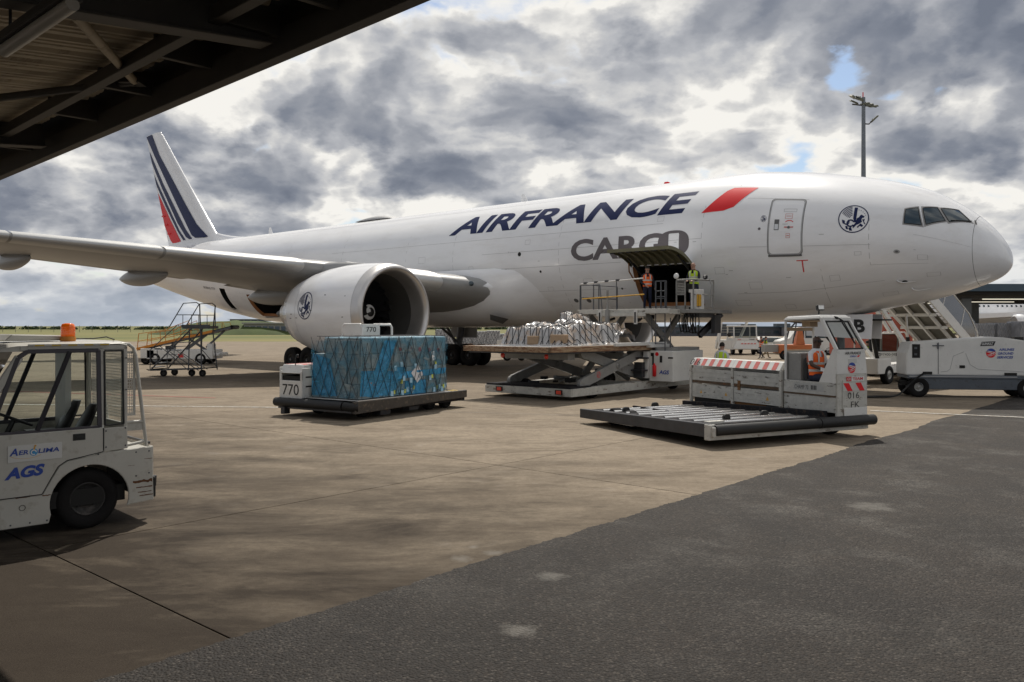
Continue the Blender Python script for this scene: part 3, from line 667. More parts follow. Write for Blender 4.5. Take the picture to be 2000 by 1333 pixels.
# floor sill rollers visible in the aft opening
# forward hold door: hinged at the top, swung up and out
dx0, dx1, p0, p1 = DOORS['fwd']; H0 = FS(12, p0); ang = R(138)
def dr(x, p, off):
    q = FS(x, p, off)-Vector((0, H0.y, H0.z)); yy, zz = q.y, q.z; c, s = math.cos(ang), math.sin(ang)
    return Vector((x, H0.y+yy*c-zz*s+.03, H0.z+yy*s+zz*c+.05))
n = 14; ps = [p0+(p1-p0)*i/n for i in range(n+1)]; dxs = [dx0+.02+(dx1-dx0-.04)*i/8 for i in range(9)]
b = MB(); b.grid([[dr(x, p, .0) for p in ps] for x in dxs])
dor = b.build('hold_door', M['plane_white'], PL, label='open belly hold door swung up over the loader')
b = MB(); b.grid([[dr(x, p, -.02) for p in ps] for x in dxs]); 
for x in (dxs[0], dxs[-1]): b.grid([[dr(x, p, 0) for p in ps], [dr(x, p, -.14) for p in ps]])
b.grid([[dr(x, ps[-1], 0) for x in dxs], [dr(x, ps[-1], -.14) for x in dxs]]); b.build('door_lining', M['door_inner'], dor)
b = MB()
for k in range(1, 8):
    x = dx0+(dx1-dx0)*k/8; b.grid([[dr(x-.035, p, -.03) for p in ps], [dr(x-.035, p, -.12) for p in ps], [dr(x+.035, p, -.12) for p in ps], [dr(x+.035, p, -.03) for p in ps]], smooth=False)
b.build('door_rib', M['door_inner'], dor)
lt = MB(); lt.box(-.1, .1, -.05, .05, -.08, .02); lm = lt.mesh('door_latch', M['dark'])
for k in range(7):
    p = dr(dx0+.25+(dx1-dx0-.5)*k/6, p1-1, -.10); put('door_latch', lm, dor, p)
for x in (dx0+.25, dx1-.25):
    b = MB(); b.tube([FS(x, p0+9, -.1)-Vector((0, .15, 0)), dr(x, p0+14, -.1)], .035); b.tube([dr(x, p0+5, -.1), FS(x, p0+3, -.1)], .03); b.build('door_actuator', M['steel'], dor)
b = MB(); b.tube([dr(dx1-.05, p0+6, -.1), dr(dx1-.05, p0+6, -.1)+Vector((.05, -.1, -.35)), FS(dx1, p0+12, .02)], .03); b.build('door_strap', M['brown_frame'], dor)

# crew door, outline and furniture
def on(x, p, off=.006): return FS(x, p, off)
def outline(x0, x1, p0, p1, w, r, nm, m, off=.008):
    pts = []; rp = r/3.1*57.3
    for cx, cp, a0 in ((x1-r, p0+rp, 0), (x1-r, p1-rp, 90), (x0+r, p1-rp, 180), (x0+r, p0+rp, 270)):
        pass
    cs = [(x0+r, p0+rp, 180), (x1-r, p0+rp, 270), (x1-r, p1-rp, 0), (x0+r, p1-rp, 90)]; loop = []
    for cx, cp, a0 in cs:
        for k in range(5):
            a = R(a0+k*22.5); loop.append((cx+r*math.cos(a), cp+rp*math.sin(a)))
    out = []
    for i in range(len(loop)):
        a, c = loop[i], loop[(i+1) % len(loop)]; m_ = 6 if abs(a[0]-c[0])+abs(a[1]-c[1])/18 > .4 else 1
        for k in range(m_): out.append((a[0]+(c[0]-a[0])*k/m_, a[1]+(c[1]-a[1])*k/m_))
    cxm = (x0+x1)/2; cpm = (p0+p1)/2; wi = []
    for x, p in out:
        dx_, dp_ = x-cxm, (p-cpm)/18.5; wi.append((x-w*max(-1, min(1, dx_/((x1-x0)/2)*1.0)), p-(w*18.5)*max(-1, min(1, dp_/((p1-p0)/37)))))
    b = MB(); b.grid([[on(x, p, off) for x, p in out], [on(x, p, off) for x, p in wi]], close=True); return b, out
b, loop = outline(6.2, 7.46, 57.2, 99.8, .035, .14, 'd', M['seam']); door = b.build('crew_door', M['soft_seam'], PL, label='closed forward crew door with red and grey notices')
b, _ = outline(6.17, 7.49, 56.6, 100.4, .022, .15, 'd', M['seam'], .007); b.build('door_seal', M['seam'], door)
b = MB(); b.grid([[on(6.2+1.26*i/6, p, .02) for i in range(7)] for p in (99.9, 101.3)]); b.build('door_sill', M['seam'], door)
def patch(x0, x1, p0, p1, m, nm, par, off=.010, n=3):
    b = MB(); b.grid([[on(x0+(x1-x0)*i/n, p0+(p1-p0)*j/n, off) for i in range(n+1)] for j in range(n+1)]); return b.build(nm, m, par)
hd = patch(7.06, 7.24, 74, 82, M['seam'], 'door_handle', door); patch(7.08, 7.22, 77.6, 81.5, M['bare_metal'], 'handle_grip', hd, .016)
def frame_print(x0, x1, p0, p1, m, par, w=.012, nm='notice'):
    q = w*18.5; b = MB()
    for a in ((x0, x1, p0, p0+q), (x0, x1, p1-q, p1), (x0, x0+w, p0, p1), (x1-w, x1, p0, p1)):
        b.grid([[on(a[0]+(a[1]-a[0])*i/3, p, .010) for i in range(4)] for p in (a[2], a[3])])
    return b.build(nm, m, par)
frame_print(6.45, 6.93, 65.5, 68, M['soft_seam'], door); frame_print(6.58, 6.85, 69.5, 73.4, M['pale_red'], door)
patch(6.62, 6.81, 71.2, 71.6, M['pale_red'], 'notice', door); frame_print(6.63, 6.78, 84.5, 87.8, M['pale_red'], door); patch(6.66, 6.75, 85.9, 86.4, M['pale_red'], 'notice', door)
decal(ring(0, 0, .17, .20, 12, 40, 140), lambda x, y: on(6.68-x, 78.2-y*18.5, .01), M['bright_red'], door, 'door_arc')
patch(6.74, 6.86, 79.4, 80.3, M['pale_red'], 'notice', door); patch(6.52, 6.64, 79.4, 80.3, M['pale_red'], 'notice', door); b = MB(); decal([disc(0, 0, .055)], lambda x, y: on(6.69-x, 80-y*18.5, .012), M['seam'], door, 'door_valve')
wv, wf = text_mesh('open', .2, .05); decal([(wv, wf)], lambda x, y: on(6.93-x, 78.2-y*18.5, .01), M['soft_seam'], door, 'lettering')

# cockpit glazing
def win(poly, nm='cockpit_window'):
    n = 6
    (a, b_, c, d_) = poly
    def bl(i, j, g=0):
        u, v = i/n, j/n; u = u*(1+2*g)-g; v = v*(1+2*g)-g
        tx = a[0]+(b_[0]-a[0])*u, a[1]+(b_[1]-a[1])*u; bx = d_[0]+(c[0]-d_[0])*u, d_[1]+(c[1]-d_[1])*u
        return tx[0]+(bx[0]-tx[0])*v, tx[1]+(bx[1]-tx[1])*v
    f = MB(); f.grid([[on(*bl(i, j, .10), .006) for i in range(n+1)] for j in range(n+1)]); o = f.build('window_frame', mat('window_surround', (.34, .33, .32), .4, var=.1), PL)
    g = MB(); g.grid([[on(*bl(i, j), .013) for i in range(n+1)] for j in range(n+1)]); w = g.build(nm, M['window_dark'], o); 
    s = MB()
    e = [bl(i, 0) for i in range(n+1)]+[bl(n, j) for j in range(1, n+1)]+[bl(n-i, n) for i in range(1, n+1)]+[bl(0, n-j) for j in range(1, n)]
    s.tube([on(x, p, .014) for x, p in e], .014, n=5, closed=True); s.build('window_seal', M['black'], o)
win([(2.91, 59.0), (2.56, 54.2), (2.38, 73.5), (2.89, 74.0)]); win([(2.43, 52.8), (2.03, 46.2), (1.74, 61.0), (2.26, 71.8)]); win([(1.94, 45.5), (1.48, 34.2), (1.08, 45.2), (1.63, 60.8)])
win([(1.40, 30), (1.12, 3), (.84, 3), (1.02, 40)]) if False else None
for sgn in (-1,):
    for poly in ([(2.91, 59.0), (2.56, 54.2), (2.38, 73.5), (2.89, 74.0)], [(2.43, 52.8), (2.03, 46.2), (1.74, 61.0), (2.26, 71.8)], [(1.94, 45.5), (1.48, 34.2), (1.08, 45.2), (1.63, 60.8)]):
        win([(x, -p) for x, p in poly][::1])
b = MB(); b.tube([on(1.60, 58, .03), on(1.30, 52, .05), on(1.07, 44, .04)], .014, n=5); b.tube([on(1.0, 38, .03), on(.94, 46, .05)], .02, n=5); b.build('windscreen_wiper', M['black'], PL)
# probes, ports, seams
def port(x, p, r, m, nm='port', off=.008): return decal([disc(0, 0, r, 14)], lambda a, b_: on(x-a, p-b_*18.5, off), m, PL, nm)
port(3.0, 131.8, .09, M['dark'], 'static_port'); port(3.1, 101, .10, M['soft_seam'], 'angle_sensor'); port(3.1, 101, .05, M['seam'], 'angle_sensor', .012)
for x, p in ((3.22, 129.2), (2.85, 141)):
    b = MB(); b.tube([on(x, p, .0), on(x-.05, p+.4, .10), on(x-.18, p+1, .13), on(x-.55, p+1.2, .13)], [.035, .03, .024, .012], n=6); b.build('pitot_probe', M['bare_metal'], PL)
port(7.81, 81, .055, M['grey_print'], 'small_marking'); port(19.6, 88, .10, M['dark'], 'vent_port'); port(18.4, 104, .06, M['dark'], 'vent_port'); port(16.2, 133, .12, M['seam'], 'vent_port'); port(16.9, 132.5, .12, M['seam'], 'vent_port'); port(14.2, 122, .05, M['dark'], 'vent_port')
wv, wf = text_mesh('T', .42, .5, bold=-.02); decal([(wv, wf)], lambda x, y: on(6.42-x, 113.5-y*18.5, .008), M['red'], PL, 'jacking_mark')
def seam(pts, w=.013, m=None, nm='panel_seam'):
    b = MB()
    for k in range(len(pts)-1):
        (x0, p0_), (x1, p1_) = pts[k], pts[k+1]; n = max(2, int((abs(x1-x0)+abs(p1_-p0_)/18)/.4))
        hx = abs(x1-x0) > abs(p1_-p0_)/18
        rows = []
        for s in (-1, 1): rows.append([on(x0+(x1-x0)*i/n+(0 if hx else s*w/2), p0_+(p1_-p0_)*i/n+(s*w*9 if hx else 0), .004) for i in range(n+1)])
        b.grid(rows)
    return b.build(nm, m or M['soft_seam'], PL)
for pts in ([(8.5, 56), (6.1, 57)], [(8.6, 94), (7.5, 94)], [(6.15, 94), (3.9, 94.5)], [(9, 130), (3.6, 128)], [(3.95, 72), (3.95, 112), (2.2, 113)], [(10.2, 86), (22, 86)], [(12, 72), (34, 72)], [(14, 122), (23, 122)], [(24.0, 60), (24.0, 125)], [(17.3, 60), (17.3, 140)], [(10.2, 60), (10.2, 100)], [(2.6, 84), (1.0, 88)], [(27.5, 60), (27.5, 95)], [(33, 50), (33, 95)], [(38.5, 50), (38.5, 105)], [(44, 50), (44, 120)], [(9.0, 40), (9.0, 57)], [(14, 100), (24, 100)], [(5.6, 112), (5.6, 150), (8.9, 150)], [(15, 30), (46, 30)], [(24, 108), (30, 108)]):
    seam(pts)

q = random.Random(4)          # small hatches and access panels
for x0_, p0_, w_, h_ in [(3.3, 142, .5, 5), (7.9, 120, .5, 6), (9.3, 108, .4, 5), (5.0, 118, .35, 5), (8.6, 136, .6, 6), (15.6, 112, .5, 6), (17.9, 118, .3, 4), (14.6, 140, .6, 6), (20.3, 100, .45, 6), (22.6, 96, .3, 4), (26.0, 84, .5, 6), (29.2, 92, .4, 5), (35.0, 86, .5, 6), (40.4, 92, .5, 6), (12.0, 66, .3, 4), (19.0, 76, .3, 4), (2.2, 104, .3, 5), (1.9, 124, .4, 5), (6.9, 142, .4, 5), (4.2, 100, .22, 3)]:
    frame_print(x0_, x0_+w_, p0_, p0_+h_, M['soft_seam'], PL, .009, 'access_panel')
for k in range(34):
    x = q.uniform(1.8, 42); p = q.choice((86, 94, 100, 112, 118, 126, 134))+q.uniform(-3, 3)
    if 10.3 < x < 13.8 and p > 98: continue
    patch(x, x+q.uniform(.05, .18), p, p+.35, M['soft_seam'], 'stencil', PL, .006, 1)
# livery
def lay(x0, p0_): return lambda x, y: on(x0-x, p0_-y*18.48, .007)
wv, wf = text_mesh('AIRFRANCE', 13.78, 1.18, bold=.032, shear=.24); decal([(wv, wf)], lay(24.57, 64.8), M['navy'], PL, 'airline_title', .3)
decal([[(0, 0), (.95, .02), (1.35, .16), (2.12, 1.15), (1.1, 1.2), (.85, 1.05)]], lay(10.33, 66.3), M['bright_red'], PL, 'red_slash', .25)
wv, wf = text_mesh('CARG', 4.75, .97, bold=.03, shear=.0); decal([(wv, wf)], lay(16.6, 97.2), M['grey_print'], PL, 'cargo_title', .3)
# last letter: a heavy ring with a square cut in it
O_ = []
def rr(t):
    c, s = math.cos(t), math.sin(t); return (.70*math.copysign(abs(c)**.8, c), .52*math.copysign(abs(s)**.8, s))
sq = [(-.22, -.42), (.25, -.42), (.25, .42), (-.22, .42)]
def sqp(t):
    c, s = math.cos(t), math.sin(t); k = min((.25 if c > 0 else .22)/max(abs(c), 1e-6), .40/max(abs(s), 1e-6)); return (k*c, k*s)
for i in range(48):
    t0, t1 = 2*math.pi*i/48, 2*math.pi*(i+1)/48; O_.append([sqp(t0), rr(t0), rr(t1), sqp(t1)])
decal(O_, lambda x, y: on(11.45-x*1.02, 88.0-y*18.48, .009), M['grey_print'], PL, 'cargo_title', .3)
def emblem(flip=1):
    P = ring(0, 0, .93, 1.0, 48)
    P.append([(-.02, .82), (.19, .82), (.19, -.25), (.10, -.30), (-.02, .0)])               # the tall feather
    for k, r in enumerate((.88, .76, .64, .52, .40, .28)):                                    # wing arcs
        P += [[(x*.9-.04, y) for x, y in q] for q in ring(.0, .0-.06*k*.0, r-.055, r, 12, 100, 158+k*3)]
    P.append([(.22, .02), (.35, .10), (.42, .26), (.52, .30), (.60, .22), (.70, .20), (.66, .08), (.56, .06), (.52, -.10), (.58, -.22), (.42, -.36), (.22, -.46), (.10, -.62), (.0, -.7), (.02, -.5), (.16, -.3)])  # neck and chest
    P.append([(.56, -.06), (.74, -.02), (.70, -.20), (.82, -.40), (.72, -.38), (.62, -.16)]); P.append([(.50, -.34), (.66, -.48), (.60, -.60), (.44, -.52), (.34, -.66), (.26, -.60)])
    for k in range(6): a = R(22+k*13); P.append([(.68*math.cos(a)+.1, .62*math.sin(a)), (.74*math.cos(a)+.1, .70*math.sin(a)), (.70*math.cos(a+.08)+.1, .68*math.sin(a+.08))])
    P += ring(-.16, -.34, .17, .27, 18, 20, 330); P += ring(-.42, -.26, .12, .2, 14, 150, 420)
    P.append([(-.75, -.10), (-.55, -.16), (-.62, -.42), (-.70, -.30)]); P.append([(-.28, -.66), (-.10, -.60), (-.02, -.86), (-.2, -.84)]); P.append([(-.50, -.55), (-.36, -.52), (-.28, -.76), (-.42, -.74)])
    return P
decal(emblem(), lambda x, y: on(4.47-x*.50, 72.6-y*.66*18.48, .008), M['navy'], PL, 'emblem', .2)
decal(emblem(), lambda x, y: on(7.68-x*.11, 73.4-y*.14*18.48, .008), M['navy'], PL, 'emblem', .2)
wv, wf = text_mesh('BOEING 777F', 1.7, .2, .01); decal([(wv, wf)], lambda x, y: on(48.9-x, 112-y*18.5, .008), M['grey_print'], PL, 'lettering')
# crown fittings
for x, h, m in ((13.2, .14, M['bright_red']), (21.6, .45, M['plane_white']), (44.5, .5, M['plane_white'])):
    b = MB(); b.hexa([(x, -.03, 8.83), (x+.5, -.03, 8.83), (x+.5, .03, 8.83), (x, .03, 8.83), (x+.28, -.015, 8.85+h), (x+.45, -.015, 8.85+h), (x+.45, .015, 8.85+h), (x+.28, .015, 8.85+h)]); b.build('antenna', m, PL)
b = MB(); b.grid([[Vector((31.5+3.2*i/12, .75*math.sin(R(a)), 8.82+.30*math.cos(R(a))*math.sin(math.pi*i/12)**.6)) for a in range(-90, 91, 15)] for i in range(13)]); b.build('satcom_dome', M['soft_seam'], PL)

# belly fairing
rows = []; BX = [17.8, 19, 20.5, 22, 24, 27, 31, 34.5, 37, 38.8, 40]
kf = pch(BX, [0, .25, .62, .85, .96, 1, 1, .95, .72, .35, 0])
for i in range(50):
    x = 17.9+22.0*i/49; k = kf(x); row = []
    for j in range(33):
        a = R(70+220*j/32); hw = 2.95+.42*k; zb_ = 2.74-.32*k; zc = 5.3-.4*min(1, k*1.5); s, c = math.sin(a), math.cos(a)
        ex = 1-.28*min(1, k*1.3); y = hw*math.copysign(abs(s)**ex, s); z = zc+(zc-zb_)*math.copysign(abs(c)**(1-.2*min(1, k*1.3)), c) if c < 0 else zc+1.1*c
        row.append((x, y*(.93+.07*k), z))
    rows.append(row)
b = MB(); b.grid(rows); b.build('belly_fairing', M['plane_white'], PL)
b = MB(); b.add([(20.6, 2.55, 2.93), (21.5, 2.9, 3.16), (21.75, 2.6, 2.9), (21.3, 2.2, 2.70)], [(0, 1, 2, 3)]); b.xf(Matrix.Translation((0, .16, -.10))); b.build('air_scoop', M['seam'], PL)

# wings ------------------------------------------------------------
def foil(n=14, t=.12):
    up = []; lo = []
    for i in range(n+1):
        x = (1-math.cos(math.pi*i/n))/2; y = 5*t*(.2969*math.sqrt(x)-.126*x-.3516*x*x+.2843*x**3-.1015*x**4)
        up.append((x, y*.95)); lo.append((x, -y*1.05))
    return up[::-1]+lo[1:-1]
WS = [(0.5, 20.2, 34.6, 4.05, .14), (3.0, 21.2, 34.6, 4.3, .135), (6, 23.1, 34.9, 4.72, .12), (9.6, 25.3, 35.4, 5.15, .115), (14, 28.25, 36.4, 5.58, .10), (20, 32.3, 38.7, 6.2, .09), (26, 36.3, 41.2, 6.8, .085), (30, 39.2, 43.0, 7.2, .08), (32.4, 42.3, 44.4, 7.5, .08)]
def wpt(y, fx, fz):      # point on/around the wing: chord fraction and thickness fraction
    for k in range(len(WS)-1):
        a, c = WS[k], WS[k+1]
        if a[0] <= y <= c[0] or k == len(WS)-2:
            t = (y-a[0])/(c[0]-a[0]); le = a[1]+(c[1]-a[1])*t; te = a[2]+(c[2]-a[2])*t; z = a[3]+(c[3]-a[3])*t
            return Vector((le+(te-le)*fx, y, z+fz*(te-le)))
def wing(sg, nm):
    f = foil(); b = MB(); rows = []
    for y, le, te, z, t in WS:
        ff = foil(t=t); rows.append([(le+(te-le)*x, sg*y, z+(te-le)*(zz-.03*x)) for x, zz in ff])
    b.grid(rows, close=True); k = len(f); b.add(rows[-1], [tuple(range(k))])
    w = b.build(nm, M['plane_grey'], PL)
    for ya, yb in ((5.2, 8.6), (10.6, 15.4), (15.5, 20.3), (20.4, 25.2), (25.3, 30)):    # leading-edge slats, each its own panel
        s = MB(); rr_ = []
        for i in range(9):
            y = ya+(yb-ya)*i/8; row = []
            for j in range(15):
                a = -1+2*j/14; x = .085*a*a; tt = .12 if y < 10 else .105
                zz = 5*tt*(.2969*math.sqrt(max(x, 0))-.126*x-.3516*x*x)*(1.02 if a < 0 else -1.08)
                p = wpt(y, x-.003, zz); row.append((p.x, sg*p.y, p.z))
            rr_.append(row)
        s.grid(rr_); s.build('slat', M['slat_metal'], w)
    # flaps drooped a little behind the rear spar
    for ya, yb, dr_ in ((4, 9, .02), (11.2, 22, .02)):
        s = MB(); rr_ = []
        for i in range(9):
            y = ya+(yb-ya)*i/8; row = []
            for (x, zz) in foil(8, .10):
                p = wpt(y, .80+.22*x, -.022-.012*x+zz*.15-dr_*.2*x); row.append((p.x, sg*p.y, p.z))
            rr_.append(row)
        s.grid(rr_, close=True); s.build('flap', M['plane_grey'], w)
    for y, r, l in ((7.4, .42, 5.6), (13.6, .38, 5.2), (18.7, .36, 4.8), (22.8, .34, 4.4)):    # flap track fairings
        s = MB(); p = wpt(y, .62, -.055); rows = []
        for i in range(17):
            t = i/16; q = math.sin(math.pi*min(1, t*1.02))**.62 if 0 < t < 1 else 0
            rows.append([(p.x+l*(t-.12), sg*y+r*.75*q*math.cos(2*math.pi*j/14), p.z-.12-.06*t+r*1.25*q*math.sin(2*math.pi*j/14)) for j in range(14)])
        s.grid(rows, close=True); s.build('flap_fairing', M['plane_grey'], w)
    return w
ws_ = wing(1, 'wing'); wing(-1, 'wing')
# leading-edge root glove with landing light
b = MB(); rows = []
for i in range(12):
    t = i/11; y = 2.6+1.9*t; p = wpt(3.0+1.7*t, 0, 0); rows.append([(p.x-(.7*(1-t)**2)+.02+x*2.6, y, p.z+zz*(1.0+.5*(1-t))) for x, zz in [(1, .34), (.6, .33), (.3, .27), (.1, .17), (.0, 0), (.1, -.2), (.3, -.32), (.6, -.42), (1, -.5)]])
b.grid(rows); b.build('wing_root_fairing', M['plane_white'], PL)
b = MB(); b.lathe([(0, .13), (.03, .12), (.06, .08), (.07, .001)], o=(21.62, 4.25, 4.52), ax=(-.75, .55, .2), n=16); b.build('landing_light', M['window_dark'], PL)

# engines ------------------------------------------------------------
def engine(sg):
    ey, ez, x0 = sg*9.6, 3.10, 20.85
    prof = [(.9, 1.62), (.55, 1.66), (.25, 1.70), (.08, 1.76), (0, 1.84), (.05, 1.93), (.2, 2.0), (.5, 2.05)]
    sq_ = lambda a: 1.0-.025*max(0, -math.cos(a))          # a slightly flat bottom
    def rev(pr, nm, m, par, n=64, x_=x0):
        b = MB(); b.grid([[(x_+t, ey+r*math.sin(2*math.pi*j/n), ez+r*math.cos(2*math.pi*j/n)) for j in range(n)] for t, r in pr], close=True); return b.build(nm, m, par)
    e = rev([(.5, 2.05), (1.0, 2.09), (1.8, 2.11), (2.8, 2.09), (3.8, 2.0), (4.8, 1.83), (5.6, 1.62), (6.1, 1.46), (6.08, 1.43), (5.4, 1.5)], 'engine_nacelle', M['plane_white'], PL)
    rev(prof, 'inlet_lip', M['lip_metal'], e); rev([(.9, 1.62), (1.6, 1.60), (2.2, 1.62), (2.9, 1.62)], 'inlet_duct', mat('inlet_liner', (.07, .068, .064), .5, var=.08), e)
    rev([(2.9, 1.63), (2.92, .01)], 'fan_case', M['dark'], e)
    rev([(1.62, .004), (1.66, .10), (1.78, .24), (1.98, .38), (2.3, .50), (2.6, .55), (2.85, .56)], 'spinner', M['black'], e, 32)
    decal(ring(0, 0, .20, .33, 26, 60, 330)+ring(.02, .05, .05, .20, 8, 330, 420), lambda x, y: Vector((x0+1.60+.95*math.hypot(x, y)**1.35*1.05-.015, ey+x*sg, ez+y)), M['white_print'], e, 'spinner_spiral', .1)
    fb = MB(); n = 10; rows = []
    for i in range(n+1):
        r = .50+1.10*i/n; tw = R(25+38*i/n); ch = .28+.24*math.sin(math.pi*min(.9, .2+.8*i/n)); sw = .18*math.sin(i/n*3.0)
        rows.append([(x0+2.30+u*ch*math.cos(tw)+.0, (u*ch*math.sin(tw)+sw*.6)+.0, r) for u in (-.5, 0, .5)])
    fb.grid(rows); fm = fb.mesh('fan_blade', mat('fan_blade_composite', (.02, .02, .022), .3, .3, var=.1))
    for k in range(22):
        a = 2*math.pi*k/22; o = bpy.data.objects.new('fan_blade', fm); COL.objects.link(o); o.parent = e; o.matrix_local = Matrix.Translation((0, ey, ez)) @ Matrix.Rotation(a, 4, 'X')
    rev([(5.2, 1.02), (6.2, .98), (7.0, .82), (7.6, .62), (7.55, .58)], 'core_cowl', M['lip_metal'], e, 40)
    rev([(6.9, .45), (7.8, .36), (8.6, .12), (8.8, .01)], 'exhaust_plug', M['steel'], e, 24)
    b = MB(); rows = []                                                     # pylon
    for i in range(14):
        t = i/13; x = 22.4+9.5*t; zt_ = 5.10+.32*math.sin(math.pi*min(1, t*1.4))*(1-t)+.05; zb_ = 4.9-.9*max(0, t-.2)*(1.15-t)*1.6; w = .05+.26*math.sin(math.pi*min(1, .12+t))**.6
        rows.append([(x, ey-w, zb_), (x, ey-w, zt_-.12), (x, ey-w*.5, zt_), (x, ey+w*.5, zt_), (x, ey+w, zt_-.12), (x, ey+w, zb_)])
    b.grid(rows); b.build('pylon', M['plane_grey'], e)
    if sg > 0:
        ex, pa, rr_ = 24.55, 97, 2.03
        decal(emblem(), lambda x, y: Vector((ex-x*.62, ey+(rad(ex-x*.62)+.008)*math.sin(R(82)-y*.30), ez+(rad(ex-x*.62)+.008)*math.cos(R(82)-y*.30))), M['navy'], e, 'emblem', .15)
        b = MB(); pr = lambda t, a, w: [(x0+t+w_, ey+(rad(x0+t)+.004)*math.sin(R(a)), ez+(rad(x0+t)+.004)*math.cos(R(a))) for w_ in (0, w)]
        b.grid([pr(.5, a, .014) for a in range(0, 360, 6)]); b.grid([pr(4.6, a, .012) for a in range(0, 360, 6)]); b.build('cowl_seam', M['soft_seam'], e)
        for t, a in ((.9, 72), (.95, 96), (3.1, 88), (4.9, 92), (5.0, 98), (4.4, 97), (2.2, 70)):
            b = MB(); b.grid([pr(t, a, .12), pr(t, a+1.0, .12)]); b.build('latch_mark', M['seam'], e)
def rad(x):
    t = x-20.85; P = [(.5, 2.05), (1.0, 2.09), (1.8, 2.11), (2.8, 2.09), (3.8, 2.0), (4.8, 1.83), (5.6, 1.62), (6.1, 1.46)]
    for (a, ra), (c, rc) in zip(P, P[1:]):
        if a <= t <= c: return ra+(rc-ra)*(t-a)/(c-a)
    return 2.05 if t < .5 else 1.46
engine(1); engine(-1)

# fin and stabilisers ------------------------------------------------------------
def surf3(secs, nm, m, axis, par=PL):
    rows = []
    for s, le, te, t, z in secs:
        ff = foil(12, t); rows.append([((le+(te-le)*x, (te-le)*zz, s) if axis == 'z' else (le+(te-le)*x, s, z+(te-le)*zz)) for x, zz in ff])
    b = MB(); b.grid(rows, close=True); b.add(rows[-1], [tuple(range(len(rows[-1])))]); return b.build(nm, m, par)
fin = surf3([(8.2, 50.0, 59.0, .09, 0), (8.9, 51.3, 59.1, .09, 0), (13.6, 55.9, 61.1, .085, 0), (18.05, 60.15, 62.85, .08, 0), (18.35, 60.5, 62.85, .07, 0)], 'tail_fin', M['plane_white'], 'z')
b = MB(); b.grid([[(45+i*.6, w*(1-abs(j-3)/3)*.0+(.22*(j-3)/3)*(1-(i/12)*.2), 8.80+.75*(i/12)**2.2*(1-(abs(j-3)/3)**2)) for j in range(7) for w in (1,)] for i in range(13)]); b.build('dorsal_fillet', M['plane_white'], fin)
STR = {'navy1': ([(62.92, 18.27), (61.82, 18.32), (60.46, 16.46), (58.31, 14.33), (55.89, 11.9), (54.26, 10.33), (52.57, 9.22), (53.13, 9.19), (54.37, 9.25), (54.95, 9.5), (57.57, 12.3), (59.56, 14.48), (61.37, 16.46)], 'navy'),
 'navy2': ([(62.57, 17.16), (62.17, 16.76), (59.82, 14.01), (57.57, 11.69), (55.89, 9.98), (54.88, 9.23), (55.3, 9.2), (55.89, 9.42), (57.32, 10.63), (60.07, 13.66), (61.9, 15.89)], 'navy'),
 'navy3': ([(61.85, 15.28), (60.85, 14.12), (59.06, 12.19), (57.08, 10.07), (55.96, 9.2), (56.36, 9.2), (57.32, 9.96), (59.31, 11.97), (61.11, 13.96)], 'navy'),
 'red': ([(61.19, 13.66), (60.07, 12.54), (58.56, 10.91), (56.79, 9.15), (57.45, 9.1), (58.31, 9.1), (58.68, 9.32), (60.2, 11.05), (60.72, 12.1)], 'bright_red')}
def finpt(x, z, sg=1):
    # half thickness of the fin at this point
    le = 51.3+(z-8.9)*(8.85/9.15); te = 59.1+(z-8.9)*(3.75/9.15); c = te-le; u = min(.985, max(.01, (x-le)/c)); t = .088
    return Vector((min(x, te-.02), sg*(5*t*(.2969*math.sqrt(u)-.126*u-.3516*u*u+.2843*u**3-.1015*u**4)*c+.02), min(z, 18.3)))
for k, (poly, mm) in STR.items():
    for sg in (1, -1): decal([poly], lambda x, y, sg=sg: finpt(x, y, sg), M[mm], fin, 'fin_stripe', .5)
for k in range(3): b = MB(); p = finpt(59.9-.5*k, 11.4-.75*k); b.box(p.x-.25, p.x+.2, p.y-.02, p.y+.08, p.z-.05, p.z+.05); b.build('rudder_hinge', M['bright_red'], fin)
for sg in (1, -1): surf3([(sg*.8, 54.6, 60.6, .10, 6.9), (sg*2, 55.6, 61.0, .10, 7.02), (sg*6, 58.6, 62.3, .09, 7.45), (sg*10.6, 62.0, 64.0, .085, 7.9)], 'tailplane', M['plane_grey'], 'y')
b = MB(); b.lathe([(0, .34), (.25, .30), (.27, .2), (0, .18)], o=(62.6, 0, 6.85), ax=(1, 0, .12), n=20); b.build('apu_exhaust', M['lip_metal'], PL)

# landing gear ------------------------------------------------------------
def mlg(y):
    g = MB(); g.tube([(31.6, y*1.02, 3.6), (31.9, y, 1.5), (31.9, y, .75)], [.24, .22, .18], n=14); g.tube([(30.42, y, .67), (33.38, y, .67)], .14, n=10)
    g.tube([(31.6, y*.45, 3.1), (31.9, y, 1.4)], .08); g.tube([(33.6, y, 3.2), (32.0, y, 1.1)], .09); g.tube([(30.6, y, .9), (31.7, y, 1.3)], .05)
    for k in (-1, 0, 1): g.tube([(31.9+1.47*k, y-.75, .67), (31.9+1.47*k, y+.75, .67)], .08)
    leg = g.build('main_gear', M['grey_steel'], PL)
    d = MB(); d.box(30.7, 33.0, y+math.copysign(.35, y), y+math.copysign(.42, y), 1.75, 3.1); d.build('gear_door', M['plane_grey'], leg)
    for k in (-1, 0, 1):
        for s in (-1, 1): wheel(leg, (31.9+1.47*k, y+s*.52, .67), .67, .5, s, rim='rim_dark', rr=.42)
    return leg
mlg(5.49); mlg(-5.49)
g = MB(); g.tube([(5.9, 0, 3.2), (5.75, 0, .55)], [.16, .12], n=12); g.tube([(7.2, 0, 3.0), (5.85, 0, 1.5)], .07); g.tube([(5.75, -.5, .54), (5.75, .5, .54)], .07); g.tube([(5.6, -.2, 1.3), (5.6, .2, 1.3)], .05)
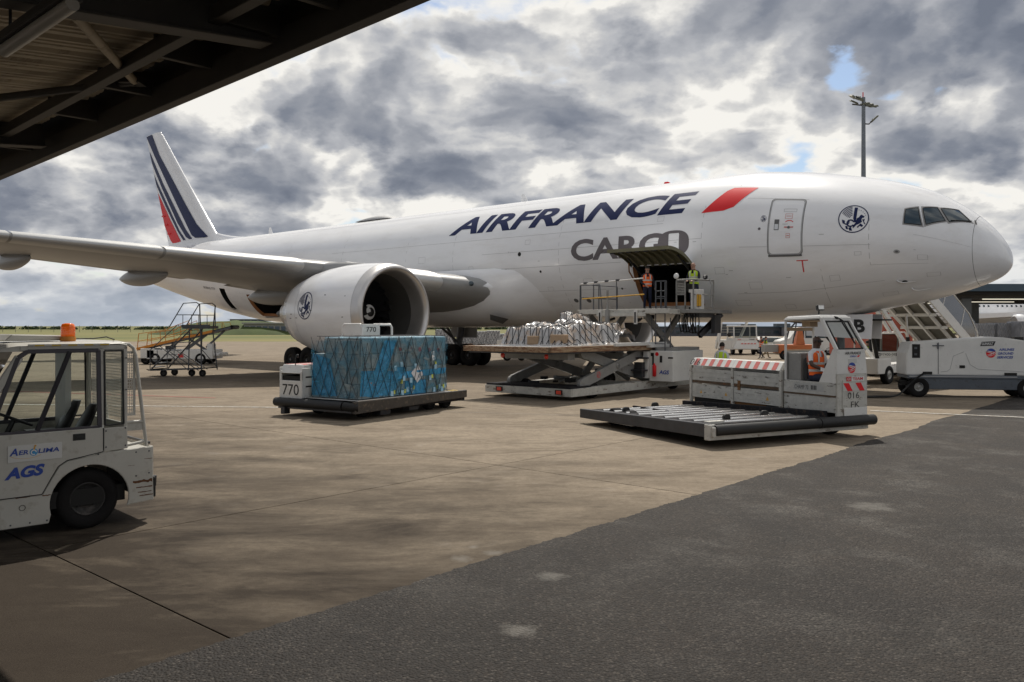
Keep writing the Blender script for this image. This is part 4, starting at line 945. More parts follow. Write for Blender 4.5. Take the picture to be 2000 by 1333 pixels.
ng = g.build('nose_gear', M['grey_steel'], PL)
for s in (-1, 1): wheel(ng, (5.75, s*.38, .54), .54, .36, s, rim='rim_grey', rr=.45)
for sg in (1, -1):
    d = MB(); d.add([], []) if False else None
    pts = [(0, 0), (2.55, .0), (2.5, -.78), (0.05, -.95)]
    d.prism([(4.45+x, 2.95+z-.02*x) for x, z in pts], (0, sg*.62, 0), (1, 0, 0), (0, 0, 1), .04*sg)
    o = d.build('nose_gear_door', M['plane_white'], PL, bevel=.006)
    if sg > 0: word('B', (5.12, .63, 2.25), (-1, 0, .0), (0, 0, 1), .40, .50, M['black_print'], o, bold=.04, off=.02)
b = MB(); b.box(4.1, 6.6, -.55, .55, 2.70, 2.76); b.build('gear_bay', M['dark'], PL)
# ------------------------------------------------------------ people
def person(label, loc, rz, pose='stand', skin='skin', top='shirt_dark', legs='trousers', vest=None, hair='hair', sc_=1.0, arms=None, group=None, short_sleeve=False, bald=False, glasses=False, gloves=False, lean=0, step=0):
    t = thing('person', label, 'person', loc, rz, group); t.scale = (sc_,)*3
    J = {}
    sit = pose == 'sit'
    if sit: hip = .50
    else: hip = .93
    J['pelvis'] = (0, 0, hip); ln = lean
    def up(h, y=0): return (0, -math.sin(ln)*h+y, hip+math.cos(ln)*h)
    J['waist'] = up(.14); J['chest'] = up(.34); J['neckb'] = up(.49); J['neck'] = up(.565); J['head1'] = up(.66, -.01); J['head2'] = up(.735, -.012); J['head3'] = up(.80, -.0)
    E_ = [('pelvis', 'waist'), ('waist', 'chest'), ('chest', 'neckb'), ('neckb', 'neck'), ('neck', 'head1'), ('head1', 'head2'), ('head2', 'head3')]
    RR = dict(pelvis=(.165, .125), waist=(.15, .115), chest=(.175, .125), neckb=(.10, .085), neck=(.058, .058), head1=(.072, .082), head2=(.083, .10), head3=(.055, .068))
    J['nose'] = tuple(Vector(J['head1'])+Vector((0, -.108, .028))); 
    for s, S_ in ((1, 'r'), (-1, 'l')):
        J['hip'+S_] = (s*.095, 0, hip-.06)
        if sit:
            J['knee'+S_] = (s*.13, -.44, hip-.02); J['ankle'+S_] = (s*.13, -.47, hip-.40); J['toe'+S_] = (s*.13, -.62, hip-.45)
        else:
            st = step*s; J['knee'+S_] = (s*.105, -.04-st*.22+abs(step)*-.02, hip-.46); J['ankle'+S_] = (s*.11, .02-st*.55, .09+(.06 if st < 0 else 0)); J['toe'+S_] = (s*.13, -.17-st*.55, .045+(.0 if st < 0 else 0))
        ch = Vector(J['chest']); J['sh'+S_] = tuple(ch+Vector((s*.185, 0, .11)))
        a = (arms or {}).get(S_, ((s*.25, .02, -.17), (s*.27, -.05, -.41)))
        J['el'+S_] = tuple(ch+Vector(a[0])); J['wr'+S_] = tuple(ch+Vector(a[1]))
        w = Vector(J['wr'+S_]); dd = (w-Vector(J['el'+S_])).normalized(); sd = Vector((0, 1, 0)) if abs(dd.y) < .7 else Vector((1, 0, 0)); n = dd.cross(sd).normalized(); sd = n.cross(dd).normalized()
        J['palm'+S_] = tuple(w+dd*.085)
        E_ += [('pelvis', 'hip'+S_), ('hip'+S_, 'knee'+S_), ('knee'+S_, 'ankle'+S_), ('ankle'+S_, 'toe'+S_), ('neckb', 'sh'+S_), ('sh'+S_, 'el'+S_), ('el'+S_, 'wr'+S_), ('wr'+S_, 'palm'+S_)]
        RR.update({'hip'+S_: (.105, .10), 'knee'+S_: (.068, .068), 'ankle'+S_: (.05, .05), 'toe'+S_: (.045, .038), 'sh'+S_: (.062, .062), 'el'+S_: (.046, .046), 'wr'+S_: (.03, .027), 'palm'+S_: (.038, .022)})
        for k, (off, l) in enumerate(((-.030, .075), (-.011, .088), (.010, .082), (.029, .064))):
            m1 = w+dd*(.10+l*.5)+sd*off*1.15+n*s*.008; m2 = w+dd*(.095+l)+sd*off*1.2+n*s*.028
            J['f%d%s' % (k, S_)] = tuple(m1); J['g%d%s' % (k, S_)] = tuple(m2); E_ += [('palm'+S_, 'f%d%s' % (k, S_)), ('f%d%s' % (k, S_), 'g%d%s' % (k, S_))]
            RR['f%d%s' % (k, S_)] = (.0095, .0095); RR['g%d%s' % (k, S_)] = (.007, .007)
        J['th'+S_] = tuple(w+dd*.06-sd*.055+n*s*.02); E_.append(('palm'+S_, 'th'+S_)); RR['th'+S_] = (.010, .010)
    RR['nose'] = (.016, .016)
    names = list(J); idx = {k: i for i, k in enumerate(names)}
    me = bpy.data.meshes.new('body'); me.from_pydata([J[k] for k in names], [(idx[a], idx[c]) for a, c in E_]+[(idx['head1'], idx['nose'])], [])
    o = bpy.data.objects.new('body_tmp', me); COL.objects.link(o)
    md = o.modifiers.new('skin', 'SKIN'); md.use_smooth_shade = True; o.modifiers.new('sub', 'SUBSURF').levels = 1
    sv = me.skin_vertices[0].data
    for k in names: sv[idx[k]].radius = RR[k]; sv[idx[k]].use_root = (k == 'pelvis')
    dg = bpy.context.evaluated_depsgraph_get(); bm_ = bpy.data.meshes.new_from_object(o.evaluated_get(dg)); bpy.data.objects.remove(o)
    bm_.name = 'body'; bm_.materials.clear()
    for m_ in (M[skin], M[top], M[legs], M['shoe'], M['glove']): bm_.materials.append(m_)
    P = {k: Vector(v) for k, v in J.items()}
    def segd(p, a, c):
        ab = c-a; tt = max(0, min(1, (p-a).dot(ab)/max(ab.length_squared, 1e-9))); return (p-(a+ab*tt)).length, tt
    for f in bm_.polygons:
        c = f.center; best = (9, None, 0)
        for a, e in E_:
            dd_, tt = segd(c, P[a], P[e]); dd_ -= min(RR[e])*.6
            if dd_ < best[0]: best = (dd_, e, tt)
        e, tt = best[1], best[2]; k = e[:2]
        mi = 1
        if e in ('neck', 'head1', 'head2', 'head3', 'nose'): mi = 0
        elif k in ('hi', 'kn', 'an') or e.startswith(('hip', 'knee', 'ankle')): mi = 2
        elif e.startswith('toe'): mi = 3
        elif k == 'wr': mi = 0 if short_sleeve else (1 if tt < .9 else 0)
        elif e.startswith('el'): mi = (0 if tt > .75 else 1) if short_sleeve else 1
        elif e[0] in 'fg' or e.startswith(('palm', 'th')): mi = 4 if gloves else 0
        if e == 'waist' and tt < .2 or e == 'pelvis': mi = 2
        f.material_index = mi; f.use_smooth = True
    body = bpy.data.objects.new('body', bm_); COL.objects.link(body); body.parent = t
    h = (P['head1']+P['head2'])/2
    fb = MB(); fb.box(-.026, .026, h.y-.097, h.y-.082, h.z-.068, h.z-.058); fb.build('mouth', mat('lips', (.2, .07, .06), .6), t)
    for s in (1, -1):
        e = MB(); e.lathe([(-.014, .001), (-.010, .009), (0, .014), (.010, .009), (.014, .001)], o=(s*.032, h.y-.078, h.z+.004), ax=(0, 1, 0), n=8); e.build('eye', M['black_print'] if glasses else mat('eye', (.05, .04, .035), .2), t)
        e = MB(); e.lathe([(-.012, .001), (-.008, .02), (.006, .027), (.012, .001)], o=(s*.083, h.y+.0, h.z-.012), ax=(1, 0, 0), n=8); e.build('ear', M[skin], t)
    if glasses:
        g = MB(); g.box(-.07, -.008, h.y-.103, h.y-.09, h.z-.014, h.z+.022); g.box(.008, .07, h.y-.103, h.y-.09, h.z-.014, h.z+.022); g.box(-.08, .08, h.y-.10, h.y-.094, h.z+.012, h.z+.02)
        for s in (1, -1): g.box(s*.076, s*.083, h.y-.10, h.y, h.z+.008, h.z+.02)
        g.build('sunglasses', M['black'], t)
    if not bald:
        hr = MB(); rows = []
        for i in range(7):
            a = R(i*15); rows.append([(.092*math.sin(a)*math.cos(q_), h.y+.006+.108*math.sin(a)*math.sin(q_), h.z+.018+.112*math.cos(a)-(.03 if math.sin(q_) > .2 and i > 4 else 0)) for q_ in [2*math.pi*j/16 for j in range(16)]])
        hr.grid([[(p[0], p[1] if p[1] > h.y-.088 else h.y-.088, p[2]) for p in r_] for r_ in rows], close=True); hr.build('hair', M[hair], t)
    if vest:
        v = MB(); rows = []; rings = [(.0, .178, .138), (.12, .172, .132), (.26, .19, .142), (.38, .20, .142), (.455, .185, .118), (.50, .13, .095)]
        for hh, rx, ry in rings:
            c = Vector(up(hh)); rows.append([(c.x+rx*math.cos(q_)*(1+.015*math.sin(q_*5+hh*9)), c.y+ry*math.sin(q_)*math.cos(ln)*(1+.02*math.cos(q_*4+hh*7)), c.z+ry*math.sin(q_)*math.sin(ln)*-1) for q_ in [2*math.pi*j/28 for j in range(28)]])
        def sk(i, j):                                   # open front and arm holes
            a = (j+.5)/28*360
            if i >= 3 and (a < 18 or a > 342 or 162 < a < 198): return True
            return 264 < a < 276 and top == 'shirt_navy' or (i >= 3 and 252 < a < 288)
        v.grid(rows, close=True, skip=sk); vo = v.build('safety_vest', M[vest], t)
        for hh, rx, ry in ((.10, .178, .137), (.245, .193, .145)):
            r_ = MB(); c = Vector(up(hh)); r_.grid([[(c.x+rx*math.cos(q_), c.y+ry*math.sin(q_), c.z+z_-ry*math.sin(q_)*math.sin(ln)) for q_ in [2*math.pi*j/28 for j in range(28)]] for z_ in (-.025, .025)], close=True, skip=lambda i, j: 264 < (j+.5)/28*360 < 276); r_.build('reflective_band', M['reflect'], vo)
        for s in (-1, 1):
            r_ = MB(); pts = [(.245, .146, -1), (.38, .147, -1), (.45, .128, -1), (.515, .0, 0), (.45, .128, 1), (.38, .147, 1), (.245, .146, 1)]; rr_ = []
            for hh, ry, q_ in pts:
                c = Vector(up(hh)); rr_.append([(s*.095+w_, c.y+q_*ry, c.z) for w_ in (-.024, .024)])
            r_.grid(rr_); r_.build('reflective_band', M['reflect'], vo)
    return t

# ------------------------------------------------------------ foreground tow tractor
T = thing('tow_tractor', 'dirty white tow tractor with amber beacon, cut by the left edge of the picture', 'tractor', (-5.22, 10.17, 0), 43.7)
# local: x to the rear (right in the picture), y away from the camera, side skin at y=0; body 1.45 wide
Wd = 1.45
def side(poly, nm, m, y=0, th=.03, parent=T, bevel=.006, **k):
    b = MB(); b.prism(poly, (0, y, 0), (1, 0, 0), (0, 0, 1), -th); return b.build(nm, m, parent, bevel=bevel, **k)
def arcp(cx, cz, r, a0, a1, n=14, sx=1): return [(cx+sx*r*math.cos(R(a0+(a1-a0)*i/n)), cz+r*math.sin(R(a0+(a1-a0)*i/n))) for i in range(n+1)]
arch = arcp(.06, .37, .43, 205, -18, 22, 1.05)
for y, sg in ((0, -.03), (Wd, .03)):
    lower = [(-.9-1.3, .16), (-.47, .16)]+[p for p in arch]+[(.54, .25), (.82, .27), (.80, .95), (.50, .95), (.21, .92), (-.22, .87), (-.34, .78), (-.47, .52), (-2.2, .52)]
    side([(-2.2, .16), (-.40, .16)]+arch[1:]+[(.54, .25), (.82, .27), (.80, .955), (.215, .935), (-.20, .875), (-.29, .82), (-.36, .70), (-.47, .51), (-2.2, .51)], 'rear_body_side', M['tug_white'], y, sg, bevel=.008)
    # cab side below the windows and roof rail
    side([(-2.2, .515), (-.475, .515), (-.37, .705), (-.30, .825), (-.205, .885), (.205, .945), (.205, 1.245), (-2.2, 1.245)], 'cab_door', M['tug_white'], y-.008 if not y else y+.008, sg, bevel=.006)
    side([(.215, .945), (.50, .96), (.49, 1.235), (.215, 1.235)], 'rear_quarter_panel', M['tug_white'], y, sg)
dw = [(-1.02, 1.25), (.17, 1.25), (.155, 2.2), (-.62, 2.2), (-.72, 2.13)]
frame_dark = mat('window_frame_dark', (.05, .045, .055), .45, var=.15)
def frame(poly, w, nm, m, y, th, par=T):
    b = MB(); n = len(poly)
    for i in range(n):
        a, c = poly[i], poly[(i+1) % n]; b.bar((a[0], y, a[1]), (c[0], y, c[1]), w, th, up=(0, 1, 0)) if False else b.bar((a[0], y, a[1]), (c[0], y, c[1]), th, w)
    return b.build(nm, m, par, bevel=.003)
for y, q in ((-.012, 1), (Wd+.012, -1)):
    fr = frame(dw, .05, 'door_window_frame', frame_dark, y, .03)
    frame([(-.17, 2.19), (-.52, 1.27)], .05, 'sliding_window_bar', frame_dark, y-.006*q, .035, fr)
    b = MB(); b.add([(x, y+.004*q, z) for x, z in dw], [tuple(range(len(dw)))]); b.build('window_glass', M['glass'], fr)
    qw = [(.235, 1.27), (.455, 1.27), (.44, 2.19), (.225, 2.19)]
    f2 = frame(qw, .02, 'quarter_window_frame', M['black'], y, .02); b = MB(); b.add([(x, y+.004*q, z) for x, z in qw], [(0, 1, 2, 3)]); b.build('window_glass', M['glass'], f2)
    b = MB(); b.bar((-.70, y+.02*q, 2.14), (-1.30, y+.02*q, 1.15), .06, .09); b.build('front_pillar', M['tug_white'], T, bevel=.01)
    b = MB(); b.box(.165, .225, y-.0, y+.05*q, 1.24, 2.24); b.box(.452, .50, y, y+.05*q, .96, 2.24); b.box(-.70, .50, y, y+.05*q, 2.205, 2.27); b.build('cab_pillar', M['tug_white'], T, bevel=.008)
# roof with rounded edge
b = MB(); prof = [(-1.0, 2.20), (-.95, 2.27), (-.72, 2.30), (.40, 2.315), (.47, 2.30), (.50, 2.25)]
b.grid([[(x, y, z-(.035 if y in (-.02, Wd+.02) else 0)) for y in (-.02, .05, Wd-.05, Wd+.02)] for x, z in prof], smooth=True)
b.box(-.9, .49, 0, Wd, 2.20, 2.26); b.build('roof', M['tug_white'], T)
b = MB(); b.box(-.62, .28, -.035, -.02, 2.262, 2.285); b.build('gutter_strip', M['tug_white'], T)
hz = MB(); hz.box(-.05, .05, -.037, -.034, 2.262, 2.278); hm = hz.mesh('hazard_strip', M['hazard_yellow'])
for k in range(5): put('hazard_strip', hm, T, (-.50+.18*k, 0, 0))
b = MB(); b.hexa([(-.78, .35, 2.32), (-.14, .35, 2.32), (-.14, 1.0, 2.32), (-.78, 1.0, 2.32), (-.70, .35, 2.40), (-.16, .35, 2.385), (-.16, 1.0, 2.385), (-.70, 1.0, 2.40)]); b.build('roof_hatch', M['tug_white'], T, bevel=.012)
bc = MB(); bc.lathe([(0, .085), (.03, .09), (.06, .085)], o=(-.10, .30, 2.31), ax=(0, 0, 1), n=24); bo = bc.build('warning_beacon', M['orange'], T)
bc = MB(); bc.lathe([(0, .078), (.02, .08), (.13, .078), (.155, .066), (.165, .03), (.165, .001)]+[], o=(-.10, .30, 2.37), ax=(0, 0, 1), n=28)
for k in range(5): bc.lathe([(.02+.022*k, .081), (.026+.022*k, .083), (.032+.022*k, .081)], o=(-.10, .30, 2.37), ax=(0, 0, 1), n=28)
bc.build('beacon_dome', M['beacon'], bo)
# rear of cab, mesh guard and tubular hoop
b = MB(); b.box(.46, .49, .05, Wd-.05, .95, 1.28); b.box(.46, .49, .02, .10, 1.28, 2.24); b.box(.46, .49, Wd-.1, Wd-.02, 1.28, 2.24); b.build('cab_rear_wall', M['tug_white'], T)
b = MB(); b.box(.05, .12, Wd-.5, Wd-.05, .9, 2.2); b.build('inner_partition', M['cabin_panel'] if False else M['truck_white'], T)
for y in (.03, Wd-.03):
    b = MB(); b.tube([(.44, y, 2.275), (.53, y, 2.268), (.585, y, 2.22), (.615, y, 2.12), (.745, y, .96)], .022, n=10); b.tube([(.50, y, 1.28), (.70, y, 1.28)], .02); b.tube([(.5, y, .99), (.73, y, 1.02)], .02); b.build('tube_hoop', M['tug_white'], T)
    b = MB(); b.box(.50, .71, y-.004, y+.004, 1.17, 1.29); b.build('gusset_plate', M['tug_white'], T)
mg = MB(); mg.box(.50, .62, .05, .06, 1.36, 1.39); mg.box(.50, .62, .05, .06, 2.15, 2.18); mg.box(.59, .62, .05, .06, 1.39, 2.15)
for k in range(20): mg.bar((.50, .055, 1.40+.038*k), (.60, .055, 1.40+.038*k), .006)
for k in range(3): mg.bar((.52+.028*k, .055, 1.38), (.52+.028*k, .055, 2.16), .006)
mg.build('mesh_guard', M['tug_white'], T)
mg = MB()
for k in range(22): mg.bar((.50, .1, 1.34+.038*k), (.50, Wd-.1, 1.34+.038*k), .006)
for k in range(30): mg.bar((.50, .12+.042*k, 1.32), (.50, .12+.042*k, 2.18), .006)
mg.build('rear_window_grille', M['tug_white'], T)
# rear deck and bumper
b = MB(); b.box(.22, .80, .03, Wd-.03, .90, .94); b.build('rear_deck', M['tug_white'], T, bevel=.006)
b = MB(); b.box(.80, .825, .0, Wd, .27, .955); b.build('rear_plate', M['worn_white'], T, bevel=.006)
b = MB(); b.box(.815, .85, -.02, .12, .30, .56); b.build('rubber_buffer', M['black'], T, bevel=.01)
for (x0, z0, x1, z1) in ((.56, .50, .80, .545), (.60, .44, .80, .455), (.62, .38, .79, .392), (.64, .335, .81, .35), (.70, .80, .80, .808), (.50, .735, .58, .74), (-.47, .49, -.38, .505), (-.75, .50, -.60, .508)):
    rs = random.Random(int(x0*900+z0*77)); pts = [(x0+(x1-x0)*k/9, z1+rs.uniform(-.3, .1)*(z1-z0)) for k in range(10)]+[(x1-(x1-x0)*k/9, z0+rs.uniform(-.1, .35)*(z1-z0)) for k in range(10)]
    b = MB(); b.add([(x, -.0315-.0, z) for x, z in pts], [tuple(range(20))]); b.v = [(x, -.0318, z) for x, y, z in b.v]; b.build('rust_patch', mat('bare_rust', (.13, .055, .022), .85, var=.4, vscale=30), T)
# rubber seals, bolts, steps and grime traps that the panels carry
sm_b = MB(); sm_b.lathe([(0, .011), (.006, .009), (.007, .001)], ax=(0, -1, 0), n=8); bolt_me = sm_b.mesh('panel_bolt', M['grey_steel'])
for x, z in ((-.42, .20), (-.6, .20), (-.8, .20), (.24, 1.0), (.24, 1.2), (.47, 1.0), (.47, 1.22), (.60, .90), (.76, .90), (.60, .60), (.76, .62), (.15, .92), (-.15, 1.22), (-.45, 1.22), (.48, 1.7), (.48, 2.1)): put('panel_bolt', bolt_me, T, (x, -.031, z))
b = MB(); b.tube([(.208, -.036, .96), (.208, -.036, 1.24)], .006, n=5); b.tube([(.208, -.036, .95), (-.205, -.036, .885), (-.30, -.036, .825), (-.37, -.036, .705), (-.475, -.036, .515), (-2.2, -.036, .512)], .006, n=5); b.build('door_gap', M['black'], T)
b = MB(); b.box(.805, .83, .12, 1.3, .97, 1.0); b.tube([(.84, .3, .40), (.95, .3, .40), (.95, .3, .52)], .03); b.build('tow_hitch', M['steel'], T)
b = MB(); b.tube([(.36, .05, 2.33), (.38, .4, 2.36), (.2, .34, 2.34), (-.02, .32, 2.34)], .008, n=5); b.build('beacon_cable', M['black'], T)
# underbody, seats, wheel, floor
b = MB(); b.box(-2.1, .5, .08, Wd-.08, .30, .50); b.box(-.5, -.44, .04, Wd-.04, .3, .9); b.box(.7, .8, .06, Wd-.06, .3, .9); b.build('chassis', M['dark'], T)
b = MB(); b.box(-2.1, .45, .05, Wd-.05, .86, .90); b.box(-2.1, -.5, .05, Wd-.05, .52, .56); b.build('cab_floor', M['dark'], T)
b = MB(); b.box(-1.25, -.98, .1, Wd-.1, .55, 1.22); b.box(-1.0, -.82, .62, 1.02, 1.15, 1.42); b.build('dashboard', M['seat_black'], T, bevel=.03)
b = MB(); b.lathe([(0, .19)], n=4) if False else None
rows = []
for i in range(29): pass
b = MB(); a0 = Vector((.42, 0, .9)).normalized(); u_ = Vector((0, 1, 0)); w_ = a0.cross(u_); c0 = Vector((-.66, .42, 1.38))
b.tube([c0+(u_*math.cos(2*math.pi*i/28)+w_*math.sin(2*math.pi*i/28))*.20 for i in range(28)], .017, n=7, closed=True)
for k in range(3): q = 2*math.pi*k/3+.5; b.bar(c0, c0+(u_*math.cos(q)+w_*math.sin(q))*.2, .03, .015)
b.tube([c0, c0-a0*.32], .03); b.build('steering_wheel', M['seat_black'], T)
for y in (.28, .98):
    b = MB(); b.box(-.38, .05, y-.22, y+.22, .9, 1.16)
    rows = []
    for i in range(9):
        q = i/8; x = .0+.20*q; h = 1.12+.40*q; w = .21*(1-.45*q**3); rows.append([(x+.07*math.cos(a)*(1-.4*q), y+w*math.sin(a), h) for a in [2*math.pi*j/14 for j in range(14)]])
    b.grid(rows, close=True); b.add(rows[-1], [tuple(range(14))]); b.build('seat', M['seat_black'], T, bevel=.0)
# inner drip: handle, signs
b = MB(); b.box(-.14, .0+.0, -.045, -.0385, 1.115, 1.195); ho = b.build('door_handle', M['black'], T, bevel=.006); b = MB(); b.box(-.11, -.03, -.052, -.045, 1.14, 1.17); b.build('handle_lever', M['black'], ho, bevel=.004)
b = MB(); b.box(-.83, -.262, -.0465, -.0385, .925, 1.115); sg_ = b.build('company_sign', mat('sign_plate', (.60, .595, .57), .4, var=.03), T)
word('A', (-.815, -.0475, 1.0), (1, 0, .0), (0, 0, 1), .085, .085, M['blue'], sg_, bold=.03, shear=.25); word('ER', (-.72, -.0475, 1.005), (1, 0, 0), (0, 0, 1), .10, .052, M['blue'], sg_, bold=.02, shear=.15)
b = MB(); b.lathe([(0, .043), (.002, .001)], o=(-.565, -.0475, 1.025), ax=(0, -1, 0), n=24); b.build('globe_mark', M['cyan'], sg_)
decal(ring(0, 0, .02, .032, 16, 0, 300), lambda x, y: Vector((-.565+x, -.0515, 1.022+y)), M['white_print'], sg_, 'globe_mark', .1)
b = MB(); b.add([(-.58+.005, -.0505, 1.04), (-.555, -.0505, 1.04), (-.548, -.0505, 1.085), (-.562, -.0505, 1.092)], [(0, 1, 2, 3)]); b.lathe([(0, .012), (.001, .001)], o=(-.548, -.0505, 1.098), ax=(0, -1, 0), n=10); b.build('figure_mark', M['gold'], sg_)
word('LIMA', (-.518, -.0475, 1.008), (1, 0, 0), (0, 0, 1), .225, .052, M['blue'], sg_, bold=.02, shear=.15)
decal(ring(0, 0, 1.0, 1.05, 16, 200, 330), lambda x, y: Vector((-.64+x*.17, -.0472, 1.02+y*.062)), M['gold'], sg_, 'swoosh', .1)
word('AGS', (-.865, -.0385, .725), (1, 0, .052), (0, 0, 1), .42, .135, M['blue'], T, bold=.05, shear=.25)
b = MB(); b.lathe([(0, .035), (.004, .03), (-.02, .025), (-.02, .001)], o=(-.68, -.032, .385), ax=(0, -1, 0), n=16); b.build('fuel_cap', M['black'], T)
b = MB(); b.box(-1.9, -.56, -.004, .0, .505, .512); b.build('body_seam', M['seam'], T)
for k in ((.208, .95), (.208, 1.22)):
    b = MB(); b.box(k[0]-.008, k[0]+.012, -.016, -.006, k[1], k[1]+.05); b.build('door_hinge', M['truck_white'], T)
wheel(T, (.06, .19, .37), .37, .26, -1, rim='rim_dark', rr=.55); wheel(T, (.06, Wd-.19, .37), .37, .26, 1, rim='rim_dark', rr=.55)
wheel(T, (-1.6, .19, .33), .33, .22, -1, rim='rim_dark', rr=.55); wheel(T, (-1.6, Wd-.19, .33), .33, .22, 1, rim='rim_dark', rr=.55)
b = MB(); b.add([(-1.27, .05, 1.2), (-1.27, Wd-.05, 1.2), (-.75, Wd-.05, 2.22), (-.75, .05, 2.22)], [(0, 1, 2, 3)]); b.build('windscreen', M['glass'], T)
b = MB(); b.box(-2.2, -1.24, .0, Wd, .9, 1.2); b.box(-2.25, -2.2, 0, Wd, .2, 1.18); b.build('bonnet', M['tug_white'], T, bevel=.03)
b = MB(); b.tube([(-.98, .75, 2.2), (-.95, .5, 1.25)], .02); b.build('centre_post', M['dark'], T)

# ------------------------------------------------------------ transporter 016
def frame_at(N, ang, name, label, cat, **k): return thing(name, label, cat, (N[0], N[1], 0), ang, **k)
X6 = frame_at((4.0, 16.95), 26.5, 'cargo_transporter', 'battered white roller-deck transporter with a striped fence, driver in its open cab', 'transporter')
DW, DL = 3.5, 5.05       # deck width to the cab (x), length (y)
zd = lambda y: .50-.026*y
b = MB(); b.hexa([(.12, .12, .20), (DW, .12, .20), (DW, DL-.1, .14), (.12, DL-.1, .14), (.12, .12, .475), (DW, .12, .475), (DW, DL-.1, .348), (.12, DL-.1, .348)]); b.build('deck_pan', M['deck'], X6)
b = MB(); b.hexa([(0, 0, .22), (.12, 0, .22), (.12, DL, .14), (0, DL, .14), (0, 0, zd(0)), (.12, 0, zd(0)), (.12, DL, zd(DL)), (0, DL, zd(DL))]); b.build('side_rail', M['steel'], X6, bevel=.01)
b = MB(); b.hexa([(0, 0, .16), (4.62, 0, .16), (4.62, .14, .16), (0, .14, .16), (0, 0, .26), (4.62, 0, .26), (4.62, .14, .26), (0, .14, .26)]); b.build('front_beam', M['worn_white'], X6, bevel=.008)
b = MB(); b.tube([(.10, -.05, .37), (3.0, -.05, .37)], .115, n=16); b.tube([(3.02, -.05, .37), (4.72, -.05, .37)], .12, n=16); b.tube([(4.70, -.04, .37), (4.72, .25, .37)], .10, n=12); b.build('rubber_bumper', M['black'], X6)
b = MB(); b.box(-.02, .14, -.06, .12, .17, .49); b.box(.02, .10, -.12, -.05, .24, .44); b.build('corner_post', M['scraped_white'], X6, bevel=.01)
b = MB(); b.box(.12, .55, .15, .30, .42, .53); b.build('end_stop', M['worn_white'], X6, bevel=.006)
ro = MB(); ro.tube([(.35, 0, 0), (3.15, 0, 0)], .05, n=14); ro.tube([(.25, 0, 0), (.35, 0, 0)], .02); ro.tube([(3.15, 0, 0), (3.3, 0, 0)], .02); rm_ = ro.mesh('roller', [M['roller']])
for k in range(9): put('roller', rm_, X6, (0, .42+.51*k, zd(.42+.51*k)-.043))
b = MB(); b.box(1.50, 1.58, .2, DL-.2, .30, .40)
for x in (.30, 3.24): b.hexa([(x-.05, .2, .3), (x+.05, .2, .3), (x+.05, DL-.15, .2), (x-.05, DL-.15, .2), (x-.05, .2, .46), (x+.05, .2, .46), (x+.05, DL-.15, .33), (x-.05, DL-.15, .33)])
b.build('roller_frame', M['deck'], X6)
gk = MB(); gk.prism([(-.10, 0), (.10, 0), (.09, .07), (.05, .11), (-.05, .11), (-.09, .07)], (0, 0, 0), (1, 0, 0), (0, 0, 1), .08); gm = gk.mesh('pallet_stop', M['black'], bevel=.01)
for x, y in ((.62, 3.9), (2.2, 4.85), (1.25, .95), (2.6, 1.2)): put('pallet_stop', gm, X6, (x, y, zd(y)-.02), (0, 0, rnd.uniform(-.2, .2)))
b = MB(); b.hexa([(3.36, .15, .28), (3.50, .15, .28), (3.5, DL+.1, .2), (3.36, DL+.1, .2), (3.36, .15, .60), (3.5, .15, .60), (3.5, DL+.1, .44), (3.36, DL+.1, .44)]); b.build('inner_kerb', M['deck'], X6, bevel=.01)
b = MB(); b.hexa([(.8, -.0, .14), (2.4, 0, .14), (2.3, .2, .05), (.9, .2, .05), (.7, 0, .3), (2.5, 0, .3), (2.5, .2, .3), (.7, .2, .3)]) if False else None
for (x, y, sx) in ((.55, 4.2, 1), (.55, 3.55, 1), (4.15, 3.8, 1), (.9, 1.1, 1)): wheel(X6, (x, y, .22), .22, .26, -1, axis='x', rim='rim_dark', rr=.45)
wheel(X6, (4.05, .62, .26), .26, .30, -1, axis='x', rim='rim_dark', rr=.45)
b = MB(); b.hexa([(.2, 3.0, .12), (.5, 3.0, .12), (.5, 4.8, .12), (.2, 4.8, .12), (.1, 2.6, .3), (.5, 2.6, .3), (.5, 5.0, .22), (.1, 5.0, .22)]); b.box(.9, 3.2, .4, .9, .12, .26); b.build('underframe', M['truck_white'], X6)
# fence of worn boards along the machine bay
fx0, fx1 = 3.58, 4.0; fy0, fy1 = 1.62, 5.05
fr = MB()
for y in (fy0, (fy0+fy1)/2-.02, fy1-.06): fr.box(fx0-.03, fx0+.05, y, y+.08, .42-.02*y, 1.42)
fo = fr.build('fence_post', M['worn_white'], X6, bevel=.006)
ymid = (fy0+fy1)/2
for ya, yb in ((fy0+.09, ymid-.03), (ymid+.07, fy1-.07)):
    for za, zb_ in ((1.02, 1.34), (.56, .92)):
        b = MB(); b.box(fx0-.005, fx0+.035, ya, yb, za, zb_)
        for z in (za+.10, za+.22): b.box(fx0-.012, fx0-.004, ya+.02, yb-.02, z, z+.012)
        b.build('fence_board', M['scraped_white'], X6, bevel=.006)
    b = MB(); b.box(fx0+.0, fx0+.03, ya, yb, .95, 1.04); b.build('fence_board', mat('rusty_board', (.10, .065, .04), .8, var=.4, vscale=8, dirt=RUST, dirt_amt=.9, dscale=5), X6)
    b = MB(); b.hexa([(fx0-.04, ya-.05, 1.42), (fx0-.04, yb+.05, 1.42), (fx1, yb+.05, 1.42), (fx1, ya-.05, 1.42), (fx0+.10, ya-.05, 1.62), (fx0+.10, yb+.05, 1.62), (fx1, yb+.05, 1.62), (fx1, ya-.05, 1.62)]); lid = b.build('bay_lid', M['truck_white'], X6, bevel=.006)
    n = 5
    for k in range(n):
        y = ya+.05+(yb-ya)*(k+.1)/n; b = MB(); b.add([(fx0-.0355, y, 1.432), (fx0-.0355, y+.15, 1.432), (fx0+.0885, y+.15, 1.610), (fx0+.0885, y, 1.610)], [(0, 3, 2, 1)]); b.build('red_stripe', M['pale_red'], lid)
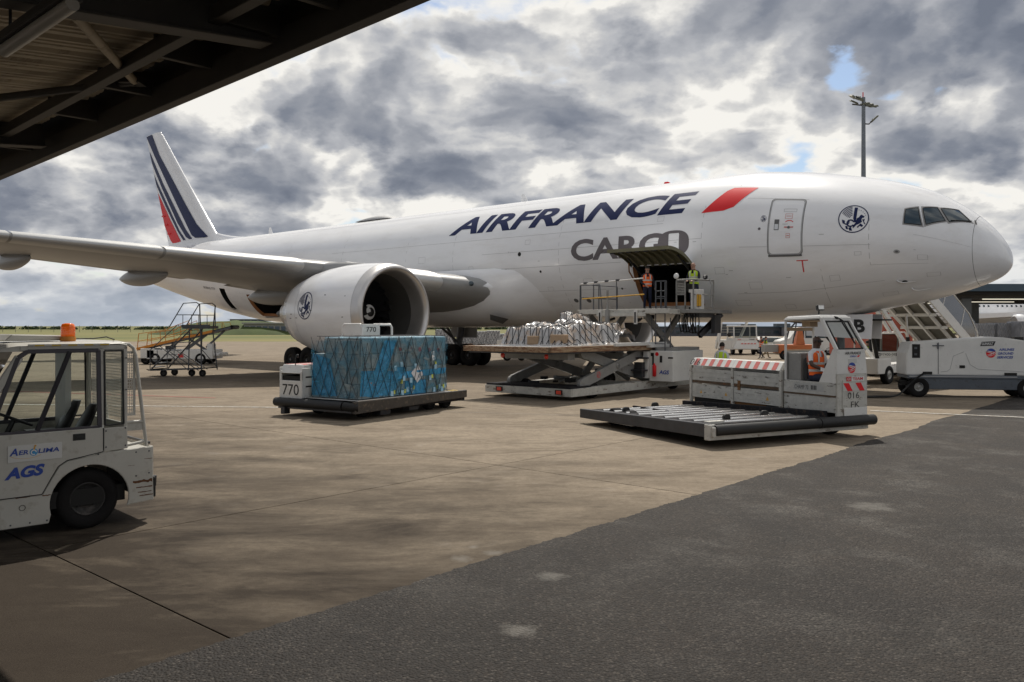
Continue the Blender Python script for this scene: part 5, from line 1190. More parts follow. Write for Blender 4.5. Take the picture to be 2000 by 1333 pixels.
word('016', (fx0-.04, fy1+.0, 1.435), (0, -1, 0), (.14, 0, .2), .40, .19, M['black_print'], X6, bold=.0, shear=.0, off=.008)
b = MB(); b.box(fx0+.05, fx1, fy0+.05, fy1-.1, .3, .55); b.box(fx0+.15, fx1-.1, 2.0, 2.9, .5, .62); b.build('machine_bay', M['dark'], X6)
b = MB(); b.box(fx0+.04, fx0+.3, 2.2, 3.5, .42, .56); b.build('battery_tray', mat('rusty_tray', (.22, .10, .03), .7, var=.5, vscale=5), X6)
b = MB(); b.box(fx1-.03, fx1, fy0, fy1, .4, 1.44); b.build('outer_panel', M['truck_white'], X6)
for y in (4.6, 3.6, 2.1):
    b = MB(); b.add([(fx0-.008, y-.06, .66), (fx0-.008, y+.06, .66), (fx0-.008, y, .77)], [(0, 1, 2)]); b.build('warning_sign', M['gold'], X6)
b = MB(); b.box(fx0-.02, fx0-.01, 3.05, 3.15, .86, 1.1); b.build('rust_plate', mat('rusty_tray', (.22, .1, .03)), X6)
# cab: front plane y=0, side opening towards the deck
cx0, cx1, cy1 = 3.60, 4.56, 1.58
b = MB(); b.box(cx0, cx0+.04, .02, cy1, .55, .92); b.box(cx0-.01, cx0+.05, .02, cy1, .93, 1.22); b.build('cab_side_panel', M['scraped_white'], X6, bevel=.008)
b = MB(); b.box(cx0-.012, cx0+.02, .02, cy1, .90, .94); b.build('panel_gap', mat('rusty_board', (.1, .065, .04)), X6)
b = MB()
fp = [(cx0, .44), (cx1, .44), (cx1+.0, 1.50), (cx1-.04, 1.75), (cx1-.30, 2.62), (cx1-.40, 2.74), (cx0-.45+.35, 2.74)]
# front wall below the windscreen, slanted face above
b.box(cx0+.02, cx1, -.02, .05, .42, 1.42); b.build('front_wall', M['worn_white'], X6, bevel=.008)
# the cab front as seen: edges lean back to the left; sill (z 1.9) from x 3.62..4.5, roof (z 2.75) from x 3.1..4.05
q1 = [(cx0+.0, 1.42), (cx1-.0, 1.42), (cx1-.07, 1.97), (cx0+.0, 1.97)]
b = MB(); b.prism(q1, (0, .03, 0), (1, 0, 0), (0, 0, 1), .05); b.build('front_cowl', M['truck_white'], X6, bevel=.01)
yb_ = .62       # roof front edge sits further back: the screen leans rearwards
def fy(z): return .0+(z-1.95)*.62 if z > 1.95 else 0
pil = MB()
pil.bar((cx0+.02, fy(1.95), 1.95), (cx0+.02, fy(2.68), 2.68), .05, .10); pil.bar((cx1-.05, fy(1.95), 1.95), (cx1-.10, fy(2.68), 2.68), .05, .10)
pil.bar((cx0+.03, cy1-.03, .5), (cx0+.03, cy1-.03, 2.66), .06, .05); pil.bar((cx1-.03, cy1-.03, .5), (cx1-.03, cy1-.03, 2.66), .06, .05)
pil.bar((cx0, fy(2.64), 2.66), (cx1-.08, fy(2.64), 2.66), .12, .10)
pil.build('cab_pillar', M['truck_white'], X6, bevel=.015)
b = MB(); b.hexa([(cx0-.03, fy(2.7)-.05, 2.66), (cx1-.02, fy(2.7)-.05, 2.66), (cx1-.02, cy1+.04, 2.62), (cx0-.03, cy1+.04, 2.62), (cx0+.02, fy(2.7), 2.76), (cx1-.08, fy(2.7), 2.76), (cx1-.08, cy1-.05, 2.73), (cx0+.02, cy1-.05, 2.73)]); b.build('cab_roof', M['truck_white'], X6, bevel=.03, seg=3)
b = MB(); b.box(cx0+.05, cx1-.1, fy(2.6)+.1, cy1-.05, 2.60, 2.63); b.box(cx0+.35, cx0+.6, 1.1, 1.35, 2.48, 2.6); b.build('roof_lining', M['cabin_panel'], X6)
ws = [(cx0+.09, 1.99), (cx1-.14, 1.99), (cx1-.18, 2.60), (cx0+.08, 2.60)]
b = MB(); b.tube([(x, fy(z)-.03, z) for x, z in ws], .022, n=8, closed=True); wso = b.build('windscreen_seal', M['black'], X6)
b = MB(); b.add([(x, fy(z)-.02, z) for x, z in ws], [(0, 1, 2, 3)]); b.build('windscreen', M['glass'], wso)
b = MB(); b.tube([(cx0+.45, fy(2.72)-.10, 2.70), (cx0+.55, fy(2.6)-.10, 2.62), (cx1-.32, fy(2.22)-.07, 2.22)], .014, n=6); b.bar((cx0+.5, fy(2.65)-.09, 2.66), (cx1-.30, fy(2.1)-.05, 2.08), .02, .03); b.tube([(cx0+.36, fy(2.7)-.08, 2.70), (cx0+.44, fy(2.7)-.1, 2.68)], .03); b.build('wiper', M['black'], X6)
b = MB(); b.tube([(cx0+.32, .8, 2.75), (cx0+.32, .8, 2.86)], .02); b.build('lamp_bracket', M['black'], X6)
b = MB(); b.box(-.09, .09, -.05, .05, -.07, .07); wl = b.build('work_lamp', M['black'], X6, bevel=.02); wl.location = (cx0+.32, .76, 2.92); wl.rotation_euler = (R(-14), 0, R(-18)); b = MB(); b.box(-.065, .065, -.056, -.05, -.045, .045); b.build('lamp_glass', M['lamp'], wl)
b = MB(); b.prism([(.02, 1.22), (.50, 1.22), (.10, 1.98), (.02, 1.98)], (cx0-.005, 0, 0), (0, 1, 0), (0, 0, 1), .04); b.build('gusset_panel', M['truck_white'], X6, bevel=.008)
b = MB(); b.box(cx0+.08, cx1-.05, 1.12, cy1-.06, 1.2, 1.86); b.box(cx0+.05, cx1-.05, cy1-.05, cy1-.02, .6, 1.9); b.build('engine_cover', M['loader_grey'], X6, bevel=.01)
b = MB(); b.box(cx0+.04, cx1-.04, .1, 1.12, .78, .82); b.box(cx1-.05, cx1-.01, .1, cy1, .5, 1.6); b.build('cab_floor', M['dark'], X6)
b = MB(); b.box(cx0+.12, cx1-.25, .52, 1.02, 1.14, 1.26); b.box(cx0+.12, cx1-.25, .98, 1.08, 1.2, 1.75); b.box(cx0+.18, cx1-.3, .55, 1.0, .8, 1.16); b.build('driver_seat', M['seat_black'], X6, bevel=.03)
b = MB(); c0 = Vector((cx0+.55, .40, 1.64)); a0 = Vector((0, -.5, .85)).normalized(); u_ = Vector((1, 0, 0)); w_ = a0.cross(u_); b.tube([c0+(u_*math.cos(2*math.pi*i/20)+w_*math.sin(2*math.pi*i/20))*.18 for i in range(20)], .014, n=6, closed=True); b.tube([c0, c0-a0*.4], .03); b.build('steering_wheel', M['black'], X6)
# rear window frame of the cab
b = MB(); b.bar((cx0+.03, cy1, 1.9), (cx1-.03, cy1, 1.9), .04, .06); b.bar((cx0+.03, cy1, 2.42), (cx1-.03, cy1, 2.42), .04, .08); b.build('rear_rail', M['cabin_panel'], X6)
# front markings
fs = (1, 0, 0); fu = (0, 0, 1)
word('AIR FRANCE', (cx0+.24, -.03, 1.86), fs, fu, .50, .06, M['black_print'], X6, bold=.02)
word('CARGO', (cx0+.40, -.03, 1.80), fs, fu, .2, .038, M['blue'], X6, bold=.03, shear=.3); b = MB(); b.add([(cx0+.62, -.028, 1.80), (cx0+.68, -.028, 1.80), (cx0+.72, -.028, 1.838), (cx0+.66, -.028, 1.838)], [(0, 1, 2, 3)]); b.build('red_slash', M['bright_red'], X6)
b = MB(); b.box(cx0+.36, cx0+.62, -.026, -.018, 1.66, 1.76); b.build('grey_plate', M['reflect'], X6)
def globe(par, o, r, ax=(1, 0, 0), ay=(0, 0, 1), n_=(0, -1, 0)):
    o = Vector(o); ax = Vector(ax).normalized(); ay = Vector(ay).normalized(); n_ = Vector(n_)
    f = lambda k: (lambda x, y: o+ax*x*r+ay*y*r+n_*k)
    g = decal([disc(0, 0, .8, 24)], f(.003), M['bright_red'], par, 'globe_emblem', .5)
    decal([[(math.cos(R(a))*.8, math.sin(R(a))*.8) for a in range(20, 165, 8)]+[(-.6, .42), (0, .30), (.6, .38)]], f(.006), M['blue'], par, 'globe_emblem', .5)
    decal([[(-1.1, .45), (-.3, .25), (.4, .1), (.85, -.25), (.8, -.1), (.4, .22), (-.3, .38)], [(-.95, .18), (-.5, .10), (.3, -.15), (.72, -.5), (.66, -.36), (.25, -.02), (-.4, .18)], [(-.75, -.3), (-.2, -.35), (.35, -.12), (.85, .28), (.76, .3), (.3, 0), (-.2, -.26)], [(-.6, -.55), (0, -.5), (.5, -.35), (0, -.42), (-.58, -.48)]], f(.009), M['white_print'], par, 'globe_emblem', .5)
    return g
globe(X6, (cx0+.46, -.024, 1.56), .15)
b = MB(); b.box(cx0+.16, cx1-.06, -.034, -.022, .56, 1.30); b.build('front_plate', M['worn_white'], X6, bevel=.004)
b = MB(); b.box(cx0+.28, cx0+.43, -.040, -.035, 1.26, 1.36); gh = b.build('badge_plate', M['red'], X6); word('GH', (cx0+.30, -.040, 1.28), fs, fu, .11, .06, M['white_print'], gh, bold=.0)
b = MB(); b.box(cx0+.44, cx0+.84, -.038, -.034, 1.26, 1.36); tm = b.build('badge_plate', M['white_print'], X6); word('TEAM', (cx0+.47, -.039, 1.28), fs, fu, .32, .065, M['red'], tm, bold=.02)
b = MB(); b.box(cx0+.17, cx1-.06, -.040, -.035, 1.04, 1.22); st = b.build('stripe_plate', M['reflect'], X6)
for x in (.17, .55):
    b = MB(); b.add([(cx0+x+.04, -.0425, 1.22), (cx0+x, -.0425, 1.22), (cx0+x+.14, -.0425, 1.04), (cx0+x+.30, -.0425, 1.04), (cx0+x+.18, -.0425, 1.22)][1:], [(0, 1, 2, 3)]); b.build('red_stripe', M['bright_red'], st)
word('016', (cx0+.32, -.036, .87), fs, fu, .36, .14, M['black_print'], X6, bold=-.005); word('FK', (cx0+.42, -.036, .67), fs, fu, .27, .13, M['black_print'], X6, bold=-.005)
b = MB(); b.box(cx0+.20, cx1-.04, -.05, -.03, .44, .66); b.build('lower_plate', M['truck_white'], X6, bevel=.004)
b = MB(); b.box(cx0-.015, cx0-.0, .0, 0, 0, 0) if False else None
decal([[(0, 0), (.9, 0), (.9, .12), (.8, .17), (0, .17)]], lambda x, y: Vector((cx0-.0125, 1.25-x, 1.0+y)), mat('nameplate', (.42, .42, .40), .4), X6, 'name_plate', 2)
word('CHAMP 70', (cx0-.0125, 1.22, 1.03), (0, -1, 0), (0, 0, 1), .42, .10, M['seam'], X6, bold=.0); 
for k in range(4): decal([[(0, 0), (.028, 0), (.028, .10), (0, .10)]], lambda x, y, k=k: Vector((cx0-.0165, .72-.045*k-x, 1.035+y)), M['black_print'], X6, 'bar_mark', 2)
wd = Vector((math.cos(R(26.5)), math.sin(R(26.5)), 0)); wl_ = Vector((-wd.y, wd.x, 0)); NB = Vector((4.0, 16.95, 0))
drv = person('seated driver in orange vest and sunglasses holding papers in the white transporter cab', NB+wd*(cx0+.24)+wl_*.80+Vector((0, 0, .80)), 30, 'sit', sc_=1.12, skin='skin_dark', top='shirt_white', vest='hi_orange', bald=True, glasses=True, short_sleeve=True, gloves=True,
    arms=dict(r=((.26, -.08, -.16), (.10, -.30, -.26)), l=((-.27, -.10, -.12), (-.07, -.32, -.24))))
b = MB(); c = NB+wd*(cx0+.18)+wl_*.36+Vector((0, 0, 1.46)); b.add([c, c+Vector((.26, -.05, -.02)), c+Vector((.30, .04, .12)), c+Vector((.02, .05, .14))], [(0, 1, 2, 3)]); b.add([c+Vector((-.2, 0, .02)), c+Vector((.02, -.04, -.04)), c+Vector((.05, .04, .03)), c+Vector((-.18, .04, .1))], [(0, 1, 2, 3)])
pp = b.build('paper_sheets', M['paper']); tag(pp, 'crumpled white papers held on the lap of the seated driver', 'papers'); 
sm_ = pp.modifiers.new('thick', 'SOLIDIFY'); sm_.thickness = .004

# ------------------------------------------------------------ transporter 770 with blue freight
N7 = (-4.12, 21.8)
X7 = frame_at(N7, 56, 'cargo_transporter', 'low black-decked transporter number 770 carrying the blue wrapped freight', 'transporter')
L7, W7 = 4.85, 2.95      # x along the long side, y across
b = MB(); b.box(.1, L7, .08, W7-.05, .20, .42); b.build('deck_pan', M['deck'], X7)
b = MB(); b.hexa([(0, -.02, .18), (L7, -.02, .30), (L7, .1, .30), (0, .1, .18), (0, -.02, .50), (L7, -.02, .52), (L7, .1, .52), (0, .1, .50)]); b.box(0, L7, W7-.1, W7, .25, .5); b.build('side_rail', mat('oily_rail', (.06, .05, .04), .55, var=.4, vscale=5, dirt=(.2, .15, .1), dirt_amt=.6, dscale=7), X7, bevel=.012)
b = MB(); b.tube([(-.05, .35, .38), (-.05, W7+.05, .38)], .125, n=14); b.tube([(-.05, .33, .38), (.0, .1, .36), (.12, .0, .36)], .12, n=12); b.build('rubber_bumper', M['black'], X7)
b = MB(); b.box(-.02, .10, .1, W7, .20, .28); b.box(-.1, .1, W7-.35, W7-.2, .05, .25); b.build('front_beam', M['steel'], X7)
b = MB(); b.box(L7-.9, L7, .1, W7-.1, .42, .50); b.build('end_ramp', M['deck'], X7)
for k in range(4): b = MB(); b.add([(L7-.85+.2*k, .12, .503), (L7-.75+.2*k, .12, .503), (L7-.65+.2*k, .5, .503), (L7-.75+.2*k, .5, .503)], [(0, 1, 2, 3)]); b.build('hazard_strip', M['hazard_yellow'], X7)
b = MB(); b.box(L7-1.25, L7-.95, .1, 1.2, .5, .54); b.build('bright_plate', M['grey_steel'] if False else M['bare_metal'], X7)
for x, y in ((4.2, .35), (4.2, 2.4), (.9, .6), (.9, 2.3), (3.5, .4)): wheel(X7, (x, y, .21), .21, .22, -1, rim='rim_dark', rr=.5)
b = MB(); b.box(1.2, 1.6, .2, .5, .05, .22); b.box(2.4, 2.8, .2, .5, .08, .22); b.build('underframe', M['steel'], X7)
# hood module with numbers at the front left
hx0, hx1, hy0, hy1 = .02, 1.35, 2.02, 2.95
h_ = thing  # keep name short
b = MB(); b.box(hx0, hx0+.03, hy0+.02, hy1, .46, .98); b.box(hx0, hx1, hy0, hy0+.03, .50, 1.33); b.box(hx0, hx1, hy1-.03, hy1, .5, 1.35); b.hexa([(hx0, hy0, 1.18), (hx1, hy0, 1.30), (hx1, hy1, 1.30), (hx0, hy1, 1.18), (hx0+.12, hy0+.04, 1.42), (hx1, hy0+.04, 1.42), (hx1, hy1-.04, 1.42), (hx0+.12, hy1-.04, 1.42)]); b.box(hx0, hx0+.05, hy0, hy0+.08, .98, 1.25); b.box(hx0, hx0+.05, hy1-.08, hy1, .98, 1.25); b.box(hx1-.03, hx1, hy0, hy1, .5, 1.4)
hm_ = b.build('engine_hood', M['truck_white'], X7, bevel=.01)
b = MB(); b.box(hx0+.05, hx1-.05, hy0+.05, hy1-.05, .5, 1.1); b.build('hood_opening', M['dark'], hm_)
b = MB(); b.box(.15, 1.28, hy0-.006, hy0+.0, 1.06, 1.10); b.box(.15, 1.28, hy0-.006, hy0, .80, .84); b.build('grille_slot', M['dark'], hm_)
for y in (2.08, 2.42, 2.76): b = MB(); b.add([(hx0+.16, y, 1.4245), (hx0+.16, y+.13, 1.4245), (hx1-.05, y+.13, 1.4245), (hx1-.05, y, 1.4245)], [(3, 2, 1, 0)]); b.build('red_stripe', M['pale_red'], hm_)
for x in (.30, .75): b = MB(); b.add([(x, hy0+.035, 1.4245), (x+.16, hy0+.035, 1.4245), (x+.16, hy0+.4, 1.4245), (x, hy0+.4, 1.4245)], [(0, 1, 2, 3)]); b.build('red_stripe', M['bright_red'], hm_)
word('770', (hx0, hy1-.14, .58), (0, -1, 0), (0, 0, 1), .66, .30, M['black_print'], X7, bold=.0, off=.006); word('770', (.42, hy0, .87), (1, 0, 0), (0, 0, 1), .52, .16, M['black_print'], X7, bold=.0, off=.008)
b = MB(); b.tube([(.12, 2.4, 1.4), (.12, 2.4, 1.6), (.18, 2.4, 1.66)], .012); b.lathe([(0, .05), (.03, .05), (.04, .001)], o=(.2, 2.4, 1.66), ax=(-1, 0, 0), n=12); b.build('mirror', M['black'], X7)
# raised cab hoop behind the load
c0, c1 = 2.45, 3.75
b = MB()
for x in (c0, c1): b.tube([(x, 2.1, .45), (x, 2.1, 2.45), (x, 2.18, 2.55), (x, 2.85, 2.55), (x, 2.93, 2.45), (x, 2.93, .45)], .035, n=8)
b.tube([(c0, 2.14, 2.53), (c1, 2.14, 2.53)], .03); b.tube([(c0, 2.9, 2.53), (c1, 2.9, 2.53)], .03); b.box(c0-.02, c0+.02, 2.1, 2.92, 2.22, 2.55); b.box(c0, c1-.5, 2.12, 2.9, 2.53, 2.56); b.box(c0, c0+.75, 2.09, 2.12, 2.22, 2.54); b.build('cab_hoop', M['truck_white'], X7)
b = MB(); b.box(c0+.1, c1, 2.2, 2.85, .5, 1.7); b.box(c0+.5, c0+.7, 2.4, 2.6, 1.7, 2.1); b.build('cab_controls', M['dark'], X7)
word('770', (c0+.15, 2.085, 2.32), (1, 0, 0), (0, 0, 1), .42, .15, M['black_print'], X7, bold=.0, off=.006)

# freight on 770: cartons, lids, film, labels and a net
F7 = frame_at(N7, 56, 'freight_pallet', 'pallet of blue and grey wrapped cartons under a black net on transporter 770', 'pallet')
bx0, bx1, by0, by1, bz0 = .28, 3.98, .12, 1.9, .545
b = MB(); b.box(bx0-.12, bx1+.1, by0-.1, by1+.05, .50, .53); b.build('pallet_sheet', M['bare_metal'], F7, bevel=.006)
ct = {}
def carton(sx, sy, sz, m, k):
    key = (round(sx, 2), round(sy, 2), round(sz, 2), k)
    if key not in ct:
        b = MB(); b.box(-sx/2+.006, sx/2-.006, -sy/2+.006, sy/2-.006, 0, sz-.006); ct[key] = b.mesh('carton', m, bevel=.012, seg=2)
    return ct[key]
nx_, ny_, nz_ = 8, 4, 4; sx, sy, sz = (bx1-bx0)/nx_, (by1-by0)/ny_, 1.60/nz_
for i in range(nx_):
    for j in range(ny_):
        for k in range(nz_):
            if 0 < j < ny_-1 and 0 < i < nx_-1 and k < nz_-1: continue
            if j == 3 and k == 3: continue
            m, q = (M['wrap_teal'], 0) if rnd.random() > .05 else (M['wrap_blue'], 1)
            put('carton', carton(sx, sy, sz, m, q), F7, (bx0+sx*(i+.5), by0+sy*(j+.5)+rnd.uniform(-.012, .012), bz0+sz*k), (0, 0, rnd.uniform(-.012, .012)))
for i in range(nx_):
    for j in range(2):
        b = MB(); b.box(-sx/2+.01, sx/2-.01, -(by1-by0)*.1875+.01, (by1-by0)*.1875-.01, 0, .05)
        put('carton_lid', b.mesh('carton_lid', M['wrap_pale'], bevel=.02, seg=2), F7, (bx0+sx*(i+.5), by0+(by1-by0)*.75*(j+.5)/2, bz0+1.60), (rnd.uniform(-.01, .01), rnd.uniform(-.015, .015), rnd.uniform(-.02, .02)))
# lower bulging stack at the left end
for j in range(3):
    for k in range(3):
        continue; put('carton', carton(.5, .34, .40, M['wrap_blue'] if (j+k) % 2 else M['wrap_teal'], 5+(j+k) % 2), F7, (bx0-.02-.0*k, by1+.02+.17+.33*j-.0, bz0+.40*k), (0, 0, rnd.uniform(-.05, .05)))
def film(poly, nm='plastic_film', y=-.006, seed=0, m=None, face='s', n=10):
    b = MB(); rows = []
    for i in range(n+1):
        row = []
        for j in range(n+1):
            u, v = i/n, j/n; x = (poly[0][0]*(1-u)+poly[1][0]*u)*(1-v)+(poly[3][0]*(1-u)+poly[2][0]*u)*v; z = (poly[0][1]*(1-u)+poly[1][1]*u)*(1-v)+(poly[3][1]*(1-u)+poly[2][1]*u)*v
            d_ = .012+.04*abs(noise.noise(Vector((x*5, z*5, seed))))+(.05*abs(noise.noise(Vector((x*2.1, z*2.6, seed+3)))) if n > 12 else 0); row.append((x, by0-d_, z) if face == 's' else (bx0-d_, x, z))
        rows.append(row)
    b.grid(rows); return b.build(nm, m or M['wrap_blue'], F7)
film([(.55, .60), (1.05, .56), (1.75, 2.1), (1.25, 2.1)], seed=1); film([(.3, .62), (1.5, .58), (1.6, 1.25), (.35, 1.3)], seed=2); film([(1.4, 1.0), (3.9, 1.08), (3.95, 1.25), (1.4, 1.2)], seed=3)
film([(1.55, 2.0), (3.2, 1.45), (3.3, 1.52), (1.9, 2.12)], seed=4, m=M['wrap_teal']); film([(1.3, .8), (1.7, .6), (1.8, 1.0), (1.5, 1.15)], seed=7); film([(.9, .6), (1.9, .6), (1.85, 1.75), (1.2, 1.6)], seed=5, face='w'); film([(.15, .6), (.9, .6), (.9, 1.0), (.2, .9)], seed=6, face='w', m=M['wrap_teal'])
film([(.26, .56), (4.0, .56), (4.0, 2.16), (.26, 2.16)], seed=11, m=M['film'], n=46); film([(.1, .56), (1.92, .56), (1.92, 2.1), (.1, 2.1)], seed=12, m=M['film'], face='w', n=30)
film([(.42, .85), (.72, .88), (.75, .98), (.45, .96)], seed=8, m=mat('tape_brown', (.42, .2, .06), .5)); film([(.8, .88), (1.05, .86), (1.1, .98), (.9, 1.02)], seed=9, m=mat('tape_brown', (.42, .2, .06), .5))
def lab(x, z, w, h, m, rot=0, nm='label'):
    b = MB(); c, s = math.cos(rot), math.sin(rot); b.add([(x+(a*c-d_*s), by0-.03, z+(a*s+d_*c)) for a, d_ in ((-w/2, -h/2), (w/2, -h/2), (w/2, h/2), (-w/2, h/2))], [(0, 1, 2, 3)]); return b.build(nm, m, F7)
for x, z in ((1.7, 1.32), (1.95, 1.42), (1.55, .62), (1.8, .70), (1.98, .62), (2.2, .70), (2.38, .66), (2.05, 1.02), (2.35, .95), (2.55, 1.35), (3.45, 1.3), (3.2, .98), (3.4, .62), (3.62, .7), (3.75, .62), (3.92, .72)): lab(x, z, .11, .14, M['sticker_blue'], rnd.uniform(-.1, .1))
for x, z in ((1.66, .66), (2.09, .66), (2.46, .74), (1.95, .93), (3.3, 1.02), (3.52, .68), (3.82, .70), (3.45, 1.42)): lab(x, z, .08, .11, M['sticker_yellow'], rnd.uniform(-.2, .2))
dl = lab(2.62, 1.13, .36, .40, M['shirt_white'], .72, 'diamond_label'); lab(3.35, 1.62, .14, .26, M['paper'], .25, 'white_tag')
for k in range(5): decal([disc(0, 0, .07, 10)], lambda x, y, k=k: Vector((1.9+.42*k+x, by0-.022, 1.86-.02*k+y)), mat('dull_red_print', (.25, .09, .1), .6), F7, 'red_print', .3)
# net: diamond mesh over the faces
def netface(b, fn, w, h, n, jit=.05, r=.0075, seed=0):
    q = random.Random(seed); cell = w/n; m = max(2, int(round(h/cell/1.25)))
    P = {}
    for i in range(-1, n+2):
        for j in range(m+1):
            P[i, j] = (min(w, max(0, (i+(.5 if j % 2 else 0))*cell+q.uniform(-jit, jit))), j*h/m+q.uniform(-jit, jit)*.8*(0 < j < m))
    for i in range(0, n+1):
        for j in range(m):
            a = P[i, j]
            for di in ((0, 1) if j % 2 else (-1, 0)):
                if (i+di, j+1) in P:
                    c = P[i+di, j+1]
                    if a[0] == c[0] and (a[0] in (0, w)): continue
                    mid = ((a[0]+c[0])/2, (a[1]+c[1])/2); b.tube([fn(*a), fn(*mid), fn(*c)], r, n=4, cap=False)
nb = MB(); netface(nb, lambda u, v: (bx0+u, by0-.045, bz0+1.66-v), bx1-bx0, 1.65, 7, .09, .0085, 1); netface(nb, lambda u, v: (bx0-.045, by0+u, bz0+1.66-v), by1-by0, 1.65, 5, .06, .0085, 2); 0
netface(nb, lambda u, v: (bx0+u, by0+v, bz0+1.67), bx1-bx0, by1-by0, 9, .05, .0085, 4)
netface(nb, lambda u, v: (bx0+u*.99+.1, by0-.05, bz0+1.5-v), 3.4, 1.4, 5, .22, .006, 9)
nb.build('cargo_net', M['net'], F7)
# ------------------------------------------------------------ belly loader, in the aircraft's frame
def AP(x, y, z=0):
    a = Vector((math.cos(R(139.41)), math.sin(R(139.41)), 0)); s = Vector((-a.y, a.x, 0)); return Vector((17.25, 28.69, 0))+a*x+s*y+Vector((0, 0, z))
LD = thing('cargo_loader', 'white scissor-lift loader raised to the open belly hold door', 'loader', AP(12.6, 6.5), 139.41)
lx, ly = 12.6, 6.5
def L(x, y, z): return (x-lx, y-ly, z)
W0, W1 = 10.95, 14.45
b = MB()
for x in (W0, W1): b.hexa([L(x-.12, 1.9, .16), L(x+.12, 1.9, .16), L(x+.12, 10.8, .14), L(x-.12, 10.8, .14), L(x-.12, 1.9, .50), L(x+.12, 1.9, .50), L(x+.12, 10.8, .40), L(x-.12, 10.8, .40)])
b.box(*[c for p in zip(L(W0-.1, 10.55, .14), L(W1+.25, 10.85, .40)) for c in p]); b.box(*[c for p in zip(L(W0, 6.3, .16), L(W1, 6.7, .42)) for c in p]); b.build('base_frame', M['worn_white'], LD, bevel=.012)
b = MB(); b.box(*[c for p in zip(L(W0-.05, 9.6, .40), L(W1+.2, 10.84, .46)) for c in p]); b.build('base_step', M['deck'], LD, bevel=.01)
for x in (11.35, 14.0):
    b = MB(); b.box(*[c for p in zip(L(x-.14, 10.84, .2), L(x+.14, 10.90, .36)) for c in p]); o = b.build('tail_light', M['black'], LD); b = MB(); b.box(*[c for p in zip(L(x-.12, 10.895, .22), L(x+.08, 10.91, .34)) for c in p]); b.build('red_lens', M['red_lamp'], o)
# main platform scissors
zp = 1.80
def arm(x, ya, za, yb, zb, w=.13, h=.34, m='loader_grey', nm='scissor_arm'):
    b = MB(); b.bar(L(x, ya, za), L(x, yb, zb), w, h)
    for y, z in ((ya, za), (yb, zb)): b.lathe([(-w*.6, .02), (-w*.6, h*.46), (w*.6, h*.46), (w*.6, .02)], o=L(x, y, z), ax=(1, 0, 0), n=16, smooth=False)
    mid = L(x, (ya+yb)/2, (za+zb)/2); b.lathe([(-w*.7, .02), (-w*.7, .11), (w*.7, .11), (w*.7, .02)], o=mid, ax=(1, 0, 0), n=14)
    return b.build(nm, M[m], LD, bevel=.01)
a_ = arm(W0+.18, 9.9, .52, 5.6, 1.62); arm(W0+.36, 5.3, .50, 9.6, 1.55); arm(W1-.18, 9.9, .52, 5.6, 1.62); arm(W1-.36, 5.3, .50, 9.6, 1.55)
decal(ring(0, 0, .085, .11, 24)+[[(-.07, .05), (-.05, .07), (.07, -.05), (.05, -.07)]], lambda x, y: Vector(L(W0+.11-.0, 8.95+x, .80+y)), M['red'], LD, 'no_step_sign', .3)
b = MB(); b.tube([L(W0+.8, 6.0, .5), L(W0+.7, 7.6, 1.15)], .10, n=12); b.tube([L(W0+.7, 7.6, 1.15), L(W0+.66, 8.0, 1.32)], .06, n=10); b.build('lift_ram', M['loader_grey'], LD)
b = MB(); b.tube([L(W0+.1, 4.9, .45), L(W0+.1, 4.9, 1.05)], .09, n=12); b.tube([L(W0+.1, 4.9, 1.0), L(W0+.1, 4.9, 1.7)], .045, n=10); b.build('guide_ram', M['loader_grey'], LD)
# platform
P0, P1, Q0, Q1 = 10.75, 14.6, 5.3, 12.1
b = MB(); b.box(*[c for p in zip(L(P0+.1, Q0, zp-.22), L(P1-.1, Q1-.2, zp-.05)) for c in p]); b.build('main_platform', M['steel'], LD)
b = MB()
for x in (P0, P1-.1): b.hexa([L(x, Q0, zp-.20), L(x+.1, Q0, zp-.20), L(x+.1, Q1, zp-.16), L(x, Q1, zp-.16), L(x, Q0, zp+.02), L(x+.1, Q0, zp+.02), L(x+.1, Q1, zp+.02), L(x, Q1, zp+.02)])
b.box(*[c for p in zip(L(P0, Q1-.1, zp-.16), L(P1, Q1, zp+.02)) for c in p]); b.build('platform_edge', M['rust'], LD, bevel=.01)
b = MB(); b.box(*[c for p in zip(L(P0-.12, Q0-.3, zp-.02), L(P0, Q0+3.2, zp+.10)) for c in p]); b.box(*[c for p in zip(L(P0-.2, Q0-.35, zp-.10), L(P0+.1, Q0+1.0, zp+.02)) for c in p]); b.build('guide_rail', M['truck_white'], LD, bevel=.01)
rl = MB(); rl.tube([(-.8, 0, 0), (.8, 0, 0)], .04, n=8); rlm = rl.mesh('roller', M['roller'])
for k in range(22):
    for x in (11.7, 13.6): put('roller', rlm, LD, L(x, Q0+.3+.29*k, zp-.02))
b = MB(); b.box(*[c for p in zip(L(W0+.2, 7.0, 1.28), L(W1-.2, 7.25, 1.5)) for c in p]); b.box(*[c for p in zip(L(W0+.3, 10.1, 1.35), L(W1-.4, 10.5, 1.58)) for c in p]); b.box(*[c for p in zip(L(11.2, 6.4, 1.2), L(11.4, 6.6, 1.7)) for c in p]); b.build('cross_beam', M['loader_grey'], LD)
for x in (11.3, 13.2):
    b = MB(); b.lathe([(0, .09), (.03, .07), (.05, .001)], o=L(x, 11.6, 1.50), ax=(0, 1, 0), n=12); b.build('red_lens', M['red_lamp'], LD)
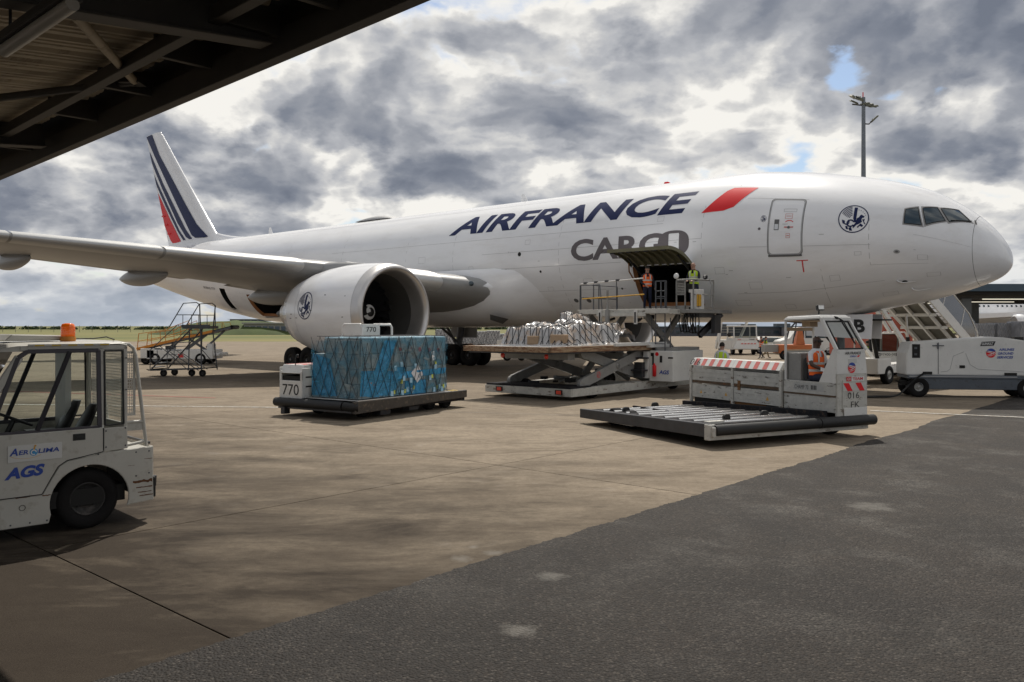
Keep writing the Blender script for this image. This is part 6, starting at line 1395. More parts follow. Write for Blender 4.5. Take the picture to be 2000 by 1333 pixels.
# bridge and its scissors
zb = 3.12; B0, B1, C0, C1 = 9.9, 13.9, 3.35, 6.15
b = MB(); b.box(*[c for p in zip(L(B0, C0, zb-.10), L(B1, C1, zb)) for c in p]); b.build('bridge_deck', M['deck'], LD)
b = MB(); b.box(*[c for p in zip(L(B0-.05, C1, zb-.16), L(B1+.05, C1+.1, zb+.02)) for c in p]); b.box(*[c for p in zip(L(B0-.05, C0-.2, zb-.18), L(B0+.05, C1, zb+.01)) for c in p]); b.box(*[c for p in zip(L(B1-.05, C0, zb-.16), L(B1+.05, C1, zb+.01)) for c in p]); b.box(*[c for p in zip(L(10.8, C1+.1, zb-.26), L(13.0, C1+.16, zb-.12)) for c in p]); b.build('bridge_edge', M['worn_white'], LD, bevel=.01)
for x in (11.0, 13.6):
    arm(x, 2.6, .62, 5.9, 2.9, .12, .26); arm(x+.16, 6.0, .62, 3.2, 2.9, .12, .26)
b = MB(); b.tube([L(12.45, C1+.2, zb+.75), L(12.45, C1+.2, 1.75)], .045, n=8); b.box(*[c for p in zip(L(12.38, C1+.14, 1.75), L(12.52, C1+.26, zb+.0)) for c in p]); b.build('guide_post', M['loader_grey'], LD)
for x in (11.15, 12.75): b = MB(); b.box(*[c for p in zip(L(x, C1+.12, zb-.55), L(x+.12, C1+.2, zb-.02)) for c in p]); b.box(*[c for p in zip(L(x+.03, C1+.2, zb-.50), L(x+.09, C1+.215, zb-.1)) for c in p], m=1); b.build('hanging_bracket', [M['truck_white'], M['dark']], LD)
# rails
def rail(pts, r=.022, m='grey_steel', nm='guard_rail'):
    b = MB()
    for s in pts: b.tube([L(*p) for p in s], r, n=7)
    return b.build(nm, M[m], LD)
rail([[(13.85, C1, zb), (13.85, C1, zb+1.02), (13.85, C0+.2, zb+1.02), (13.85, C0+.2, zb)], [(13.85, C1, zb+.5), (13.85, C0+.2, zb+.5)], [(13.85, 4.9, zb), (13.85, 4.9, zb+1.02)]], .024)
rail([[(13.85, C1+.05, zb), (13.85, C1+.05, zb+.98), (12.9, C1+.05, zb+.98), (12.8, C1+.05, zb)], [(13.85, C1+.05, zb+.5), (12.8, C1+.05, zb+.5)], [(13.2, C1+.05, zb), (13.2, C1+.05, zb+1.0)]], .024)
rail([[(13.7, C1+.22, zb+1.02), (10.85, C1+.22, zb+1.15)]], .026, 'truck_white'); rail([[(13.6, C1+.24, zb+.44), (10.8, C1+.24, zb+.55)]], .024, 'yellow')
for k in range(4):
    b = MB(); x = 13.4-.5*k; b.box(*[c for p in zip(L(x, C1+.16, zb+1.02+.02*k), L(x+.14, C1+.26, zb+1.09+.022*k)) for c in p]); b.build('rail_clamp', M['steel'], LD)
rail([[(12.05, C1+.18, zb), (12.05, C1+.18, zb+1.1)]], .02)
def LL(x, y, z): return L(x-.78, y-.45, z)
# ladder
b = MB()
for x in (10.95, 11.35): b.tube([LL(x, C1+.25, .9), LL(x, C1+.25, zb+1.0)], .022, n=6)
for k in range(11): b.tube([LL(10.95, C1+.25, 1.0+.28*k), LL(11.35, C1+.25, 1.0+.28*k)], .014, n=5)
b.tube([LL(10.78, C1+.15, .55), LL(10.78, C1+.15, 2.8)], .02, n=6); b.tube([LL(11.5, C1+.15, 1.2), LL(11.6, C1+.15, 2.9)], .02, n=6); b.build('ladder', M['grey_steel'], LD)
b = MB(); b.box(*[c for p in zip(LL(10.93, C1+.21, zb), LL(11.37, C1+.25, zb+1.02)) for c in p]); 
b = MB()
for x in (10.93, 11.15, 11.37): b.box(*[c for p in zip(LL(x-.02, C1+.18, zb-.05), LL(x+.02, C1+.22, zb+1.06)) for c in p])
for z in (zb+.0, zb+.45, zb+1.03): b.box(*[c for p in zip(LL(10.93, C1+.18, z), LL(11.37, C1+.22, z+.04)) for c in p])
b.build('ladder_gate', M['grey_steel'], LD)
def LC(x, y, z): return L(x-.72, y-.85, z)
# operator cage at the nose side
cx, cy = 10.2, 5.1
b = MB()
for (x, y) in ((10.75, C1+.05), (10.05, C1+.05), (9.85, 5.0)): b.tube([LC(x, y, zb), LC(x, y, zb+1.1)], .03, n=7)
b.tube([LC(10.75, C1+.05, zb+1.1), LC(10.05, C1+.05, zb+1.1), LC(9.85, 5.0, zb+1.1)], .03); b.tube([LC(10.05, C1+.05, zb+.55), LC(9.85, 5.0, zb+.55)], .02); b.tube([LC(9.75, 5.4, zb+.1), LC(9.72, 5.4, zb+.9), LC(9.85, 5.3, zb+1.12)], .03); b.build('operator_cage', M['loader_grey'], LD)
b = MB(); b.box(*[c for p in zip(LC(10.45, C1+.02, zb+.05), LC(10.76, C1+.06, zb+1.08)) for c in p]) if False else None
g = MB()
for k in range(7): g.tube([LC(10.40+.05*k, C1+.07, zb+.58), LC(10.40+.05*k, C1+.07, zb+1.06)], .008, n=4)
for k in range(8): g.tube([LC(10.40, C1+.07, zb+.60+.06*k), LC(10.72, C1+.07, zb+.60+.06*k)], .008, n=4)
for (x0, x1, z0, z1) in ((10.36, 10.76, .53, .57), (10.36, 10.76, 1.06, 1.12), (10.36, 10.40, .0, 1.12), (10.72, 10.76, .0, 1.12), (10.36, 10.76, .02, .14)): g.box(*[c for p in zip(LC(x0, C1+.04, zb+z0), LC(x1, C1+.09, zb+z1)) for c in p])
g.build('mesh_gate', M['loader_grey'], LD)
b = MB(); b.box(*[c for p in zip(LC(9.95, 5.55, zb), LC(10.22, 6.1, zb+.62)) for c in p]); b.box(*[c for p in zip(LC(9.98, 5.5, zb+.62), LC(10.3, 6.1, zb+.74)) for c in p]); b.build('control_console', M['truck_white'], LD, bevel=.01)
b = MB(); b.box(*[c for p in zip(LC(10.22, 5.7, zb+.66), LC(10.4, 6.05, zb+.95)) for c in p]); b.box(*[c for p in zip(LC(9.88, 5.9, zb+.1), LC(9.95, 6.15, zb+.55)) for c in p], m=1); b.build('control_lever_box', [M['dark'], M['yellow']], LD, bevel=.01)
b = MB(); b.lathe([(0, .10), (.03, .11), (.05, .09), (.05, .001)], o=LC(10.72, C1+.1, zb+1.24), ax=(0, 1, .1), n=16); lo = b.build('flood_lamp', M['lamp'], LD)
b = MB(); b.lathe([(0, .08), (.06, .09), (.12, .04)], o=LC(9.7, 5.9, zb+1.18), ax=(0, 1, 0), n=14); b.build('flood_lamp', M['black'], LD)
b = MB(); b.box(*[c for p in zip(LC(9.9, C0, zb-.14), LC(10.8, C1+.1, zb-.0)) for c in p]); b.build('cage_floor', M['loader_grey'], LD, bevel=.01)
# hoses
b = MB(); q = random.Random(5)
for k in range(6):
    x = 10.0+.12*k; b.tube([LC(x, 5.9, zb-.15), LC(x-.1+q.uniform(-.1, .1), 6.0, zb-.45), LC(x+.05, 5.8, zb-.75-q.uniform(0, .15)), LC(x+.35, 5.5, zb-.85), LC(x+.6, 5.2, zb-.5), LC(x+.7, 5.0, zb-.2)], .022, n=6)
b.build('hydraulic_hose', M['black'], LD)
b = MB(); b.box(*[c for p in zip(LC(10.0, 4.6, zb-.30), LC(10.6, 5.9, zb-.14)) for c in p]); b.box(*[c for p in zip(LC(9.95, 4.2, zb-.9), LC(10.1, 4.7, zb-.2)) for c in p]); b.bar(LC(10.1, 3.9, zb-.15), LC(10.5, 4.9, zb-1.0), .16, .2); b.build('bridge_underframe', M['steel'], LD)
# engine module at the nose side
b = MB(); b.box(*[c for p in zip(L(9.75, 3.8, .45), L(10.75, 6.1, 1.58)) for c in p]); em = b.build('engine_module', M['truck_white'], LD, bevel=.02)
b = MB(); b.box(*[c for p in zip(L(10.75, 5.5, .55), L(10.95, 6.2, 1.55)) for c in p]); b.build('module_end', M['truck_white'], LD, bevel=.01)
b = MB(); b.box(*[c for p in zip(L(9.9, 3.8, 1.58), L(10.6, 5.9, 1.70)) for c in p]); b.build('module_top', M['loader_grey'], LD, bevel=.01)
for (x0, x1, z0, z1, mm) in ((10.55, 10.62, 1.05, 1.5, 'dark'), (10.2, 10.3, 1.15, 1.4, 'dark'), (10.55, 10.68, 1.38, 1.5, 'dark'), (9.75, 9.95, 1.3, 1.36, 'dark')):
    b = MB(); b.box(*[c for p in zip(L(x0, 6.1, z0), L(x1, 6.112, z1)) for c in p]); b.build('module_vent', M[mm], em)
decal([disc(0, 0, .075, 14)], lambda x, y: Vector(L(10.42-x, 6.108, 1.46+y)), M['bright_red'], em, 'round_mark', .3)
b = MB(); b.lathe([(0, .001), (.02, .07), (.4, .075), (.45, .03), (.5, .02)], o=L(10.5, 6.16, .62), ax=(0, 0, 1), n=12); b.build('fire_extinguisher', M['bright_red'], LD)
word('AGS', L(10.33, 6.105, .72), (-1, 0, 0), (0, 0, 1), .42, .15, M['blue'], em, bold=.03, shear=.2)
b = MB(); b.box(*[c for p in zip(L(10.7, 6.2, 1.28), L(11.55, 6.55, 1.34)) for c in p]); b.box(*[c for p in zip(L(10.75, 6.2, .82), L(11.5, 6.6, .88)) for c in p]); b.box(*[c for p in zip(L(10.85, 6.25, .6), L(11.2, 6.45, 1.15)) for c in p]); b.build('boarding_step', M['steel'], LD, bevel=.008)
for (x, y) in ((11.2, 9.2), (14.2, 9.2), (11.2, 3.6), (14.2, 3.6)): wheel(LD, L(x, y, .28), .28, .28, 1, axis='x', rim='rim_dark', rr=.5)
# freight on the platform: a lumpy wrapped pile under a net
q = random.Random(21)
for k in range(34):          # pumps, manifolds, cable trays and brackets slung under both platforms
    x = q.uniform(11.3, 14.2); y = q.uniform(3.4, 9.8); z = q.choice((.5, .62, 1.35, 1.45, 2.7, 2.78)) if y < 6 else q.choice((.46, .52, 1.36, 1.48)); s_ = q.uniform(.08, .28)
    b = MB()
    if q.random() < .5: b.box(*[c for p in zip(L(x, y, z), L(x+s_, y+s_*1.4, z+s_*.6)) for c in p]); b.build('machine_box', M['dark'] if k % 2 else M['steel'], LD, bevel=.01)
    else: b.tube([L(x, y, z), L(x+.1, y+q.uniform(-.8, .8), z+q.uniform(-.1, .2))], .03+.05*q.random(), n=7); b.build('machine_pipe', M['steel'] if k % 2 else M['loader_grey'], LD)
PF = thing('wrapped_freight', 'lumpy pile of white plastic wrapped cartons under a net on the raised loader platform', 'cargo', AP(12.7, 8.65, zp+.04), 139.41); PF.scale = (.9, .86, 1)
px0, px1, py0, py1 = -1.75, 1.45, -2.55, 2.5
lumps = [(-1.3, -1.9, 2.6, 1.3, .42), (-.2, -1.3, 2.6, 1.5, .72), (.0, -.35, 1.0, .5, 1.12), (.2, -.9, 1.2, .8, .98), (-.2, .7, 2.6, 1.5, .72), (0, 1.7, 2.8, 1.3, .62), (-.6, .3, 1.6, .9, .85)]
def hf(x, y):
    h = 0
    for cx_, cy_, sx_, sy_, hh in lumps:
        d_ = max(abs(x-cx_)/(sx_/2), abs(y-cy_)/(sy_/2)); e = max(0, min(1, (1.2-d_)/.40)); h = max(h, hh*e*e*(3-2*e))
    return h+(.16*noise.noise(Vector((x*1.9, y*1.9, 3)))+.07*noise.noise(Vector((x*5, y*5, 1)))+.03*noise.noise(Vector((x*12, y*12, 1))))*(1 if h > .1 else .2)
b = MB(); nn = 64; b.grid([[(px0+(px1-px0)*i/nn, py0+(py1-py0)*j/nn, max(.0, hf(px0+(px1-px0)*i/nn, py0+(py1-py0)*j/nn))) for j in range(nn+1)] for i in range(nn+1)]); b.build('plastic_wrap', M['wrap_white'], PF)
for (x, y, sx_, sy_, sz_) in ((.2, 2.3, .5, .4, .3), (-.9, 2.2, .6, .4, .35)):
    c_ = MB(); c_.box(-sx_/2, sx_/2, -sy_/2, sy_/2, 0, sz_); put('carton', c_.mesh('carton', M['carton'], bevel=.02), PF, (x-.35, y, .02), (0, 0, rnd.uniform(-.15, .15)))
nb = MB(); cell = .30
for i in range(-20, 22):
    for s_ in (1, -1):
        pts = []
        for k in range(70):
            t = k/69*7-3.5; x = i*cell+s_*t*.75; y = t
            if px0-.0 <= x <= px1 and py0 <= y <= py1: pts.append((x+.03*noise.noise(Vector((x*3, y*3, i))), y+.03*noise.noise(Vector((x*3, y*3, 9+i))), hf(x, y)+.03))
        if len(pts) > 3: nb.tube(pts, .0125, n=4, cap=False)
nb.build('cargo_net', M['net'], PF)
b = MB(); b.box(px0-.05, px1+.05, py0, py1, -.03, .0); b.build('pallet_sheet', M['bare_metal'], PF)

person('worker in an orange vest standing by the open hold door on the loader bridge', AP(11.75, 4.6, zb), 2, skin='skin', top='shirt_dark', vest='hi_orange', sc_=1.0, arms=dict(r=((.26, .02, -.18), (.30, -.04, -.42)), l=((-.25, .02, -.18), (-.10, -.20, -.30))))
person('bald operator in a yellow vest leaning from the cage at the loader controls', AP(9.75, 4.5, zb), -35, skin='skin', top='shirt_dark', vest='hi_yellow', bald=True, sc_=1.03, lean=.12, arms=dict(r=((.24, -.08, -.16), (.12, -.30, -.22)), l=((-.25, -.05, -.16), (-.14, -.30, -.20))))
# ------------------------------------------------------------ ground power unit at the right
GP = thing('ground_power_unit', 'large white ground power unit with blue company lettering under the nose', 'power unit', (13.86, 29.3, 0), -9)
b = MB(); prof = [(0, .78), (4.6, .78), (4.62, 1.6), (4.35, 1.93), (3.95, 1.98), (3.2, 2.1), (2.9, 2.12), (2.0, 2.06), (1.05, 1.98), (.16, 1.92), (.02, 1.55)]
b.prism(prof, (0, 0, 0), (1, 0, 0), (0, 0, 1), -1.2); gb = b.build('housing', M['truck_white'], GP, bevel=.03, seg=2)
for x in (1.05,): b = MB(); b.box(x, x+.02, -.008, .0, .82, 1.93); b.build('panel_joint', M['seam'], gb)
b = MB(); b.box(.86, 1.24, -.03, -.004, 1.80, 1.83); b.box(1.02, 1.07, -.04, -.004, 1.70, 1.9); b.build('latch', M['grey_steel'], gb)
b = MB(); b.box(.20, .46, -.012, .0, 1.38, 1.86); gp = b.build('gauge_panel', M['dark'], gb)
for z in (1.72, 1.5): b = MB(); b.box(.27, .36, -.018, -.012, z-.03, z+.04); b.build('gauge', M['grey_steel'], gp)
for (x0, x1, z0, z1) in ((.55, .86, .80, .90), (3.2, 3.6, .72, .88), (1.75, 1.93, 1.03, 1.13), (4.45, 4.6, 1.72, 1.86)): b = MB(); b.box(x0, x1, -.012, 0, z0, z1); b.build('socket', M['dark'], gb)
pts = [(1.15, .9), (1.35, .92), (1.45, 1.0), (1.55, 1.45), (1.9, 1.6)]
b = MB(); b.tube([(x, -.003, z) for x, z in pts], .006, n=4); b.tube([(x, -.003, z) for x, z in ((1.95, 1.55), (2.1, 1.15), (2.35, 1.0), (3.0, .96), (4.1, .9))], .006, n=4); b.build('pressed_line', M['soft_seam'], gb)
b = MB(); b.add([(2.42, -.008, 1.80), (2.86, -.008, 1.82), (2.92, -.008, 1.97), (2.47, -.008, 1.95)], [(0, 1, 2, 3)]); g2 = b.build('maker_plate', M['black_print'], gb); word('GUINAULT', (2.47, -.008, 1.835), (1, 0, .04), (-.04, 0, 1), .38, .09, M['white_print'], g2, bold=.02, shear=.2)
globe(gb, (2.77, -.006, 1.56), .20)
for k, s in enumerate(('AIRLINES', 'GROUND', 'SERVICES')): word(s, (3.02-.03*k, -.004, 1.64-.135*k), (1, 0, .01), (0, 0, 1), (.50, .50, .52)[k], .085, M['blue'], gb, bold=.03, shear=.22)
b = MB(); b.box(.05, 5.3, -.03, 1.2, .66, .78); b.build('chassis_beam', mat('chassis_grey', (.10, .115, .135), .5, var=.2, dirt=(.05, .045, .04), dirt_amt=.6), GP, bevel=.01)
b = MB(); b.hexa([(.7, 0, .28), (3.6, 0, .28), (3.6, 1.1, .28), (.7, 1.1, .28), (.2, -.02, .66), (4.3, -.02, .66), (4.3, 1.15, .66), (.2, 1.15, .66)]); b.build('skirt', mat('chassis_grey', (.1, .115, .135)), GP, bevel=.02)
b = MB(); b.box(.1, 3.6, -.045, -.03, .715, .75); b.build('edge_strip', M['soft_seam'], GP)
for x in (.42, 3.95):
    wheel(GP, (x, .10, .36), .36, .26, -1, rim='rim_white', rr=.42); wheel(GP, (x, 1.1, .36), .36, .26, 1, rim='rim_white', rr=.42)
for x in (3.75, 4.05): b = MB(); b.lathe([(0, .07), (.06, .07), (.1, .04), (.1, .001)], o=(x, .3, 2.0), ax=(0, 0, 1), n=12); b.build('red_cap', M['bright_red'], GP)
b = MB(); b.box(3.6, 3.9, .2, .5, 2.0, 2.12); b.build('exhaust_box', M['dark'], GP)
b = MB(); b.tube([(-.1, .4, .5), (-.25, .3, .55)], .03); b.box(-.1, .1, .2, .5, .4, .56); b.build('tow_bracket', M['dark'], GP)
hz = MB()
for dx_, dz in ((0, 0), (.04, .03)):
    p = [Vector((14.5, 29.25, .86)), Vector((14.2, 29.1, .72)), Vector((13.8, 29.0, .42)), Vector((13.3, 28.8, .10)), Vector((12.6, 28.7, .05+dz)), Vector((11.8, 29.0+dx_*4, .045)), Vector((10.8, 29.6, .05+dz)), Vector((9.7, 30.8+dx_*8, .045)), Vector((9.3, 31.8, .05))]
    q = []
    for i in range(len(p)-1):
        a, c_, d0_, d1_ = p[i], p[i+1], p[max(0, i-1)], p[min(len(p)-1, i+2)]
        for k in range(5):
            t = k/5; q.append(.5*((2*a)+(c_-d0_)*t+(2*d0_-5*a+4*c_-d1_)*t*t+(-d0_+3*a-3*c_+d1_)*t**3))
    q.append(p[-1]); hz.tube(q, .032, n=7)
o = hz.build('power_cable', M['black']); tag(o, 'twin black power cables running along the ground from the white power unit', 'cable')

# ------------------------------------------------------------ open tow tractor behind it
TT = thing('tow_tractor', 'boxy white tractor numbered 97400-08 seen from the front behind the power unit', 'tractor', (17.85, 41.2, 0), 14)
b = MB(); b.box(0, 1.75, 0, 2.9, .38, .98); b.box(0, 1.75, 0, .7, .98, 1.20); bo_ = b.build('body', M['truck_white'], TT, bevel=.04, seg=2)
b = MB()
for x in (.06, 1.62): b.bar((x+.03, .06, 1.2), (x+.09, .30, 2.12), .07, .07); b.bar((x+.05, 1.6, 1.0), (x+.05, 1.55, 2.12), .06, .06)
b.box(.08, 1.70, .25, 1.6, 2.10, 2.16); b.bar((.1, .1, 1.22), (1.65, .1, 1.22), .06, .06); b.build('cab_frame', M['truck_white'], TT, bevel=.015)
b = MB(); b.add([(.13, .08, 1.24), (1.64, .08, 1.24), (1.68, .29, 2.08), (.17, .29, 2.08)], [(0, 1, 2, 3)]); w_g = b.build('windscreen', M['dark_glass'], TT)
b = MB(); b.tube([(x, y-.01, z) for x, y, z in [(.13, .08, 1.24), (1.64, .08, 1.24), (1.68, .29, 2.08), (.17, .29, 2.08)]], .018, n=5, closed=True); b.build('window_seal', M['black'], TT)
b = MB(); b.tube([(1.72, .4, 1.1), (1.76, .4, 2.1), (1.78, .5, 2.2), (1.78, 1.5, 2.2), (1.75, 1.6, 2.1), (1.75, 1.6, 1.0)], .03, n=7); b.tube([(1.75, .45, 2.18), (2.2, .45, 2.18), (2.3, .45, 2.05), (2.3, .45, .9), (1.9, .45, .8)], .035, n=7); b.build('side_hoop', M['truck_white'], TT)
b = MB(); b.box(.6, 1.2, 1.0, 1.15, 1.2, 1.9); b.box(.5, 1.3, .7, 1.2, 1.0, 1.25); b.build('seat', M['seat_black'], TT, bevel=.03)
for x in (.12, 1.32): b = MB(); b.box(x, x+.30, -.02, .01, 1.00, 1.16); h1 = b.build('headlamp', M['black'], TT); b = MB(); b.box(x+.07, x+.23, -.03, -.02, 1.02, 1.13); b.build('lens', M['lamp'], h1)
word('97400-08', (.45, -.004, 1.03), (1, 0, 0), (0, 0, 1), .84, .12, M['black_print'], TT, bold=.0); globe(TT, (.25, -.004, .90), .11)
for x in (0, 1.0): b = MB(); b.box(x, x+.62, -.07, .0, .56, .66); b.build('rubber_buffer', M['black'], TT, bevel=.02)
b = MB(); b.box(.72, .94, -.03, 0, .42, .52); b.build('tow_hook', M['orange'], TT)
for x, s in ((.25, -1), (1.5, 1)):
    for y in (.45, 2.4): wheel(TT, (x, y, .31), .31, .22, 1 if s > 0 else -1, axis='x', rim='rim_white', rr=.5)
b = MB(); b.lathe([(0, .05), (.1, .05), (.1, .001)], o=(.1, .3, 2.15), ax=(0, 0, 1), n=10); b.build('corner_lamp', M['black'], TT)
person('worker in a yellow vest behind the numbered tractor, right of the belly gear door', (18.35, 43.0, 0), 190, skin='skin', top='shirt_dark', vest='hi_yellow')
b = MB(); b.box(-.35, .35, -.2, .2, .3, .55); b.box(-.3, .3, -.15, .15, 0, .3); o = b.build('ballast_block', M['loader_grey']); 
bpy.data.objects.remove(o)
c_ = MB(); c_.box(-.55, .55, -.02, .02, .5, 1.1); tt_ = None

# ------------------------------------------------------------ passenger steps at the port crew door
W_ = Vector((14.2+.0, 35.4, 0)); ST = thing('passenger_steps', 'tall white mobile passenger steps with glazed sides rising behind the nose', 'airstairs', (15.2, 36.4, 0), 40)
# x runs down the flight (away from the aircraft), y across
TZ, FX = 5.0, 10.2
def sp(x): return TZ-(x-1.6)*(TZ-.75)/(FX-1.6)
for y in (-1.15, 1.15):
    b = MB(); b.prism([(0, TZ-.15), (1.6, TZ-.15), (FX, .6), (FX, 1.15), (1.6, TZ+.45), (0, TZ+.45)], (0, y, 0), (1, 0, 0), (0, 0, 1), .08); b.build('side_panel', M['truck_white'], ST, bevel=.01)
    b = MB()
    for k in range(8): x = 2.2+k*1.0; b.bar((x, y-.01*(1 if y < 0 else -8), sp(x)+.05), (x+.75, y-.01, sp(x+.75)+.05), .012, .015)
    b.build('panel_rib', M['loader_grey'], ST)
    b = MB(); hgt = 1.1
    b.tube([(0, y, TZ+.45), (0, y, TZ+hgt+.35), (1.5, y, TZ+hgt+.45), (2.2, y, sp(2.2)+hgt+.65), (5, y, sp(5)+hgt+.5), (8.6, y, sp(8.6)+hgt+.45), (9.6, y, sp(9.6)+1.1), (9.7, y, sp(9.7)+.3)], .035, n=7)
    for x in (1.6, 3.3, 3.6, 5.6, 7.6): b.tube([(x, y, sp(max(x, 1.6))+.4), (x+.5, y, sp(max(x+.5, 1.6))+hgt+.5)], .03, n=6)
    b.build('handrail', M['truck_white'], ST)
    b = MB(); top = lambda x: (TZ if x < 1.6 else sp(x))
    b.grid([[(x, y, top(x)+.42), (x, y, top(x)+hgt+.42)] for x in (0.1, 1.6, 2.5, 4, 5.5, 7, 8.5, 9.3)], smooth=False); b.build('side_glazing', mat('brown_glazing', (.07, .06, .05), .12, var=.1, coat=.5), ST)
stp = MB(); stp.box(0, .32, -1.12, 1.12, -.03, .0); stm = stp.mesh('step_tread', M['loader_grey'])
for k in range(24): x = 1.6+k*.358; put('step_tread', stm, ST, (x, 0, sp(x)+.1))
b = MB(); b.box(0, 1.7, -1.12, 1.12, TZ-.05, TZ); b.build('landing', M['loader_grey'], ST)
# underside: stringers, lift frame, rams
b = MB()
for y in (-.8, 0, .8): b.bar((0, y, TZ-.25), (1.7, y, TZ-.25), .1, .16); b.bar((1.7, y, TZ-.25), (FX-.3, y, .55), .1, .16)
for x in (.2, 1.5, 2.6, 3.8, 5.0, 6.2): z = (TZ if x < 1.6 else sp(x))-.30; b.bar((x, -1.1, z), (x, 1.1, z), .1, .14)
b.build('stringer', M['truck_white'], ST)
b = MB(); b.grid([[(1.7, y, TZ-.12), (FX-.2, y, .7)] for y in (-1.0, 1.0)]); b.grid([[(-.2, y, TZ-.2), (1.7, y, TZ-.2)] for y in (-1.1, 1.1)]); b.build('under_sheet', mat('under_sheet_khaki', (.16, .15, .12), .7, var=.3), ST)
b = MB(); b.box(-.2, 1.4, -1.15, -.95, TZ-1.0, TZ-.75); b.box(-.4, .0, -1.2, 1.2, 3.3, 3.55); b.bar((-.3, -1.0, 3.4), (3.2, -1.0, .9), .12, .2); b.bar((-.3, 1.0, 3.4), (3.2, 1.0, .9), .12, .2); b.bar((-.3, 0, 4.6), (2.8, 0, 2.2), .10, .14); b.build('support_frame', M['truck_white'], ST)
for (x0, x1) in ((.2, -.2), (3.2, 3.0)):
    b = MB(); b.tube([(x0, -.7, 1.0), (x1, -.7, 2.0)], .09, n=8); b.tube([(x1, -.7, 2.0), (x1-.15, -.7, 3.0)], .05, n=8, m=1); b.build('lift_ram', [M['dark'], M['bare_metal']], ST)
b = MB(); b.box(-.3, 9.6, -1.0, 1.0, .45, .75); b.box(-.6, .6, -1.1, 1.1, .45, 1.1); b.build('chassis', M['truck_white'], ST, bevel=.02)
for x in (.4, 7.6):
    for y in (-1.0, 1.0): wheel(ST, (x, y, .4), .4, .28, 1 if y > 0 else -1, rim='rim_white', rr=.5)
word('AGS', (8.2, -1.155, 1.35), (.9, 0, -.44), (.44, 0, .9), .6, .25, M['blue'], ST, bold=.03)
word('AIRLINES', (2.2, -1.155, 4.55), (.9, 0, -.44), (.44, 0, .9), .9, .2, M['blue'], ST, bold=.03)
# red box behind
RB = thing('red_truck_body', 'plain red box body standing behind the belly gear door', 'truck', (19.9, 43.6, 0), 10)
b = MB(); b.box(-.9, 1.2, 0, 4.5, .9, 3.25); b.build('box_body', mat('brick_red_paint', (.45, .10, .06), .55, var=.12), RB, bevel=.02); b = MB(); b.box(-.8, 1.1, 0, 4.4, .5, .9); b.build('chassis', M['dark'], RB)
b = MB(); b.box(-.95, 1.25, -.03, 0, 3.2, 3.3); b.box(-.95, -.9, -.03, 0, .9, 3.3); b.build('body_frame', M['loader_grey'], RB)
for x in (-.7, 1.0): wheel(RB, (x, 1.0, .42), .42, .3, 1 if x > 0 else -1, axis='x', rim='rim_grey')

# ------------------------------------------------------------ grey wheeled steps and yellow-railed belt loader at the left
GS = thing('access_steps', 'tall dark grey wheeled steps standing in front of the belt loader', 'steps', (-17.9, 41.2, 0), 0)
b = MB(); Y1 = 1.2
for y in (0, Y1):
    dx = .35 if y else 0
    b.tube([(2.55+dx, y, .28), (2.5+dx*.5, y, 2.2), (2.45+dx, y, 3.55)], .03, n=6); b.tube([(1.9+dx*.5, y, .3), (1.95+dx*.5, y, 2.35)], .03, n=6)
    b.tube([(.05+dx, y, .35), (2.1+dx*.3, y, 2.42)], .035, n=6); b.tube([(0+dx, y, .3), (2.5+dx*.4, y, .38)], .03, n=6)
    b.tube([(0+dx, y, .3), (0+dx, y, 1.3), (1.35+dx*.6, y, 2.55), (1.45+dx*.3, y, 2.5)], .022, n=6); b.tube([(.35+dx, y, .6), (.35+dx, y, 1.3)], .02, n=5); b.tube([(1.0, y, 1.2), (2.4, y, .3)], .022, n=5); b.tube([(.5, y, 1.5), (1.9+dx*.5, y, .3)], .02, n=5)
b.tube([(2.5, 0, 1.4), (2.9, Y1, .4)], .02, n=5); b.tube([(2.55, 0, .4), (2.9, Y1, .4)], .03, n=5); b.tube([(0, 0, .35), (.35, Y1, .35)], .03, n=5)
b.build('frame', M['grey_steel'], GS)
b = MB(); b.box(1.6, 2.95, -.02, Y1+.02, 2.36, 2.5); b.box(1.55, 2.98, -.04, -.02, 2.42, 2.56); b.build('platform', M['grey_steel'], GS)
b = MB()
for y in (0, Y1):
    dx = .33 if y else 0; b.tube([(.95+dx, y, 2.45), (1.65+dx, y, 3.62), (2.3+dx, y, 3.66), (2.45+dx, y, 3.55), (2.47+dx, y, 2.5)], .026, n=6); b.tube([(1.3+dx, y, 3.05), (2.47+dx, y, 3.05)], .02, n=5); b.tube([(1.62+dx, y, 2.5), (1.62+dx, y, 3.05)], .018, n=5); b.tube([(2.05+dx, y, 2.5), (2.05+dx, y, 3.05)], .018, n=5)
b.build('handrail', M['grey_steel'], GS)
td = MB(); td.box(-.12, .14, .05, Y1-.05, -.015, .015); tm_ = td.mesh('step_tread', M['grey_steel'])
for k in range(10): put('step_tread', tm_, GS, (.15+.205*k, 0, .45+.205*k))
for x, y in ((2.6, -.02), (1.95, .3), (.65, .05), (.85, .9)): wheel(GS, (x, y, .17), .17, .09, -1, rim='rim_dark', rr=.45)
b = MB(); b.box(-.2, .5, .2, .9, .28, .32); b.tube([(-.1, .4, .3), (-.35, .4, .33)], .02); b.build('tow_bar', M['dark'], GS)

